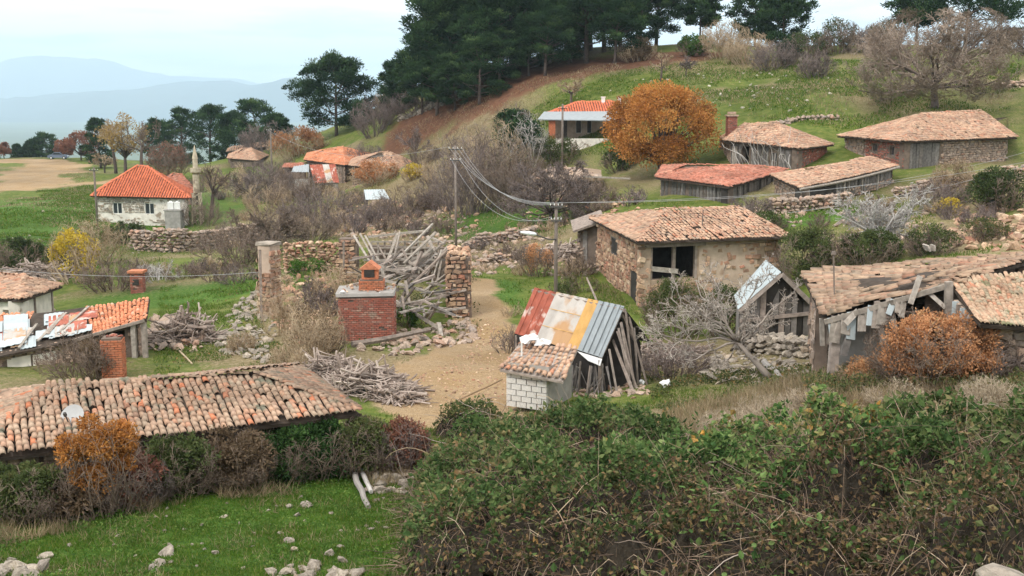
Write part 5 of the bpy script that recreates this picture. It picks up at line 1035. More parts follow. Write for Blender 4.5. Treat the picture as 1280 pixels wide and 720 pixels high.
# heap of collapsed roof timbers
ct = GX(515, 50.5); e = thing('collapsed_roof', 'heap of grey collapsed roof timbers leaning between the ruin walls', 'timber heap', ct)
def beam(a, b2, wd, mm='plank', nm='beam'):
    wd = wd * .82; mb = MB(); bar(mb, a, b2, wd, wd * U(.5, .9), tint=U(), jit=.012); mb.build(nm, M[mm], e)
for x0, y0, d0, x1, y1, d1, wd in ((442, 294, 53, 467, 335, 51, .11), (450, 292, 53, 472, 333, 51, .11), (456, 294, 53, 478, 336, 51, .1), (460, 296, 54, 535, 288, 55, .14), (505, 330, 50, 545, 290, 51, .17), (530, 345, 49, 560, 308, 50, .16), (515, 355, 48, 562, 310, 49, .15), (480, 340, 50, 497, 292, 53, .13), (488, 345, 50, 500, 290, 54, .11), (534, 295, 52, 545, 320, 51, .14), (538, 296, 52, 556, 305, 51, .13), (500, 345, 49, 540, 312, 51, .2), (540, 352, 48, 552, 312, 49, .1), (546, 356, 48, 553, 318, 49, .1), (495, 326, 51, 541, 280, 53, .13), (520, 335, 50, 558, 300, 52, .12), (466, 352, 48, 520, 330, 50, .12), (470, 362, 46.5, 528, 360, 48, .13), (490, 378, 45, 570, 387, 45.5, .12), (489, 373, 45.2, 552, 412, 43.4, .16), (503, 370, 45, 506, 396, 44, .13), (548, 404, 43.5, 552, 425, 43, .2), (530, 386, 45, 531, 402, 44.6, .1), (480, 350, 47, 560, 372, 47, .15), (495, 382, 44.8, 545, 372, 46, .14)):
    beam(P(x0, y0, d0), P(x1, y1, d1), wd)
lim = 0
for k in range(95):
    u = U(452, 565); v = U(318, 392); d0 = 43.5 + (395 - v) * .10 + U(-.7, .7); a_ = P(u, v, d0); l = U(.7, 2.4); dr = norm(np.array((rng.normal(0, 1), rng.normal(0, .7), rng.normal(0, .45)))); a_[2] = max(a_[2], float(T(a_[0], a_[1])) + .1); beam(a_ - dr * l / 2, a_ + dr * l / 2, U(.06, .16), ('plank', 'timber', 'timber', 'plank_dark')[k % 4], 'plank')
lt = P(464, 302, 55); rt = P(548, 300, 55); lb_ = P(464, 332, 55)                      # the lath frame still standing behind
for k in range(11): u = k / 10; p = lt * (1 - u) + rt * u; mb = MB(); bar(mb, p, (p[0], p[1], lb_[2] - .4), .09, .05, up=(0, 1, 0), tint=U()); mb.build('lath', M['plank'], e)
for k in range(5): v = k / 4; p, q = lt * (1 - v) + lb_ * v, rt.copy(); q[2] = p[2]; mb = MB(); bar(mb, p + (0, -.06, 0), q + (0, -.06, 0), .08, .04, up=(0, 1, 0), tint=U()); mb.build('lath', M['plank'], e)
mb = MB(); wall_grid(mb, lt + (-.2, .4, 0), rt + (1.2, .4, 0), lb_[2] - .8, lb_[2] - .8, lt[2] - .25, rt[2] - .5, .4, []); mb.build('back_wall', M['mortar_dark'], e)
mb = MB(); tubes(mb, [[G(440, 434) + (0, 0, .1), P(480, 424, 40.5), P(537, 412, 42)]], np.array([[.13, .11, .09]]), 6, .5); tag(mb.build('log', M['timber'], None, G(488, 428)), 'long grey log lying in front of the brick hearth', 'log')
# ------------------------------------------------------------------ trees and shrubs
M['twig_straw'] = mat('pale straw stems', [(0, (.26, .20, .135)), (.5, (.38, .305, .22)), (1, (.50, .42, .32))], noise=(2, .2), bump=None)
M['twig_walnut'] = mat('pale brown walnut twigs', [(0, (.19, .14, .105)), (.5, (.26, .20, .155)), (1, (.34, .27, .22))], noise=(.5, .2), bump=None)
def limbs(base, n, L_, e0, e1, K=6, wob=.16, up=.03, t=None):
    az = (np.arange(n) + U(0, .8, n)) * 2 * math.pi / n; el = np.radians(U(e0, e1, n)); d = np.stack((np.cos(az) * np.cos(el), np.sin(az) * np.cos(el), np.sin(el)), 1)
    return polyl(np.broadcast_to(base, (n, 3)) + (0 if t is None else t), d, L_ * U(.75, 1.15, n), K, wob, up)
def bare_tree(name, label, base, h, w, trunk=.3, bark='bark', twig='twig', nl=7, lev=(6, 6, 5), r0=.03, el=(15, 75), lean=(0, 0), droop=0.0, group=None, tr=.014, reach=.62):
    """trunk, limbs and a haze of twigs; h height, w crown width, trunk = share of h below the limbs"""
    base = np.asarray(base, float); e = thing(name, label, 'tree', base, group); th = h * trunk
    tp = polyl(np.array([base + (0, 0, -.3)]), np.array([(lean[0], lean[1], 1.)]), np.array([th + .3]), 5, .06, .05); mb = MB(); r = h * r0; tubes(mb, tp, np.array([np.linspace(r * 1.25, r * .8, 5)]), 7, .4); top = tp[0, -1]
    cr = math.hypot(w / 2, (h - th) * .8); P1 = limbs(top, nl, cr * reach, *el, t=np.column_stack((np.zeros(nl), np.zeros(nl), -U(0, th * .25, nl)))); R1 = np.linspace(r * .5, r * .14, 6)[None].repeat(nl, 0); tubes(mb, P1, R1, 5, .5); mb.build('trunk', M[bark], e, smooth=True)
    tw = MB(); Pp, Rp = P1, R1
    for k, n in enumerate(lev):
        Pp, Rp = branch(Pp, Rp, n, (.62, .55, .5, .5)[k], (.75, .8, .85, .9)[k], .22, (.02, -droop, -droop * 2, -droop * 2)[k], 4 if k < 2 else 3, .22, .55); Rp = np.maximum(Rp, tr * (1 if k else 1.6)); tubes(tw, Pp, Rp, 3, U(0, 1, len(Pp)) * .999)
    # bring the twigs inside the crown the tree really has
    V = np.concatenate(tw.V); ctr = np.array((top[0], top[1], base[2] + th + (h - th) * .38)); q = (V - ctr) / np.array((w / 2, w / 2, (h - th) * .66)); rr = np.linalg.norm(q, axis=1); f = np.where(rr > 1, (1 + .18 * np.tanh((rr - 1) * 2)) / np.maximum(rr, 1e-6), 1); tw.V = [ctr + (V - ctr) * f[:, None]]
    tw.build('twigs', M[twig], e); return e
def clumps(ctr, rad, n, m, spread=.42, hollow=.55, flat=.8, zb=.2):
    """n leaf spots on m lobes that fill an ellipsoid unevenly: positions, outward directions, lobe index"""
    rad = np.asarray(rad, float); d = rnd_dir(m, .15); lc = np.asarray(ctr) + d * rad * (hollow + (1 - spread * .6 - hollow) * U(0, 1, (m, 1)) ** .6); ls = U(.6, 1.25, m) * spread * rad.min()
    i = rng.integers(0, m, n); dd = rnd_dir(n, zb); p = lc[i] + dd * (ls[i] * U(.35, 1.05, n))[:, None] * np.array((1, 1, flat)); return p, dd, i, lc
def leaf_tree(name, label, base, h, w, trunk, leaf, n, size, m=40, bark='bark', tint=None, cat='tree', group=None, flat=.85, spread=.38, ll=.55, asp=.6, twig=None, hz=None):
    base = np.asarray(base, float); e = thing(name, label, cat, base, group); th = h * trunk; r = h * .028; mb = MB()
    tp = polyl(np.array([base + (0, 0, -.3)]), np.array([(0, 0, 1.)]), np.array([th + .3 + h * .25]), 6, .07, .05); tubes(mb, tp, np.array([np.linspace(r * 1.2, r * .5, 6)]), 6, .4)
    ctr = base + (0, 0, th + (h - th) * .5); p, d, i, lc = clumps(ctr, (w / 2, w / 2, (h - th) / 2), n, m, spread, .55, flat)
    s = base + (tp[0, 3] - base)[None] * U(.7, 1.1, (len(lc), 1)); mid = (s + lc) / 2 + rng.normal(0, w * .03, lc.shape); tubes(mb, np.stack((s, mid, lc), 1), np.array([r * .45, r * .25, r * .08]) * np.ones((len(lc), 1)), 4, U(0, .99, len(lc))); mb.build('trunk', M[bark], e, smooth=True)
    lt = U(0, 1, len(lc)); t = np.clip(lt[i] * ll + U(0, 1, n) * (1 - ll), 0, .999); t = t if tint is None else tint[0] + t * (tint[1] - tint[0])
    lf = MB(); leaves(lf, p, norm(d + .7 * rnd_dir(n)), size * U(.6, 1.3, n), size * asp, t); lf.build('crown', M[leaf], e)
    if twig:
        tw = MB(); j = rng.integers(0, len(lc), 500); Pp = polyl(lc[j], rnd_dir(500, .3), w * .16 * U(.5, 1.3, 500), 3, .2); tubes(tw, Pp, np.array([.014, .011, .007]), 3, U(0, 1, 500) * .99); tw.build('twigs', M[twig], e)
    return e
def bush(name, label, base, w, d_, h, leaf=None, n=0, size=.1, twig='twig', stems=26, lev=(6, 5), cat='shrub', group=None, tint=(0, 1), lean=.7, rt=.010, m=22, asp=.6, low=.0, spread=.45, fill=1.0):
    base = np.asarray(base, float); e = thing(name, label, cat, base, group); a = U(0, 2 * math.pi, stems); q = np.sqrt(U(0, 1, stems)); s = base + np.column_stack((np.cos(a) * q * w * .3, np.sin(a) * q * d_ * .3, np.full(stems, -.1))); s[:, 2] = T(s[:, 0], s[:, 1]) - .08 if stems else 0
    out = np.column_stack((np.cos(a) * w / h * lean * q, np.sin(a) * d_ / h * lean * q, np.ones(stems))) + rng.normal(0, .2, (stems, 3)); tw = MB(); Pp = polyl(s, out, h * .95 * U(.6, 1.15, stems), 6, .16, -.02); Rp = np.linspace(rt * 2.2, rt, 6)[None].repeat(stems, 0); tubes(tw, Pp, Rp, 3, U(0, 1, stems) * .99)
    for k, nn in enumerate(lev): Pp, Rp = branch(Pp, Rp, nn, .5, .8, .25, -.02, 3, .2, .6); Rp = np.maximum(Rp, rt * .75); tubes(tw, Pp, Rp, 3, U(0, 1, len(Pp)) * .99)
    V = np.concatenate(tw.V); ctr = base + (0, 0, h * .42); f_ = (V - ctr) / np.array((w / 2, d_ / 2, h * .58)); rr = np.linalg.norm(f_, axis=1); tw.V = [ctr + (V - ctr) * np.where(rr > 1, (1 + .15 * np.tanh((rr - 1) * 2)) / np.maximum(rr, 1e-6), 1)[:, None]]
    tw.build('twigs', M[twig], e)
    if leaf:
        p, dd, i, lc = clumps(base + (0, 0, h * (.5 + low)), (w / 2, d_ / 2, h / 2), n, m, spread, .5, .9); k = p[:, 2] > T(p[:, 0], p[:, 1]); p, dd, i = p[k], dd[k], i[k]
        lt = U(0, 1, len(lc)); t = tint[0] + (tint[1] - tint[0]) * np.clip(.45 * lt[i] + .55 * U(0, 1, len(p)), 0, .999); lf = MB(); leaves(lf, p, norm(dd + .8 * rnd_dir(len(p))), size * U(.6, 1.3, len(p)), size * asp, t); lf.build('foliage', M[leaf], e)
    return e
def px_bush(name, label, px, py, wpx, top, deep=.8, **k):
    b_ = G(px, py); s = mpp(b_[1]); return bush(name, label, b_, wpx * s, wpx * s * deep, (py - top) * s, **k)
def px_tree(fn, name, label, px, py, wpx, top, d=None, **k):
    b_ = G(px, py) if d is None else GX(px, d); s = mpp(b_[1]); h = (py - top) * s if d is None else P(px, top, b_[1])[2] - b_[2]
    return fn(name, label, b_, h, wpx * s, **k)
# ---- pines: an umbrella of needle tufts on a tall trunk
def pine(name, label, base, h, w, low=.25, n=9000, group=None, tuft=.5, leaf='needle', nl=34):
    base = np.asarray(base, float); e = thing(name, label, 'pine tree', base, group); r = h * .02; mb = MB(); tp = polyl(np.array([base + (0, 0, -.4)]), np.array([(U(-.06, .06), U(-.06, .06), 1.)]), np.array([h * .93 + .4]), 9, .035, .04); tubes(mb, tp, np.array([np.linspace(r * 1.3, r * .25, 9)]), 7, .4)
    t = np.sort(U(low, 1, nl)); f = t * 8; i0 = np.minimum(f.astype(int), 7); s = tp[0, i0] + (tp[0, i0 + 1] - tp[0, i0]) * (f - i0)[:, None]; az = np.arange(nl) * 2.4 + U(0, .6, nl); tt = (t - low) / (1 - low)
    ln = w / 2 * np.clip(np.sin((tt * .78 + .2) * math.pi) ** .7, .25, 1) * U(.65, 1.12, nl); d = np.column_stack((np.cos(az), np.sin(az), U(-.05, .35, nl) + .5 * tt)); Pl = polyl(s, d, ln, 5, .14, .05); tubes(mb, Pl, np.linspace(r * .42, r * .1, 5)[None].repeat(nl, 0), 4, U(0, .99, nl)); mb.build('trunk', M['bark'], e, smooth=True)
    # tuft clusters along the outer part of each limb
    Pb, Rb = branch(Pl, np.full((nl, 5), .03), 3, .45, .8, .2, .12, 3, .4); cc = np.concatenate((Pb[:, -1], Pl[:, -1], Pl[:, 3], tp[0, -2:])); n = int(n * 1.6); cs = U(.55, 1.25, len(cc)) * w * .105
    i = rng.integers(0, len(cc), n); dd = rnd_dir(n, .35); p = cc[i] + dd * (cs[i] * U(.2, 1, n))[:, None] * np.array((1.15, 1.15, .62)); lt = U(0, 1, len(cc)); dr = norm(dd * np.array((1, 1, .5)) + (0, 0, .55) + .5 * rnd_dir(n)); lf = MB(); leaves(lf, p, dr, tuft * U(.6, 1.3, n), tuft * .3, np.clip(.68 * lt[i] + .22 * U(0, 1, n) + .25 * np.clip(dd[:, 2], -.4, 1) * lt[i], 0, .999)); lf.build('crown', M[leaf], e); return e  # upward tufts get a lighter tint: highlights put into the colour
PG = 'dark pines of the grove on the hilltop'
PL = 'tall dark pine in the dense grove on the hilltop'
pro = [pine('pine_tree', PL, GX(560, 146), 13, 11.5, .13, 15000, PG), pine('pine_tree', PL, GX(640, 143), 15, 12, .15, 16000, PG), pine('pine_tree', PL, GX(730, 141), 14, 12.5, .18, 15000, PG)]
for k, (px_, d_, s_) in enumerate(((540, 150, .72), (585, 146, .95), (604, 152, 1.1), (618, 142, .75), (660, 150, 1.1), (686, 144, .9), (705, 152, 1.1), (752, 148, .85), (772, 154, .95), (795, 150, .75), (815, 156, .72), (575, 156, 1.1), (640, 158, 1.2), (720, 160, 1.15), (680, 138, .6), (600, 138, .62), (548, 144, .6), (765, 138, .62), (570, 142, .5), (625, 139, .5), (660, 140, .45), (712, 142, .42), (530, 147, .5), (735, 153, 1.1), (560, 151, 1.15))):
    b_ = GX(px_, d_); dup(pro[k % 3], b_, U(0, 6.28), s_)
def pine_px(px, py, wpx, top, label, d=None, **k): return px_tree(pine, 'pine_tree', label, px, py, wpx, top, d, **k)
pine_px(424, 166, 100, 74, 'big spreading pine standing alone at the left foot of the hill', d=172, low=.12, n=17000)
pine_px(500, 128, 52, 80, 'young pale green pine between the lone big pine and the grove', d=160, low=.05, n=8000)
pine_px(868, 66, 48, -6, 'pine with forked bare trunk just right of the hilltop grove', d=150, low=.45, n=8000)
pine_px(935, 64, 58, -12, 'pine with full crown on the skyline, left of a pair', d=152, low=.2, n=7000)
pine_px(968, 62, 70, 6, 'pine with full crown on the skyline, right of a pair', d=150, low=.15, n=7000)
pine_px(1190, 62, 150, -36, 'large dark pine behind the big bare walnut tree', d=142, low=.28, n=14000)
pine_px(1130, 62, 60, -15, 'smaller pine left of the large one behind the bare walnut', d=146, low=.45, n=6000)
PR = 'row of pines on the left skyline'
for px_, w_, tp_, d_, lb in ((207, 34, 150, 225, 'leftmost small pine of the skyline row'), (232, 42, 137, 220, 'round topped pine in the skyline row above the minaret'), (268, 46, 132, 212, 'pine in the middle of the skyline row'), (298, 40, 140, 206, 'short pine of the skyline row left of the tallest'), (322, 52, 128, 200, 'tallest pine of the skyline row above the tan roof'), (350, 36, 146, 196, 'last pine of the skyline row beside the grey brush')):
    pine_px(px_, 190, w_ * 1.25, tp_, lb, d=d_, low=.02, n=6000, group=PR)
for px_, w_, tp_, lb in ((66, 30, 168, 'small dark pine beside the parked car, larger of two'), (30, 14, 182, 'tiny pale pine at the far left road edge'), (42, 12, 181, 'tiny pale pine next to the dark one by the road'), (-2, 14, 178, 'dark pine cut by the left picture edge'), (50, 22, 176, 'low dark pine left of the larger pine beside the car')):
    pine_px(px_, 197, w_, tp_, lb, d=262, low=.02, n=2500, tuft=.6)
pine_px(132, 200, 36, 148, 'dark cedar behind the yellow brown tree', d=215, low=.05, n=6000)
# ---- left skyline trees
px_tree(leaf_tree, 'autumn_tree', 'tall yellow brown autumn tree left of the pine row', 162, 208, 62, 138, d=185, trunk=.25, leaf='leaf_gold', n=2000, size=.34, m=20, twig='twig_tan')
px_tree(leaf_tree, 'red_tree', 'broad red brown tree right of the parked car', 108, 200, 52, 164, d=240, trunk=.12, leaf='leaf_redbrown', n=4000, size=.45, m=24)
px_tree(leaf_tree, 'red_tree', 'low red bush tree right behind the parked car', 86, 199, 30, 175, d=250, trunk=.1, leaf='leaf_redbrown', n=2500, size=.45, m=16)
px_tree(leaf_tree, 'red_tree', 'small round reddish tree at the far left by the road', 13, 198, 22, 176, d=255, trunk=.2, leaf='leaf_redbrown', n=1800, size=.45, m=14)
px_tree(bare_tree, 'bare_tree', 'tall thin bare tree rising above the yellow brown tree', 182, 208, 44, 118, d=182, trunk=.35, twig='twig', lev=(6, 6, 5), tr=.028, r0=.02)
px_tree(bare_tree, 'bare_tree', 'smaller bare treetop left of the tall bare one', 150, 206, 36, 124, d=192, trunk=.4, twig='twig_tan', lev=(6, 6, 4), tr=.028, r0=.02)
px_tree(bare_tree, 'bare_tree', 'low domed tan bare tree left of the red roof top', 131, 216, 40, 184, trunk=.3, twig='twig_tan', lev=(6, 6, 4), tr=.02, droop=.06)
px_tree(bare_tree, 'bare_tree', 'bare tree with tall dark trunk right of the minaret', 266, 274, 60, 190, d=108, trunk=.45, twig='twig', lev=(6, 6, 4), tr=.016)
px_tree(bare_tree, 'dark_tree', 'dark crooked bare tree with spreading arms left of the ruin', 340, 324, 120, 232, d=72, trunk=.26, nl=9, twig='twig', lev=(7, 7, 6), r0=.045, el=(5, 55), tr=.014)
px_tree(bare_tree, 'bare_tree', 'bare tree in front of the far tan roofed house', 318, 262, 80, 205, d=120, trunk=.2, twig='twig_mauve', lev=(7, 6, 5), tr=.016)
px_tree(bare_tree, 'small_tree', 'small dark bare tree alone on the slope above the cluster roofs', 521, 200, 48, 148, d=122, trunk=.28, twig='twig_mauve', lev=(6, 6, 4), tr=.016)
px_tree(bare_tree, 'small_tree', 'little tan topped tree on the green slope below the grove', 712, 118, 32, 80, d=122, trunk=.35, twig='twig_tan', lev=(6, 6, 4), tr=.02)
px_tree(bare_tree, 'small_tree', 'thin leaning bare tree above the orange tree', 822, 108, 30, 56, d=124, trunk=.4, twig='twig_tan', lev=(5, 5, 4), tr=.02)
px_tree(bare_tree, 'small_tree', 'small bare tree right of the thin leaning one', 852, 100, 26, 66, d=126, trunk=.35, twig='twig_mauve', lev=(6, 5, 4), tr=.02)
px_tree(bare_tree, 'walnut_tree', 'big spreading bare walnut tree behind the long house', 1158, 146, 215, 14, d=99, trunk=.26, nl=14, twig='twig_walnut', lev=(10, 8, 7, 4), r0=.036, el=(-8, 52), droop=.03, tr=.016, reach=.78)
px_tree(bare_tree, 'bare_tree', 'bare grey tree at the right edge beside the walnut', 1268, 88, 110, -12, d=112, trunk=.24, nl=9, twig='twig_mauve', lev=(8, 7, 6, 3), r0=.03, lean=(.25, 0), tr=.014)
px_tree(bare_tree, 'domed_tree', 'domed mauve bare tree with short dark trunk behind the lamp pole', 687, 286, 150, 200, d=80, trunk=.26, nl=11, twig='twig_mauve', lev=(8, 8, 7, 2), r0=.035, el=(-5, 65), tr=.013, droop=.04)
# ---- the orange tree
px_tree(leaf_tree, 'orange_tree', 'large dense orange autumn tree beside the bungalow', 824, 226, 156, 100, d=92, trunk=.08, leaf='leaf_orange', n=34000, size=.20, m=64, spread=.35, ll=.6, hz=1)
# ---- thickets of bare brush
def br(px, py, w_, top, label, twig='twig', cat='brush', name='brush', **k): return px_bush(name, label, px, py, w_, top, twig=twig, cat=cat, **k)
br(585, 268, 90, 158, 'tall mauve bare thicket left of the lamp pole, by the hillside', 'twig_mauve', stems=60, lev=(8, 6), rt=.016)
br(640, 262, 80, 178, 'tall tan brush thicket right of the mauve one', 'twig', stems=50, lev=(8, 6), rt=.016)
br(610, 228, 100, 150, 'brownish thicket on the slope above the mauve one', 'twig_tan', stems=46, lev=(8, 6), rt=.018)
br(655, 215, 60, 140, 'grey bush with dark green heart beside the bungalow', 'twig_grey', leaf='needle', n=3500, size=.28, stems=40, rt=.02)
br(470, 168, 60, 120, 'purple brown bush right of the lone big pine', 'twig_mauve', stems=50, lev=(8, 6), rt=.022)
br(490, 142, 40, 104, 'tall tan bush under the young pine', 'twig_tan', stems=40, lev=(8, 6), rt=.022)
br(520, 140, 60, 108, 'mauve brush at the foot of the grove', 'twig_mauve', stems=40, lev=(8, 6), rt=.022)
br(372, 196, 80, 160, 'orange brown brush patch above the clustered roofs', 'twig_tan', leaf='leaf_rust', n=3500, size=.3, stems=40, rt=.02, tint=(0, .5))
br(335, 190, 70, 152, 'grey mauve brush under the last pine of the row', 'twig_mauve', stems=40, lev=(8, 6), rt=.024)
br(290, 192, 80, 166, 'low reddish brush in front of the pine row', 'twig_mauve', stems=40, rt=.024)
br(230, 196, 70, 164, 'tan brush behind the minaret', 'twig_tan', stems=40, lev=(7, 6), rt=.026)
br(210, 226, 60, 176, 'reddish bare bush right behind the red roof', 'twig', leaf='leaf_redbrown', n=1500, size=.25, stems=40, lev=(7, 6), rt=.02)
br(290, 246, 60, 202, 'tan bare bush right of the tall dark trunk', 'twig_tan', stems=40, lev=(7, 6), rt=.018)
br(338, 250, 60, 200, 'pinkish bare bush below the left utility pole', 'twig_mauve', stems=40, lev=(8, 6), rt=.018)
br(365, 262, 70, 214, 'brown brush left of the tin sheds', 'twig', stems=36, lev=(7, 6), rt=.018)
br(400, 274, 110, 232, 'wide grey brush below the rusty shed', 'twig_mauve', stems=60, lev=(7, 6), rt=.016)
br(470, 230, 70, 200, 'golden brown bush in front of the tan cluster roof', 'twig_tan', leaf='leaf_rust', n=2500, size=.22, stems=36, rt=.018, tint=(.1, .7))
br(515, 224, 34, 204, 'bright yellow bush at the right of the cluster roofs', 'twig_tan', leaf='leaf_yellow', n=900, size=.22, stems=20, rt=.016)
br(505, 268, 90, 232, 'dry brush right of the white roofed shelter', 'twig', stems=50, lev=(7, 5), rt=.016)
br(440, 284, 90, 254, 'low dark brush above the ruin', 'twig_mauve', stems=50, lev=(7, 5), rt=.014)
br(300, 330, 120, 275, 'brown brush along the terrace left of the dark tree', 'twig', stems=60, lev=(7, 5), rt=.012)
br(385, 302, 80, 262, 'dry brush behind the back wall of the ruin', 'twig', stems=46, lev=(7, 5), rt=.012)
br(270, 338, 90, 318, 'low dark hedge line across the grass by the pillar', 'twig', stems=60, lev=(6, 5), rt=.012)
br(200, 352, 60, 322, 'pale grey twiggy bush by the small brick chimney', 'twig_grey', stems=24, lev=(6, 5), rt=.010)
br(140, 362, 90, 318, 'tangle of grey branches right of the yellow shrub', 'twig', stems=50, lev=(6, 5), rt=.012)
br(20, 336, 110, 296, 'dark green bush at the left edge below the meadow', 'twig', leaf='leaf_olive', n=6000, size=.13, stems=40, rt=.014, tint=(0, .45))
br(75, 340, 60, 312, 'dark thorny bush behind the yellow shrub', 'twig', leaf='leaf_olive', n=2500, size=.12, stems=40, rt=.012, tint=(0, .3))
br(155, 304, 60, 276, 'dark bush under the wall of the red roofed house', 'twig', leaf='leaf_olive', n=3500, size=.16, stems=30, rt=.014, tint=(0, .4))
br(98, 354, 70, 280, 'bright yellow leaved shrub with upright shoots', 'twig_tan', leaf='leaf_yellow', n=1700, size=.16, stems=34, lev=(5, 3), rt=.014, m=60, spread=.22)
br(116, 330, 90, 268, 'thin olive bush behind the yellow shrub', 'twig_tan', leaf='leaf_olive', n=900, size=.14, stems=40, lev=(7, 5), rt=.012, tint=(.5, 1))
br(672, 345, 44, 300, 'small salmon orange bush beside the lamp pole', 'twig', leaf='leaf_rust', n=1400, size=.09, stems=26, rt=.010, tint=(.4, 1), m=20)
br(395, 456, 74, 372, 'rust brown briar bush in front of the brick hearth', 'twig_tan', leaf='leaf_brown', n=1100, size=.07, stems=46, lev=(7, 5), rt=.009)
br(352, 420, 66, 340, 'thin bare bush inside the ruin', 'twig_tan', stems=22, lev=(6, 5), rt=.008)
br(430, 372, 90, 318, 'pale weedy brush inside the ruin behind the hearth', 'twig_tan', stems=34, lev=(6, 5), rt=.008)
br(384, 344, 60, 322, 'green ivy patch on the ruin floor', 'twig', leaf='leaf_fresh', n=1500, size=.10, stems=10, lev=(3,), rt=.010, tint=(0, .7))
br(510, 408, 42, 384, 'patch of green nettles under the fallen timbers', 'twig', leaf='leaf_fresh', n=1300, size=.09, stems=10, lev=(3,), rt=.008, tint=(0, .6))
br(1010, 352, 80, 278, 'yellow green bush behind the white roofed hut', 'twig', leaf='leaf_olive', n=6500, size=.11, stems=30, rt=.012, tint=(.25, .85))
br(1085, 330, 90, 285, 'dark olive scrub above the barn roof', 'twig', leaf='leaf_olive', n=5500, size=.12, stems=30, rt=.012, tint=(.05, .7))
br(1165, 318, 70, 280, 'low olive bush right of the grey dead tree', 'twig', leaf='leaf_olive', n=2200, size=.11, stems=30, rt=.012, tint=(.1, .8))
br(1252, 262, 90, 208, 'dark green shrub at the right edge below the long house', 'twig', leaf='leaf_olive', n=5500, size=.13, stems=30, rt=.014, tint=(0, .4))
br(1190, 240, 50, 196, 'pale beige bush before the long house wall', 'twig_tan', leaf='leaf_brown', n=900, size=.11, stems=36, lev=(7, 5), rt=.012, tint=(.4, 1))
br(1175, 262, 70, 222, 'mauve twiggy scrub right of the board barn', 'twig_mauve', stems=40, lev=(7, 6), rt=.012)
br(1185, 268, 40, 246, 'golden bush among the stones right of the dead tree', 'twig_tan', leaf='leaf_yellow', n=700, size=.11, stems=14, rt=.01, tint=(.5, 1))
br(955, 288, 60, 262, 'weedy green scrub right of the stone house roof', 'twig', leaf='leaf_olive', n=1800, size=.1, stems=20, rt=.01, tint=(.1, .8))
br(745, 258, 70, 228, 'brown brush before the earth roofed hut', 'twig', stems=40, lev=(7, 5), rt=.014)
br(700, 205, 70, 168, 'garden shrubs in front of the porch', 'twig', leaf='leaf_olive', n=2600, size=.18, stems=20, rt=.016, tint=(.1, .8))
br(775, 214, 50, 182, 'dark green bush left of the orange tree', 'twig', leaf='leaf_olive', n=2600, size=.17, stems=20, rt=.016, tint=(0, .4))
br(640, 188, 50, 128, 'dark evergreen bush left of the bungalow', 'twig', leaf='needle', n=4200, size=.26, stems=24, rt=.02)
br(940, 268, 50, 238, 'thin brush before the rust roofed house', 'twig_mauve', stems=30, lev=(6, 5), rt=.012)
br(985, 82, 26, 48, 'dark evergreen bush on the slope below the skyline pines', 'twig', leaf='needle', n=2200, size=.3, stems=14, rt=.02)
br(868, 70, 54, 44, 'light green bush at the right end of the grove', 'twig', leaf='leaf_fresh', n=3000, size=.28, stems=18, rt=.02, tint=(.0, .5))
br(796, 76, 46, 48, 'olive tan bush under the right of the grove', 'twig_tan', leaf='leaf_brown', n=2400, size=.26, stems=24, rt=.02)
for k, (px_, py_, w_, tp_, tw, lb) in enumerate(((905, 72, 60, 26, 'twig_tan', 'tan brush left of the skyline umbrella pines'), (935, 80, 60, 40, 'twig_tan', 'broad tan brush below the umbrella pines'), (965, 86, 60, 50, 'twig_mauve', 'mauve brush beside the dark evergreen bush'), (1010, 72, 60, 38, 'twig', 'skyline brush right of the umbrella pines'), (1045, 66, 60, 24, 'twig', 'skyline brush with leafy top left of the walnut'), (1080, 64, 60, 30, 'twig_mauve', 'skyline brush close behind the walnut left side'), (1105, 66, 50, 24, 'twig', 'skyline brush under the smaller pine'), (1020, 96, 50, 62, 'twig_mauve', 'brush on the slope right of the dark evergreen bush'))):
    br(px_, py_, w_, tp_, lb, tw, leaf='leaf_olive' if tw == 'twig' else None, n=1500, size=.22, stems=44, lev=(7, 6), rt=.022, tint=(0, .6))
br(1172, 480, 178, 380, 'rust orange round bush hiding the front of the barn', 'twig', leaf='leaf_rust', n=21000, size=.07, stems=80, lev=(6, 5), rt=.007, m=48, tint=(.05, 1), spread=.34, cat='bush', name='orange_bush')
br(1085, 478, 90, 444, 'low salmon dry weeds left of the round orange bush', 'twig_tan', leaf='leaf_rust', n=3800, size=.05, stems=60, lev=(5, 4), rt=.006, m=30, tint=(.4, 1))
br(1252, 478, 80, 415, 'grey mauve twiggy bush at the barn wall, right edge', 'twig_mauve', stems=50, lev=(7, 6), rt=.006)
br(845, 420, 90, 345, 'green leafy bush hidden behind the fallen bare tree', 'twig', leaf='leaf_olive', n=5200, size=.09, stems=40, rt=.01, tint=(.25, .95))
br(905, 420, 60, 352, 'dark green bush between stone house and white roofed hut', 'twig', leaf='leaf_olive', n=3500, size=.09, stems=30, rt=.01, tint=(.05, .75))
br(845, 470, 90, 420, 'mauve brush under the fallen bare tree', 'twig_mauve', stems=50, lev=(6, 5), rt=.008)
br(632, 440, 36, 400, 'thin bare brush left of the tin shed', 'twig_mauve', stems=24, lev=(6, 5), rt=.007)
br(1230, 300, 70, 270, 'scrub among the stones at the right edge', 'twig', leaf='leaf_olive', n=1600, size=.1, stems=24, rt=.01, tint=(.3, 1))
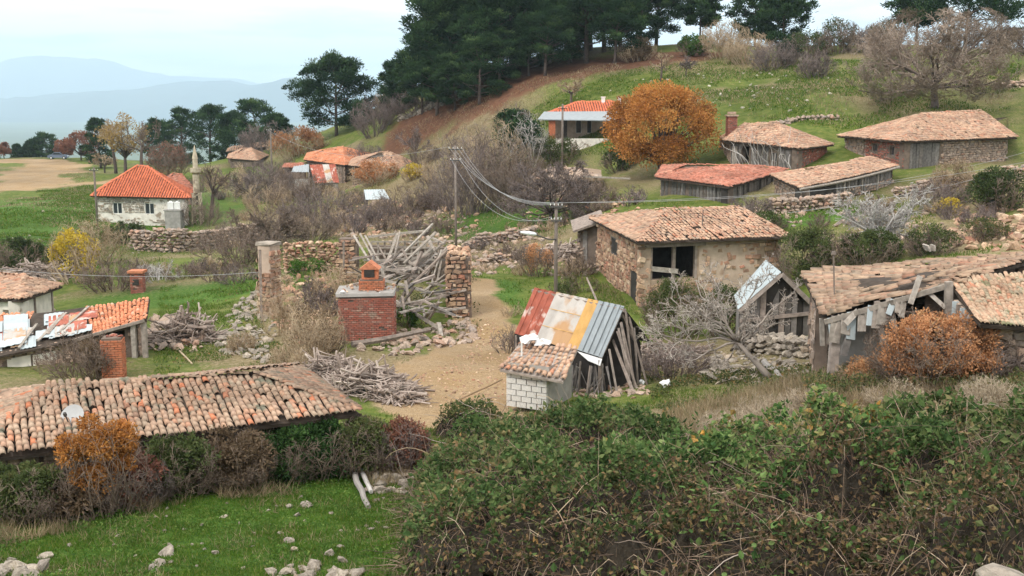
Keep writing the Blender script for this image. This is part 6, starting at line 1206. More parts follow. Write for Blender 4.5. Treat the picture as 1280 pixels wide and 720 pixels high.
# bare growth between the ruins and the far cluster
for px_, py_, w_, tp_, tw, lb in ((300, 302, 60, 268, 'twig_mauve', 'mauve bush behind the long dry stone wall'), (252, 282, 50, 244, 'twig', 'brown bush between minaret and stone wall'), (420, 256, 60, 226, 'twig_tan', 'tan scrub in front of the rusty shed'), (540, 262, 70, 222, 'twig_mauve', 'mauve scrub left of the pole at the timbers'), (556, 290, 60, 262, 'twig', 'low brown scrub at the foot of the pole'), (500, 286, 60, 262, 'twig', 'low scrub on the stones behind the timbers'), (335, 268, 60, 226, 'twig_tan', 'tan scrub behind the dark crooked tree'), (604, 262, 70, 216, 'twig_mauve', 'mauve scrub at the heart of the big thicket'), (655, 250, 70, 205, 'twig_mauve', 'mauve scrub left of the domed tree'), (735, 250, 50, 222, 'twig', 'scrub under the earth roofed hut'), (478, 276, 60, 246, 'twig_mauve', 'mauve scrub below the white roofed shelter'), (392, 246, 50, 216, 'twig', 'scrub left of the rusty shed legs'), (556, 232, 60, 188, 'twig_tan', 'tan scrub on the slope above the pole'), (530, 206, 50, 182, 'twig', 'scrub right of the tan cluster roof'), (232, 348, 60, 326, 'twig', 'low scrub at the end of the pale grey bush'), (300, 352, 70, 330, 'twig_mauve', 'low dark scrub left of the tall pillar'), (455, 206, 46, 178, 'twig_mauve', 'mauve scrub behind the cluster roofs'), (355, 300, 50, 262, 'twig_mauve', 'scrub at the right of the dark crooked tree'), (660, 330, 40, 302, 'twig', 'brown weeds among the lower terrace stones'), (715, 345, 40, 318, 'twig_tan', 'dry weeds at the corner of the stone house'), (405, 440, 60, 395, 'twig', 'bare brown brambles left of the brick hearth'), (365, 465, 60, 425, 'twig_tan', 'dry weeds behind the hip of the tiled roof'), (300, 440, 40, 412, 'twig_tan', 'dry weeds among the spilled pillar stones'), (470, 395, 30, 372, 'twig_tan', 'dry vine at the right corner of the hearth')):
    br(px_, py_, w_, tp_, lb, tw, stems=34, lev=(7, 5), rt=.016 * min(1.2, max(.5, (430 - py_) / 200)))
# low scrub sprinkled over the rough ground: three kinds, copied
SG = 'low bare scrub among the rubble and terraces'; SL = ('low brown bare scrub on the rough ground between the ruins', 'low mauve bare scrub on the rough ground between the ruins', 'low tan dry scrub on the rough ground between the ruins')
sp = [bush('scrub', SL[i], G(*q), 1.5, 1.5, .95, None, 0, .1, tw, 22, (6, 5), 'shrub', SG, rt=.013) for i, (q, tw) in enumerate((((380, 268), 'twig'), ((520, 272), 'twig_mauve'), ((430, 290), 'twig_tan')))]
for pts, n in (([(270, 345), (300, 262), (380, 245), (560, 225), (640, 290), (560, 300), (440, 292), (350, 300)], 26), ([(640, 300), (640, 262), (780, 250), (800, 262), (740, 275), (700, 300)], 9), ([(960, 300), (960, 268), (1120, 250), (1280, 232), (1280, 300), (1180, 312)], 15), ([(345, 415), (345, 350), (430, 340), (420, 400)], 6), ([(600, 345), (590, 312), (690, 318), (740, 345)], 7), ([(150, 352), (150, 335), (320, 335), (320, 350)], 8), ([(180, 240), (210, 215), (380, 200), (380, 240), (300, 262)], 14)):
    for q in area(pts, n):
        if zones(q[None, :2])[0][0] < .3: k = int(rng.integers(0, 3)); dup(sp[k], q, U(0, 6.28), U(.6, 1.3) * (1 + max(0, q[1] - 60) * .008))
for px_, py_, w_, tp_, lb in ((905, 548, 70, 505, 'pale dry brush right behind the bramble crest, left of centre right'), (955, 530, 80, 488, 'palest dry grass brush below the white roofed hut'), (1010, 512, 80, 478, 'pale dry brush left of the salmon weeds'), (1240, 505, 90, 466, 'dry straw brush at the right edge behind the brambles'), (1120, 502, 90, 470, 'dry straw brush in front of the round orange bush')):
    br(px_, py_, w_, tp_, lb, 'twig_straw', stems=110, lev=(6, 4), rt=.0045)
# ---- foreground hedge before the tiled house
bush('orange_bush', 'bright orange bush before the satellite dish', GX(106, 19.1), 1.75, 1.2, 1.74, 'leaf_orange', 15000, .055, 'twig', 34, (6, 4), 'bush', m=30, tint=(.0, .9), rt=.006, low=.14, spread=.40)
def hedge(px, py, w_, top, label, leaf, n, tint, size=.085, twig='twig', deep=.9, **k): b_ = G(px, py); s = mpp(b_[1]); return bush('hedge_shrub', label, b_ + (0, w_ * s * .08, 0), w_ * s, w_ * s * deep, (py - top) * s * U(.86, 1.08), leaf, int(n * 1.35), size, twig, 60, (6, 5), 'shrub', 'shrubs of the hedge before the tiled house', tint, rt=.005, m=36, **k)
hedge(25, 650, 120, 572, 'olive bramble at the left edge below the orange bush', 'leaf_olive', 5500, (.1, .9))
hedge(95, 646, 120, 596, 'brown bare undergrowth right under the orange bush', 'leaf_brown', 1800, (0, .6), twig='twig')
hedge(160, 632, 110, 560, 'reddish brown bare hedge right of the orange bush', 'leaf_redbrown', 1800, (0, .6), twig='twig_mauve')
hedge(222, 620, 110, 540, 'green leafy hedge below the middle of the roof edge', 'leaf_olive', 5500, (.05, .75))
hedge(290, 612, 110, 532, 'brownish hedge before the red tiles at the eave', 'leaf_brown', 3500, (.0, .8))
hedge(355, 602, 100, 528, 'dark ivy like shrub left of the white log', 'leaf_bramble', 6000, (.0, .55))
hedge(405, 598, 80, 524, 'darkest round evergreen shrub by the roof corner', 'leaf_bramble', 6500, (0, .4))
hedge(450, 594, 90, 512, 'yellow green shrub hiding the roof corner', 'leaf_olive', 5500, (.25, .9))
hedge(500, 590, 80, 518, 'red brown shrub at the right end of the hedge', 'leaf_redbrown', 2600, (.0, .8), twig='twig_mauve')
# ---- fallen dead tree before the white roofed hut, and a dead tree above it
M['twig_dead'] = mat('weathered dead branches', [(0, (.20, .165, .14)), (.5, (.30, .26, .225)), (1, (.42, .375, .33))], noise=(2, .25), bump=None)
def dead_tree(name, label, base, starts, lev, m, rt): 
    e = thing(name, label, 'dead tree', base); mb = MB(); Pp = np.array([s for s, _ in starts]); Rp = np.array([r for _, r in starts]); tubes(mb, Pp, Rp, 6, .5); mb.build('trunk', M[m], e, smooth=True); tw = MB()
    for k, n in enumerate(lev): Pp, Rp = branch(Pp, Rp, n, (.45, .5, .55)[k], .85, .36, .02, 5 if k < 2 else 4, .2, .5); Rp = np.maximum(Rp, rt); tubes(tw, Pp, Rp, 4 if k == 0 else 3, U(0, 1, len(Pp)) * .99)
    tw.build('branches', M[m], e); return e
b_ = G(962, 474); root = P(962, 472, b_[1]); hub = P(922, 428, b_[1] + .6); arms = [((865, 385), -.4), ((838, 372), .8), ((808, 418), .2), ((858, 452), -.5), ((990, 368), .6), ((948, 345), 1.2), ((890, 345), 1.6), ((935, 385), -.6), ((985, 402), .1), ((870, 350), 2.0), ((905, 455), -.3), ((820, 400), 1.1)]
def arm(q, r0, r1, dy=0., K=6): t = np.linspace(0, 1, K)[:, None]; a_ = hub * (1 - t) + P(q[0], q[1], b_[1] + .6 + dy) * t; a_[1:-1] += rng.normal(0, .07, (K - 2, 3)); return a_, np.linspace(r0, r1, K)
t6 = np.linspace(0, 1, 6)[:, None]; dead_tree('fallen_tree', 'bleached fallen bare tree with sprawling branches before the white roofed hut', b_, [(root * (1 - t6) + hub * t6, np.linspace(.11, .06, 6))] + [arm(q, .042, .014, dy) for q, dy in arms], (7, 6, 5), 'twig_dead', .0075)
b_ = G(1100, 318); hub = b_ + (0, 0, .3); s = mpp(b_[1]); dead_tree('dead_tree', 'bleached grey leafless tree fanning upward above the barn', b_, [(lambda t, q: (hub * (1 - t) + (hub + np.array(q)) * t + np.vstack((np.zeros((1, 3)), rng.normal(0, .1, (5, 3)))), np.linspace(.07, .02, 6)))(t6, (U(-55, 55) * s, U(-1, 1), U(30, 72) * s)) for _ in range(17)], (7, 6, 4), 'twig_grey', .012)
# ---- heaps of brushwood
def brushwood(name, label, ctr, w_, d_, h, n, m='twig_pile', r=.02, L_=1.2, group=None):
    e = thing(name, label, 'brushwood', ctr, group); a = U(0, 6.28, n); q = np.sqrt(U(0, 1, n)); p = ctr + np.column_stack((np.cos(a) * q * w_ / 2, np.sin(a) * q * d_ / 2, np.zeros(n))); p[:, 2] = T(p[:, 0], p[:, 1]) + .05 + h * (1 - q ** 1.5) * U(.1, 1, n); d = rnd_dir(n) * (1, 1, .38); ln = L_ * U(.5, 1.2, n); Pp = polyl(p - norm(d) * ln[:, None] / 2, d, ln, 4, .16); Pp[:, :, 2] = np.maximum(Pp[:, :, 2], T(Pp[:, :, 0], Pp[:, :, 1]) + .03)
    k = min(n, 90); o = np.argsort(-p[:, 2])
    for i in o[:k]: mb = MB(); tubes(mb, Pp[i:i + 1], np.array([np.linspace(r * 1.5, r * .8, 4)]) * U(.8, 1.6), 5, U()); mb.build('stick', M[m], e)
    mb = MB(); tubes(mb, Pp[o[k:]], r * U(.5, 1.2, (n - k, 1)) * np.ones((1, 4)), 4, U(0, .99, n - k)); mb.build('sticks', M[m], e, kind='stuff'); return e
brushwood('brushwood_pile', 'conical pile of pale sticks on the grass right of the patched ruin', G(234, 425), 2.4, 1.8, 1.15, 320, r=.022, L_=1.5)
brushwood('brushwood_pile', 'wide heap of grey brushwood behind the tiled roof hip, beside the path', G(462, 488), 3.0, 2.2, .75, 480, 'twig_pile', .022, 1.2)
brushwood('brushwood_pile', 'brushwood heap under the briar bush at the roof corner', G(415, 474), 2.0, 1.6, .8, 300, 'twig_pile', .018, 1.2)
brushwood('brushwood_pile', 'small ragged brushwood heap at the path edge, right tip of the wide heap', G(500, 500), 1.5, 1.2, .5, 180, 'twig_pile', .022, .9)
brushwood('brushwood_pile', 'tangle of dead branches behind the white walled house', G(40, 352), 4.5, 2.0, 1.0, 300, 'twig_pile', .03, 2.0)
brushwood('brushwood_pile', 'grey branches piled at the terrace left of the stone house', G(700, 322), 3.2, 2.0, .7, 260, 'twig_pile', .03, 1.6)
brushwood('brushwood_pile', 'dead brush on the ground below the right side of the stone house', G(815, 455), 3.5, 2.0, .7, 260, 'twig_pile', .018, 1.3)
# ---- brambles filling the lower right
def mound(name, label, ells, n, leaf, tint, size, canes, seed, single=0, brown=.0):
    c = np.array([(e_[0], e_[1]) for e_ in ells]); e = thing(name, label, 'bramble', (c[:, 0].mean(), c[:, 1].mean(), float(T(c[:, 0].mean(), c[:, 1].mean()))))
    def hh(x, y):
        o = np.zeros_like(x)
        for (cx, cy, rx, ry, H_) in ells: r = np.hypot((x - cx) / rx, (y - cy) / ry); o = np.maximum(o, H_ * np.clip(1 - r ** 3.2, 0, 1) ** .55)
        return o * (.93 + .34 * fbm(x * 1.15 + seed, y * 1.15, 3)) 
    lo = np.array([(e_[0] - e_[2], e_[1] - e_[3]) for e_ in ells]).min(0); hi = np.array([(e_[0] + e_[2], e_[1] + e_[3]) for e_ in ells]).max(0)
    q = U(lo, hi, (n * 6, 2)); h = hh(q[:, 0], q[:, 1]); gx = (hh(q[:, 0] + .05, q[:, 1]) - h) / .05; gy = (hh(q[:, 0], q[:, 1] + .05) - h) / .05; sl = np.minimum(np.sqrt(1 + gx ** 2 + gy ** 2), 5); k = (h > .05) & (U(0, 5, len(q)) < sl); q, h, gx, gy = q[k][:n], h[k][:n], gx[k][:n], gy[k][:n]; N_ = len(q); g0 = T(q[:, 0], q[:, 1])
    nr = norm(np.column_stack((-gx, -gy, np.ones(N_)))); dp = U(0, 1, N_) ** 1.6 * .38 - .05; p = np.column_stack((q, g0 + h)) - nr * dp[:, None]; p[:, 2] = np.maximum(p[:, 2], g0 + .02)
    cl = .5 + .5 * np.clip(fbm(q[:, 0] * 1.3 + seed, q[:, 1] * 1.3 + h, 3), -1, 1); t = tint[0] + (tint[1] - tint[0]) * np.clip(.45 * cl + .62 * U(0, 1, N_) - .05, 0, .999)
    up = np.clip((p[:, 2] - g0) / 1.3, 0, 1); fy = np.max([np.where(np.hypot((q[:, 0] - a_[0]) / a_[2], (q[:, 1] - a_[1]) / a_[3]) < 1, (a_[1] - q[:, 1]) / a_[3], -1) for a_ in ells[:1]] + [np.full(N_, -1.)], axis=0); fr = np.maximum(np.clip(-nr[:, 1], 0, 1) * np.clip(1.15 - up, 0, 1), np.clip((np.where(fy > -1, fy, -fy * 0 + (ells[0][1] - q[:, 1]) / ells[0][3]) - brown + .3 * fbm(q[:, 0] * 1.1, q[:, 1] * 1.1 + seed, 3)) * 2.2, 0, .90)); gap = np.clip((fbm(q[:, 0] * 2.3 + seed * 3, q[:, 1] * 2.3 + h * 2, 2) - .28) * 5, 0, .96); drop = U(0, 1, N_) < gap; q, h, p, nr, t, dp, fr = q[~drop], h[~drop], p[~drop], nr[~drop], t[~drop], dp[~drop], fr[~drop]; g0 = g0[~drop]; N_ = len(p); kill = U(0, 1, N_) < fr; pk, nk = p[kill], nr[kill]; p, nr, t, dp = p[~kill], nr[~kill], t[~kill], dp[~kill]; N_ = len(p)
    sel = U(0, 1, len(pk)) < .55; pk, nk = pk[sel], nk[sel]; dl = MB(); leaves(dl, pk, norm(nk * .4 + rnd_dir(len(pk)) - (0, 0, .4)), size * U(.5, 1.1, len(pk)), size * .5, U(0, .999, len(pk)) ** 1.3); dl.build('dead_leaves', M['leaf_dead'], e, kind='stuff')
    d = norm(nr * .5 + rnd_dir(N_) * .9 + (0, 0, -.15)); sz = size * (.42 + 1.15 * U(0, 1, N_) ** 1.5)
    o = np.argsort(np.linalg.norm(p, axis=1) + dp * 8); one, rest = o[:single], o[single:]
    if single:
        lm = MB(); leaves(lm, np.zeros((1, 3)), np.array([(0, 1., 0)]), 1.0, .66, .0); V = np.array([(0, 0, 0), (.22, .25, .08), (.3, .55, .05), (.16, .85, .0), (0, 1, -.04), (-.16, .85, 0), (-.3, .55, .05), (-.22, .25, .08), (0, .5, -.02)]); F_ = np.array([(0, 1, 8), (1, 2, 8), (2, 3, 8), (3, 4, 8), (4, 5, 8), (5, 6, 8), (6, 7, 8), (7, 0, 8)])
        lme = [make_mesh('leaf', V, [F_], np.full(8, tv)) for tv in (.1, .25, .35, .5, .6, .7, .9)]; [x.materials.append(M[leaf]) for x in lme]
        for i in one:
            ob = bpy.data.objects.new('leaf', lme[int(np.clip(t[i] * 7, 0, 6))]); COL.objects.link(ob); ob.parent = e; y = Vector(d[i]); ob.rotation_euler = y.to_track_quat('Y', 'Z').to_euler(); ob.location = [float(v) for v in p[i] - WL[e.name]]; s_ = float(sz[i] * .85); ob.scale = (s_, s_, s_)
    lf = MB(); leaves(lf, p[rest], d[rest], sz[rest], sz[rest] * .66, t[rest]); lf.build('leaves', M[leaf], e, kind='stuff')
    # stems: upright thorny undergrowth and long arching canes
    j = rng.choice(len(q), canes); s = np.column_stack((q[j], g0[j])); H_ = h[j]; dr = np.column_stack((rng.normal(0, .6, canes), rng.normal(-.15, .6, canes), U(.5, 1.4, canes))); Pp = polyl(s, dr, np.maximum(H_ * U(.8, 1.6, canes), .3), 7, .2, -.16); tw = MB(); Pp[:, :, 2] = np.maximum(Pp[:, :, 2], T(Pp[:, :, 0], Pp[:, :, 1]) + .01); lim = hh(Pp[:, :, 0], Pp[:, :, 1]) + T(Pp[:, :, 0], Pp[:, :, 1]) + .12; Pp[:, :, 2] = np.minimum(Pp[:, :, 2], lim)
    tubes(tw, Pp, np.linspace(.009, .004, 7) * U(.6, 1.3, (canes, 1)), 3, U(0, 1, canes) * .99); Pb, Rb = branch(Pp, np.full((canes, 7), .004), 3, .4, .8, .25, -.05, 3, .2, .8); tubes(tw, Pb, Rb, 3, U(0, 1, len(Pb)) * .99); tw.build('undergrowth', M['twig_under'], e, kind='stuff')
    ja = rng.choice(len(q), 26); mb = MB(); s = np.column_stack((q[ja], g0[ja] + h[ja] * .8))
    for i in range(26): mb = MB(); pl = polyl(s[i:i + 1], np.array([(U(-1, 1), U(-.9, .2), U(.1, .9))]), np.array([U(.5, 1.3)]), 8, .16, -.2); tubes(mb, pl, np.array([np.linspace(.010, .004, 8)]), 4, U()); mb.build('cane', M['twig_tan'] if i % 2 else M['twig_pile'], e)
    # added dark sheet under the leaves, the inner shade put into its colour
    gx_, gy_ = np.meshgrid(np.linspace(lo[0], hi[0], 46), np.linspace(lo[1], hi[1], 46)); hv = hh(gx_, gy_); zz = T(gx_, gy_) + hv * .80 - .18 + .06 * rng.normal(size=hv.shape); i_ = (np.arange(45)[:, None] * 46 + np.arange(45)[None]).ravel(); Fq = np.column_stack((i_, i_ + 1, i_ + 47, i_ + 46)); ok = (hv.ravel()[Fq] > .25).all(1); MB().add(np.column_stack((gx_.ravel(), gy_.ravel(), zz.ravel())), Fq[ok]).build('shade_core', M['bramble_shade'], e)
    return e
M['leaf_mixed'] = leafmat('olive and autumn bramble leaves', [(0, (.022, .045, .015)), (.3, (.05, .09, .028)), (.5, (.085, .135, .042)), (.68, (.14, .165, .065)), (.8, (.21, .19, .085)), (.9, (.24, .15, .075)), (1, (.45, .25, .06))])
M['leaf_dead'] = leafmat('dead bramble leaves', [(0, (.035, .045, .018)), (.3, (.06, .065, .028)), (.55, (.095, .062, .038)), (.8, (.16, .10, .055)), (1, (.28, .19, .09))])
M['twig_under'] = mat('bramble stems', [(0, (.09, .065, .05)), (.4, (.17, .115, .085)), (.7, (.24, .165, .12)), (.9, (.42, .33, .24)), (1, (.18, .08, .055))], noise=(2, .2), bump=None)
M['bramble_shade'] = mat('painted bramble shade', [(0, (.022, .018, .013)), (1, (.04, .031, .022))], noise=(9, .5), bump=(30, .8, .05), obj=False)  # near-black tone is the shade beneath the leaves, painted in
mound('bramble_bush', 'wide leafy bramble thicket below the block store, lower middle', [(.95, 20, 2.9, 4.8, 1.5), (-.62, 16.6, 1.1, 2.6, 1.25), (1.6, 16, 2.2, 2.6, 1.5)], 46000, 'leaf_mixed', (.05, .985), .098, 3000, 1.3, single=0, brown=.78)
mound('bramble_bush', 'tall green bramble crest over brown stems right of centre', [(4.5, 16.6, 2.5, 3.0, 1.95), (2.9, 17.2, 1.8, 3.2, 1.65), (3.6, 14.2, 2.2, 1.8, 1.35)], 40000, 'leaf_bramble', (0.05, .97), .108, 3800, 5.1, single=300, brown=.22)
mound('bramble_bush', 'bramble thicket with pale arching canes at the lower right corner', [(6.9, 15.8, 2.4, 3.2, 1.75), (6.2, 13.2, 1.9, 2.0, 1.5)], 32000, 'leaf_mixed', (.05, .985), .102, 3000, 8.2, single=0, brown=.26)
mound('bramble_bush', 'small olive bramble at the edge of the path below the brush heap', [(-1.05, 26.0, .85, 1.3, 1.0)], 4500, 'leaf_olive', (.1, .95), .075, 160, 12.4)
# ---- grasses
def cover(name, label, pts, leaf, tint, size): n = len(pts); mb = MB(); leaves(mb, pts + np.column_stack((np.zeros((n, 2)), U(.01, .12, n))), norm(rnd_dir(n, .5)), size * U(.6, 1.4, n), size * .6, tint[0] + (tint[1] - tint[0]) * U(0, .99, n)); tag(mb.build(name, M[leaf]), label, 'ground cover', kind='stuff')
def blades(name, label, pts, hmin, hmax, wd, m, tint, lean=.35, cat=None, bare=.45):
    pts = pts[zones(pts[:, :2])[0] < bare]; n = len(pts); d = norm(rng.normal(0, lean, (n, 3)) + (0, 0, 1)); mb = MB(); l = hmin + (hmax - hmin) * U(0, 1, n) ** 1.7; leaves(mb, pts - (0, 0, .01), d, l, wd, np.clip(tint[0] + (tint[1] - tint[0]) * U(0, 1, n), 0, .999), .1); return tag(mb.build(name, M[m]), label, cat, kind='stuff')
def clumped(pts, sc, thr): k = fbm(pts[:, 0] * sc, pts[:, 1] * sc, 3) > thr; return pts[k]
LAWN = [(-30, 740), (-30, 640), (60, 645), (240, 612), (420, 596), (545, 590), (560, 620), (545, 740)]
blades('lawn_grass', 'short bright green grass of the foreground lawn', area(LAWN, 75000), .025, .085, .012, 'grass', (0, .93), .5, 'grass')
cover('lawn_weeds', 'flat rosettes of broad weeds in the foreground lawn', clumped(area(LAWN, 12000), 1.1, .15), 'leaf_fresh', (0, 1), .05)
blades('lawn_tufts', 'longer rough grass tufts in the foreground lawn', clumped(area(LAWN, 22000), 1.6, .12), .05, .16, .012, 'grass', (.2, 1), .6, 'grass')
blades('lawn_straw', 'dry straw bents scattered over the foreground lawn', clumped(area(LAWN, 9000), .9, .12), .05, .24, .008, 'dry_grass', (0, .9), .6, 'grass')
blades('dry_grass', 'tall dry grass between the brambles and the barn', np.concatenate((area([(835, 520), (990, 478), (1290, 470), (1290, 500), (1000, 520), (860, 552)], 22000), area([(1010, 492), (1285, 480), (1285, 470), (1040, 470)], 6000))), .15, .55, .012, 'dry_grass', (0, .97), .4, 'dry grass')
blades('dry_grass', 'pale dry tufts along the foot of the hedge', clumped(area([(-20, 655), (80, 640), (240, 610), (420, 592), (520, 590), (520, 604), (240, 628), (80, 668), (-20, 690)], 9000), .8, -.1), .10, .42, .010, 'dry_grass', (0, .8), .45, 'dry grass')
blades('meadow_grass', 'green tufts on the ground round the middle houses', clumped(area([(500, 560), (520, 500), (650, 505), (800, 490), (960, 480), (1040, 480), (840, 545), (560, 600)], 26000), .6, -.05), .04, .20, .016, 'grass', (.2, 1), .5, 'grass')
blades('meadow_grass', 'green tufts on the terraces left of the ruin', clumped(area([(190, 470), (200, 360), (330, 345), (330, 420), (380, 450), (300, 465)], 22000), .5, -.1), .05, .22, .022, 'grass', (.1, 1), .5, 'grass')
blades('dry_grass', 'rough dry growth over the middle slopes', clumped(area([(150, 345), (330, 250), (560, 215), (760, 250), (700, 300), (600, 340), (430, 345)], 30000), .25, .05), .12, .45, .035, 'dry_grass', (0, .97), .5, 'dry grass')
blades('meadow_grass', 'green tufts on the left meadow and terraces', np.concatenate((clumped(area([(0, 320), (0, 270), (110, 250), (330, 290), (330, 335), (150, 345)], 26000), .25, -.15), clumped(area([(590, 305), (610, 260), (700, 258), (710, 295)], 3500), .5, .05), clumped(area([(585, 410), (595, 335), (690, 335), (660, 390)], 2600), .5, .05))), .06, .26, .035, 'grass', (.15, 1), .5, 'grass')
blades('meadow_grass', 'rough green tufts over the upper hillside', clumped(area([(600, 190), (690, 120), (900, 70), (1275, 80), (1275, 135), (1050, 165), (900, 145), (800, 190)], 60000), .2, -.15), .10, .38, .07, 'grass', (.0, 1), .6, 'grass')
blades('meadow_grass', 'rough green tufts on the slope left of the stone house', np.concatenate((clumped(area([(690, 362), (745, 342), (800, 395), (830, 470), (770, 450), (720, 385)], 7000), .5, -.1), clumped(area([(500, 575), (520, 540), (560, 545), (560, 590)], 2500), .6, -.2))), .06, .30, .020, 'grass', (.2, 1), .5, 'grass')
blades('dry_grass', 'dry weeds on the slope left of the stone house', clumped(area([(690, 362), (745, 342), (800, 395), (830, 470), (770, 450), (720, 385)], 3500), .5, .0), .10, .40, .016, 'dry_grass', (0, .97), .5, 'dry grass')
blades('meadow_grass', 'rough tufts across the far left meadow', clumped(area([(-20, 310), (-20, 265), (60, 232), (120, 232), (118, 290), (60, 305)], 26000), .15, -.1), .10, .35, .07, 'grass', (.1, 1), .6, 'grass')
blades('dry_grass', 'straw streaks across the far left meadow', clumped(area([(-20, 310), (-20, 265), (60, 215), (120, 215), (118, 290), (60, 305)], 16000), .12, .1), .10, .35, .06, 'dry_grass', (0, .97), .6, 'dry grass')
br(640, 395, 30, 375, 'dry weeds behind the tin shed', 'twig_tan', stems=16, lev=(5, 4), rt=.007)
br(725, 365, 50, 340, 'brown weeds on the slope below the lean-to', 'twig', leaf='leaf_olive', n=700, size=.08, stems=20, lev=(6, 4), rt=.008, tint=(.3, 1))
br(700, 372, 40, 350, 'green weeds beside the foot of the lamp pole', 'twig', leaf='leaf_olive', n=900, size=.08, stems=14, lev=(5, 4), rt=.007, tint=(.1, .9))
blades('meadow_grass', 'grass tufts creeping over the verges of the path', clumped(area([(470, 530), (500, 430), (590, 400), (640, 420), (650, 500), (560, 540)], 9000), 1.1, .18), .04, .16, .016, 'grass', (.2, 1), .6, 'grass', .85)
blades('dry_grass', 'straw tufts over the upper hillside', clumped(area([(480, 170), (640, 110), (900, 70), (1275, 80), (1275, 135), (1050, 160), (900, 145), (800, 190), (620, 200)], 26000), .12, .12), .12, .45, .06, 'dry_grass', (0, .97), .5, 'dry grass')
blades('meadow_grass', 'rough green growth round the upper houses', clumped(area([(760, 262), (960, 262), (1280, 215), (1280, 330), (1100, 330), (1010, 300)], 24000), .25, .0), .10, .32, .030, 'grass', (.1, 1), .5, 'grass')
cover('ground_cover', 'olive weeds mixed into the dry grass before the barn', area([(1000, 484), (1285, 474), (1285, 500), (1010, 506)], 7000) + np.column_stack((np.zeros((7000, 2)), U(0, .3, 7000))), 'leaf_olive', (.2, 1), .09)
br(105, 470, 120, 408, 'thin dark bare bush against the patched ruin', 'twig', stems=40, lev=(7, 6), rt=.009)
br(122, 474, 50, 418, 'brown olive bush on the wall left of the brick pillar', 'twig', leaf='leaf_brown', n=1500, size=.07, stems=30, rt=.008)
cover('ground_cover', 'low weeds and fallen leaves below the barn and hut', clumped(area([(800, 470), (1040, 455), (1060, 500), (840, 545)], 9000), .9, -.05), 'leaf_olive', (.1, 1), .09)
cover('ground_cover', 'low weeds and dead leaves round the ruin', clumped(area([(190, 470), (270, 345), (600, 300), (600, 420), (480, 450), (420, 470)], 12000), .6, .0), 'leaf_olive', (.2, 1), .11)
M['stone_pale'] = mat('pale limestone', [(0, (.36, .33, .26)), (1, (.46, .42, .34))], noise=(3, .2))
PATH_A = [(500, 510), (520, 470), (580, 440), (600, 390), (620, 400), (640, 460), (630, 500)]
# ------------------------------------------------------------------ stone walls, rubble, rocks in the grass
drywall('stone_wall', 'long dry stone wall below the red roofed house', [G(168, 312), G(215, 316), G(262, 312), G(330, 300)], 1.75, .8, M['stone'], .40, 220, decay=.2)
drywall('stone_wall', 'low stone terrace wall at the right edge below the long house', [G(1120, 246), G(1180, 238), G(1290, 222)], 1.0, .6, M['stone'], .34, 120, decay=.5)
drywall('stone_wall', 'rough terrace wall in front of the board barn', [G(965, 266), G(1010, 264), G(1060, 258)], 1.0, .7, M['stone'], .34, 90, decay=.3)
drywall('stone_wall', 'stacked stone wall under the white roofed hut', [G(935, 438), G(975, 440), G(1030, 446)], .75, .9, M['stone_grey'], .30, 150, decay=.3)
drywall('stone_wall', 'terrace wall of tumbled stones left of the lamp pole', [G(585, 312), G(630, 302), G(668, 296)], 1.0, .8, M['stone'], .36, 140, decay=.5)
drywall('stone_wall', 'second lower terrace of stones left of the lamp pole', [G(590, 335), G(630, 328), G(680, 322), G(745, 320)], .7, .8, M['stone'], .34, 120, decay=.6)
drywall('stone_wall', 'crumbling stone edge along the top of the slope under the grove', [G(500, 150), G(535, 137), G(575, 122)], .7, .7, M['stone_grey'], .5, 40, decay=.5)
drywall('stone_wall', 'field wall at the far right on the hill', [G(1245, 112), G(1300, 104)], .8, .6, M['stone'], .45, 40, decay=.5)
drywall('stone_wall', 'broken field wall on the green slope above the chimney house', [G(965, 158), G(1000, 150), G(1050, 148)], .6, .6, M['stone'], .4, 40, decay=.7)
heap('rubble_heap', 'sprawling rubble between ruin and lamp pole', area([(580, 350), (585, 300), (640, 285), (690, 300), (760, 330), (690, 345), (640, 335)], 420), M['stone'], smin=.10, smax=.36, single=130)
heap('rubble_heap', 'brown stones strewn behind the collapsed timbers', area([(400, 295), (440, 268), (560, 255), (600, 290), (570, 315), (470, 300)], 420), M['stone'], smin=.12, smax=.42, single=110)
heap('rubble_heap', 'stones spilled left of the tall pillar', area([(270, 440), (290, 385), (330, 360), (345, 420), (330, 460)], 260), M['stone_grey'], smin=.08, smax=.34, single=110)
heap('rubble_heap', 'rubble filling the ruin behind the pillar', area([(340, 410), (345, 350), (430, 345), (425, 400), (390, 440)], 330), M['stone_warm'], smin=.08, smax=.30, single=110)
heap('rubble_heap', 'bank of stones under the brushwood pile, right of the patched ruin', area([(186, 440), (190, 400), (215, 395), (262, 425), (250, 440)], 130), M['stone'], smin=.12, smax=.36, single=70, pile=.4)
heap('rubble_heap', 'stones below the fallen timbers beside the path', area([(440, 440), (480, 420), (585, 400), (598, 425), (540, 440), (500, 446)], 210), M['stone'], smin=.10, smax=.34, single=110)
heap('rubble_heap', 'flat dark stones scattered before the white roofed hut', area([(870, 475), (890, 440), (960, 445), (1040, 460), (1030, 480), (950, 482)], 230), M['stone_grey'], smin=.08, smax=.32, flat=.4, single=120)
heap('rubble_heap', 'tumbled stones in the field at the right edge', area([(1175, 300), (1200, 262), (1290, 255), (1290, 310), (1240, 318)], 240), M['stone_warm'], smin=.12, smax=.42, single=90)
heap('rubble_heap', 'stones and tile shards round the foot of the tin shed', area([(690, 492), (700, 480), (800, 478), (815, 495), (760, 500)], 140), M['stone'], smin=.05, smax=.2, single=40)
heap('rubble_heap', 'pale stones heaped at the right end of the hedge', area([(455, 615), (470, 596), (540, 588), (545, 606), (500, 618)], 75), M['stone_grey'], smin=.07, smax=.24, single=60)
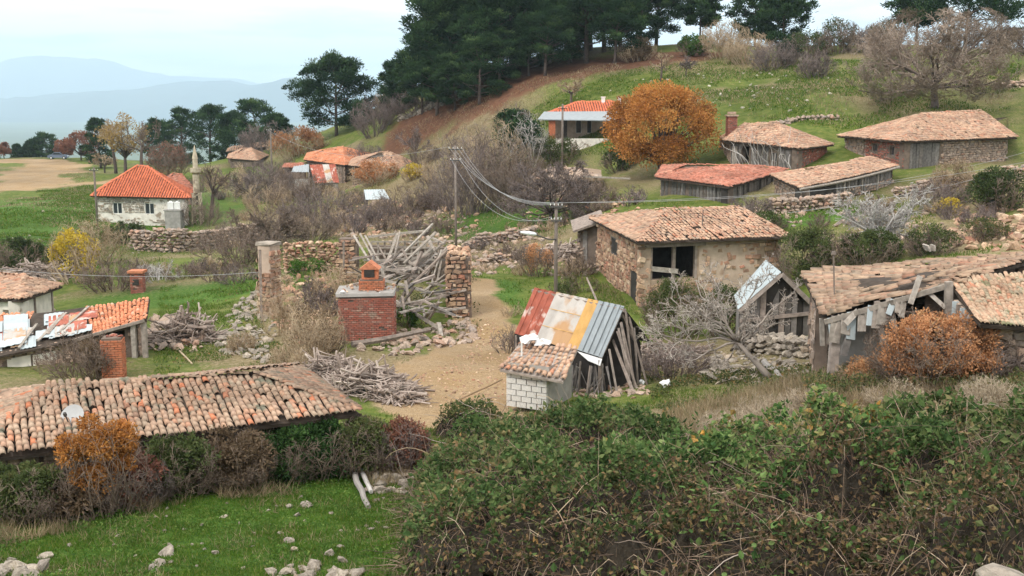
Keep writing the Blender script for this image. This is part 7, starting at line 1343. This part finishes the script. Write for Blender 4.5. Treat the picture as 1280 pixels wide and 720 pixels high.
heap('rubble_heap', 'row of stones along the bottom edge of the lawn', area([(330, 725), (350, 708), (440, 712), (450, 725)], 40), M['stone_grey'], smin=.06, smax=.18, single=40)
heap('rubble_heap', 'grey stones in the bottom left corner of the lawn', area([(-10, 724), (-10, 702), (55, 708), (60, 724)], 16), M['stone_grey'], smin=.12, smax=.24, single=16)
heap('stone_scatter', 'small stones dotted over the upper pasture', area([(640, 150), (900, 85), (1060, 90), (1060, 150), (900, 140)], 160), M['stone_pale'], smin=.08, smax=.3, single=0)
heap('stone_scatter', 'small stones dotted over the left meadow', area([(0, 300), (60, 250), (330, 320), (250, 350), (160, 345)], 90), M['stone_grey'], smin=.06, smax=.22, single=0)
heap('rubble_heap', 'loose stones on the slope between white shelter and timbers', area([(400, 292), (430, 258), (520, 248), (600, 268), (600, 292), (500, 300)], 260), M['stone_warm'], smin=.12, smax=.40, single=70)
heap('rubble_heap', 'stones strewn right of the lamp pole up to the stone house', area([(690, 350), (690, 318), (748, 312), (752, 345)], 120), M['stone'], smin=.10, smax=.32, single=50)
pg = area(PATH_A, 1500); mb = MB(); rocks(mb, pg, .012 + .07 * U(0, 1, len(pg)) ** 3); tag(mb.build('gravel', M['stone_warm']), 'small loose gravel on the worn dirt path', 'gravel', kind='stuff')
heap('rubble_heap', 'dark rubble below the rust roofed house and the board barn', area([(800, 262), (960, 262), (1010, 262), (1000, 285), (950, 280), (820, 268)], 200), M['stone'], smin=.10, smax=.36, single=60)
heap('rubble_heap', 'stones spread round the grey dead tree', area([(1010, 300), (1060, 262), (1180, 262), (1180, 310), (1100, 322), (1040, 318)], 260), M['stone'], smin=.10, smax=.36, single=70)
heap('rubble_heap', 'stones scattered under the earth roofed hut', area([(640, 265), (700, 245), (790, 245), (800, 262), (720, 280)], 160), M['stone_warm'], smin=.12, smax=.36, single=50)
# single rocks on the lawn
for px_, py_, s_, f_, lb in ((208, 694, .23, .7, 'pointed brown grey rock, largest on the left half of the lawn'), (59, 696, .15, .8, 'rounded grey rock standing alone at lower left of the lawn'), (382, 634, .17, .75, 'roundish grey rock, largest of the group in mid lawn'), (361, 635, .10, .7, 'small pale rock left of the roundish grey rock'), (372, 645, .12, .5, 'long flat pale rock below the roundish grey rock'), (414, 694, .12, .9, 'round tan stone near the bottom of the lawn'), (426, 684, .07, .9, 'little tan stone just behind the round tan stone'), (361, 678, .12, .5, 'thin tilted pale stone in the lower middle lawn'), (367, 688, .10, .6, 'broken pale stone below the thin tilted one'), (413, 642, .07, .8, 'small white stone right of the grey rock group'), (483, 660, .08, .6, 'dark flat stone at the right of the lawn'), (270, 692, .09, .6, 'small pale stone right of the pointed rock'), (196, 706, .13, .5, 'flat stone in front of the pointed rock'), (192, 714, .16, .7, 'brown stone at the bottom edge below the pointed rock'), (15, 704, .11, .9, 'upright little stone at the far left of the lawn'), (462, 662, .09, .3, 'flat tan stone at the right of the lawn'), (430, 702, .12, .5, 'orange brown stone beside the round tan stone'), (280, 646, .12, .3, 'bleached flat stone in the left middle lawn'), (350, 667, .07, .6, 'pebble above the thin tilted stone'), (470, 626, .09, .7, 'pale round stone by the two bleached logs')):
    g = G(px_, py_); g[2] += s_ * f_ * .10; tag(rock_obj('rock', g, (s_ * 1.15, s_ * .9, s_ * f_), M['stone_grey'], None, f_, True), lb, 'rock')
for k in range(46):
    g = area([(20, 715), (60, 660), (300, 625), (500, 608), (520, 700), (480, 715)], 1)[0]; s_ = U(.025, .06); tag(rock_obj('pebble', g + (0, 0, s_ * .2), s_, M['stone_grey'], None, .6), 'small pale pebble lying in the short green lawn grass', 'pebble', 'pebbles scattered on the lawn')
g = P(1272, 706, 6.1); tag(rock_obj('boulder', g - (0, 0, .17), (.30, .32, .24), M['stone_grey'], None, .8, True, 0.05, 1.2), 'pale flat topped boulder in the bottom right corner', 'boulder')
# logs and boards on the lawn
def log(a, b2, r, m, lb, name='log', cat='log'): mb = MB(); a, b2 = np.array(a), np.array(b2); t = np.linspace(0, 1, 5)[:, None]; q = a * (1 - t) + b2 * t + np.vstack((np.zeros((1, 3)), rng.normal(0, r * .25, (3, 3)), np.zeros((1, 3)))); tubes(mb, q[None], np.array([[r, r * 1.05, r, r * .9, r * .85]]), 8, .7); tag(mb.build(name, M[m], None, a), lb, cat)
log(G(349, 592) + (0, 0, .12), G(376, 599) + (0, 0, .10), .085, 'twig_grey', 'short white bleached log at the foot of the hedge')
log(G(444, 600) + (0, 0, .12), G(461, 637) + (0, 0, .05), .06, 'twig_grey', 'longer of two bleached split logs lying at the hedge end')
log(G(451, 592) + (0, 0, .14), G(464, 618) + (0, 0, .05), .05, 'twig_grey', 'shorter of two bleached split logs lying at the hedge end')
log(G(560, 508) + (0, 0, .05), P(628, 474, 33.5), .03, 'twig_tan', 'thin pale stick leaning from the path to the block store', 'stick', 'stick')
log(G(222, 438) + (0, 0, .05), G(240, 456) + (0, 0, .05), .03, 'twig_tan', 'thin pale stick on the grass behind the tiled roof', 'stick', 'stick')
log(P(955, 452, 33.2), G(975, 474) + (0, 0, .05), .09, 'twig_grey', 'pale stump of the fallen tree, cut end to the right')
log(G(775, 452) + (0, 0, .15), G(830, 440) + (0, 0, .3), .05, 'twig_pile', 'thin grey pole lying behind the tin shed')
for px_, py_, lb, s_ in ((832, 484, 'crumpled white plastic bag on the grass right of the tin shed', .16), (803, 480, 'flat piece of white plastic beside the ladder foot', .12)):
    c = G(px_, py_); mb = MB(); v = ICOV2 * (1 + .32 * rng.normal(size=(42, 1))) * np.array((1, .8, .8)) * s_; mb.add(c + v + (0, 0, s_ * .6), ICOF2); tag(mb.build('plastic_bag', M['white'], None, c), lb, 'plastic bag')
c = P(452, 484, 38.0); g = G(455, 486); mb = MB(); box(mb, g + (0, 0, .18), (.42, .3, .2), .4, .5, .04); tag(mb.build('straw_bale', M['straw'] if 'straw' in M else M['twig_tan'], None, g), 'tan sack or bale at the edge of the brushwood heap', 'bale')
# small brick chimney at the grey twigs
c = G(173, 366); e = thing('brick_chimney', 'small square brick chimney standing by the pale grey twigs', 'chimney', c); tz = P(173, 340, c[1])[2]; brick_stack(e, c - (0, 0, .2), .62, .6, tz - c[2] + .2, M['brick'], .1, .22, .08, single=60); mb = MB(); box(mb, (c[0], c[1], tz + .04), (.4, .38, .06)); mb.build('cap', M['brick_orange'], e)
mb = MB(); bar(mb, (c[0] - .16, c[1] - .32, tz - .5), (c[0] + .16, c[1] - .32, tz - .5), .3, .02, up=(0, 1, 0)); mb.build('flue', M['dark'], e)
# ------------------------------------------------------------------ poles, wires, the parked car

def pole(name, label, px, base, top, d, r=.11, arms=((.3, .5),), mm='pole', lamp=None):
    c = GX(px, d) if base is None else GX(px, d); t = P(px, top, d); e = thing(name, label, 'utility pole', c); mb = MB(); tubes(mb, [[(c[0], c[1], c[2] - .3), (c[0], c[1], (c[2] + t[2]) / 2), (c[0], c[1], t[2])]], np.array([[r, r * .9, r * .75]]), 8, .5); mb.build('shaft', M[mm], e, smooth=True); tips = []
    for dz, hw in arms:
        z = t[2] - dz; mb = MB(); bar(mb, (c[0] - hw, c[1] - r, z), (c[0] + hw, c[1] - r, z), .06, .06); mb.build('crossarm', M['metal_dark'], e)
        for sx in (-1, -.35, .35, 1): p = np.array((c[0] + sx * hw * .95, c[1] - r, z + .11)); mb = MB(); tubes(mb, [[p - (0, 0, .06), p - (0, 0, .03), p + (0, 0, .01), p + (0, 0, .03)]], np.array([[.010, .022, .025, .012]]), 6); mb.build('insulator', M['frame'], e); tips.append(p + (0, 0, .07))
    if lamp:
        z = t[2] - lamp; q = np.array((c[0], c[1] - r, z)); w_ = q + (-.95, -.45, .28); mb = MB(); tubes(mb, [[q, q + (-.35, -.16, .02), w_]], np.array([[.035, .03, .03]]), 6); mb.build('lamp_arm', M['metal_dark'], e)
        ax = norm(w_ - q - (0, 0, .1)); sd = norm(np.cross(ax, (0, 0, 1))); up = np.cross(sd, ax); V, n = [], 10; pr = ((0, .04, .04), (.12, .12, .09), (.35, .17, .10), (.6, .15, .08), (.78, .05, .04))
        V = np.array([w_ + ax * (a - .1) + sd * math.cos(k * 2 * math.pi / n) * b2 + up * math.sin(k * 2 * math.pi / n) * c2 for a, b2, c2 in pr for k in range(n)]); F_ = [(i * n + k, i * n + (k + 1) % n, (i + 1) * n + (k + 1) % n, (i + 1) * n + k) for i in range(4) for k in range(n)]; MB().add(V, F_).build('lamp_head', M['lamp'], e, smooth=True)
    return e, tips
pA, tA = pole('utility_pole', 'dark utility pole standing behind the collapsed timbers', 570, None, 182, 71, .085, ((.25, .42), (.95, .32)))
pB, tB = pole('lamp_pole', 'wooden pole with white street lamp behind the tin shed', 695, None, 254, 47, .09, ((.15, .26), (.75, .22)), lamp=1.55)
pC, tC = pole('utility_pole', 'thin utility pole beside the far tan roofs', 343, None, 160, 126, .11, ((.3, .45),))
pD, tD = pole('utility_pole', 'brown utility pole in front of the porch', 702, None, 130, 104, .12, ((.4, .4),), 'pole')
pE, tE = pole('utility_pole', 'utility pole at the left corner of the red roofed house', 123, None, 209, 101, .11, ((.3, .4),))
NW = [0]
def wire(a, b2, sag, label, r=.009, group='overhead wires'):
    t = np.linspace(0, 1, 22)[:, None]; q = a * (1 - t) + b2 * t; q[:, 2] -= sag * 4 * (t * (1 - t))[:, 0]; mb = MB(); tubes(mb, q[None], np.full((1, 22), r), 4); return tag(mb.build('overhead_wire', M['wire'], None, a), label, 'wire', group)
for i in range(4): wire(tA[i], tB[i], .9 + .12 * i, 'pale overhead wire from the pole at the timbers down to the lamp pole', .008)
for i in (0, 3): wire(tA[4 + i], tB[4 + i], 1.5, 'lower slack wire from the pole at the timbers to the lamp pole', .008)
wire(tA[0], tC[0], 1.6, 'thin wire running from the pole at the timbers to the far pole', .009)
far1, far2 = P(1400, 176, 74), P(1400, 150, 84)
wire(tB[3], far1, .9, 'lower wire from the lamp pole across the stone house roof to the right', .008); wire(tB[2], far2, 1.6, 'upper wire from the lamp pole across the board barn to the right', .008)
wire(P(985, 266, 56), P(1330, 192, 66), .4, 'wire crossing before the board barn to the right edge', .009)
wire(P(-40, 331, 50), P(327, 340, 46.4), .35, 'low wire across the grass to the tall stone pillar', .008)
# the parked car by the road
c = GX(80, 246); e = thing('parked_car', 'small blue grey car parked on the dirt road by the red trees', 'car', c); hd = math.radians(8); X = np.array((math.cos(hd), math.sin(hd), 0)); Y = np.array((-X[1], X[0], 0)); Z = np.array((0, 0, 1.))
def loft(name, secs, m, par): 
    V = []; n = len(secs[0][1])
    for y, pr in secs: V += [c + X * a + Y * y + Z * z for a, z in pr]
    F_ = [(i * n + k, i * n + (k + 1) % n, (i + 1) * n + (k + 1) % n, (i + 1) * n + k) for i in range(len(secs) - 1) for k in range(n)]; mb = MB().add(V, F_); mb.F.setdefault(n, []).append((np.array([list(range(n))[::-1], list(range((len(secs) - 1) * n, len(secs) * n))]), np.array([.5, .5]))); return mb.build(name, m, par)
M['car_paint'] = mat('pale blue car paint', [(0, (.12, .155, .22)), (1, (.14, .175, .24))], rough=.3, noise=(3, .06), bump=None, spec=.5, obj=False); M['rubber'] = mat('tyre rubber', [(0, (.03, .03, .03)), (1, (.04, .04, .04))], noise=(3, .1), bump=None)
body = [(-2.15, .35), (-2.1, .8), (-1.9, .95), (-.95, 1.02), (1.2, 1.0), (2.05, .85), (2.15, .6), (2.1, .33)]; loft('body', [(-.82, [(a, z * .97 + .01) for a, z in body]), (-.86, body), (.86, body), (.82, [(a, z * .97 + .01) for a, z in body])], M['car_paint'], e)
cab = [(-1.35, 1.0), (-.75, 1.48), (.45, 1.5), (1.2, .99)]; loft('cabin', [(-.76, cab), (.76, cab)], M['car_paint'], e)
for sy in (-1, 1): MB().add([c + X * a + Y * sy * .775 + Z * z for a, z in ((-1.1, 1.03), (-.68, 1.42), (.4, 1.43), (1.0, 1.03))], [[0, 1, 2, 3]]).build('side_window', M['glass'], e)
MB().add([c + X * a + Y * y + Z * z for a, y, z in ((1.17, -.68, 1.03), (1.17, .68, 1.03), (.50, .66, 1.49), (.50, -.66, 1.49))], [[0, 1, 2, 3]]).build('windscreen', M['glass'], e)
for a in (-1.35, 1.35):
    for sy in (-1, 1): mb = MB(); p = c + X * a + Y * sy * .78 + Z * .32; tubes(mb, [[p - Y * .1, p + Y * .1]], np.array([[.32, .32]]), 14); wh = mb.build('wheel', M['rubber'], e); mb = MB(); p2 = p + Y * sy * .105; tubes(mb, [[p2 - Y * .01, p2 + Y * .01]], np.array([[.19, .19]]), 10); mb.build('rim', M['frame'], wh)
for sy in (-1, 1): mb = MB(); box(mb, c + X * 2.1 + Y * sy * .6 + Z * .68, (.05, .16, .08), hd); mb.build('headlight', M['lamp'], e)
# ------------------------------------------------------------------ the air: one even box of haze round everything
hz = MB(); V = np.array([(-21000, -21000, -137.), (21000, -21000, -137), (21000, 21000, -137), (-21000, 21000, -137), (-21000, -21000, 950), (21000, -21000, 950), (21000, 21000, 950), (-21000, 21000, 950)])
hmat = bpy.data.materials.new('haze air'); hmat.use_nodes = True; hmat.node_tree.nodes.clear()
pv = hmat.node_tree.nodes.new('ShaderNodeVolumePrincipled'); ho = hmat.node_tree.nodes.new('ShaderNodeOutputMaterial')
pv.inputs['Density'].default_value = 0.00015; pv.inputs['Color'].default_value = (.66, .84, 1.0, 1); pv.inputs['Anisotropy'].default_value = 0.2
hmat.node_tree.links.new(pv.outputs[0], ho.inputs['Volume'])
tag(hz.add(V, BOXF).build('haze', hmat), kind='stuff')
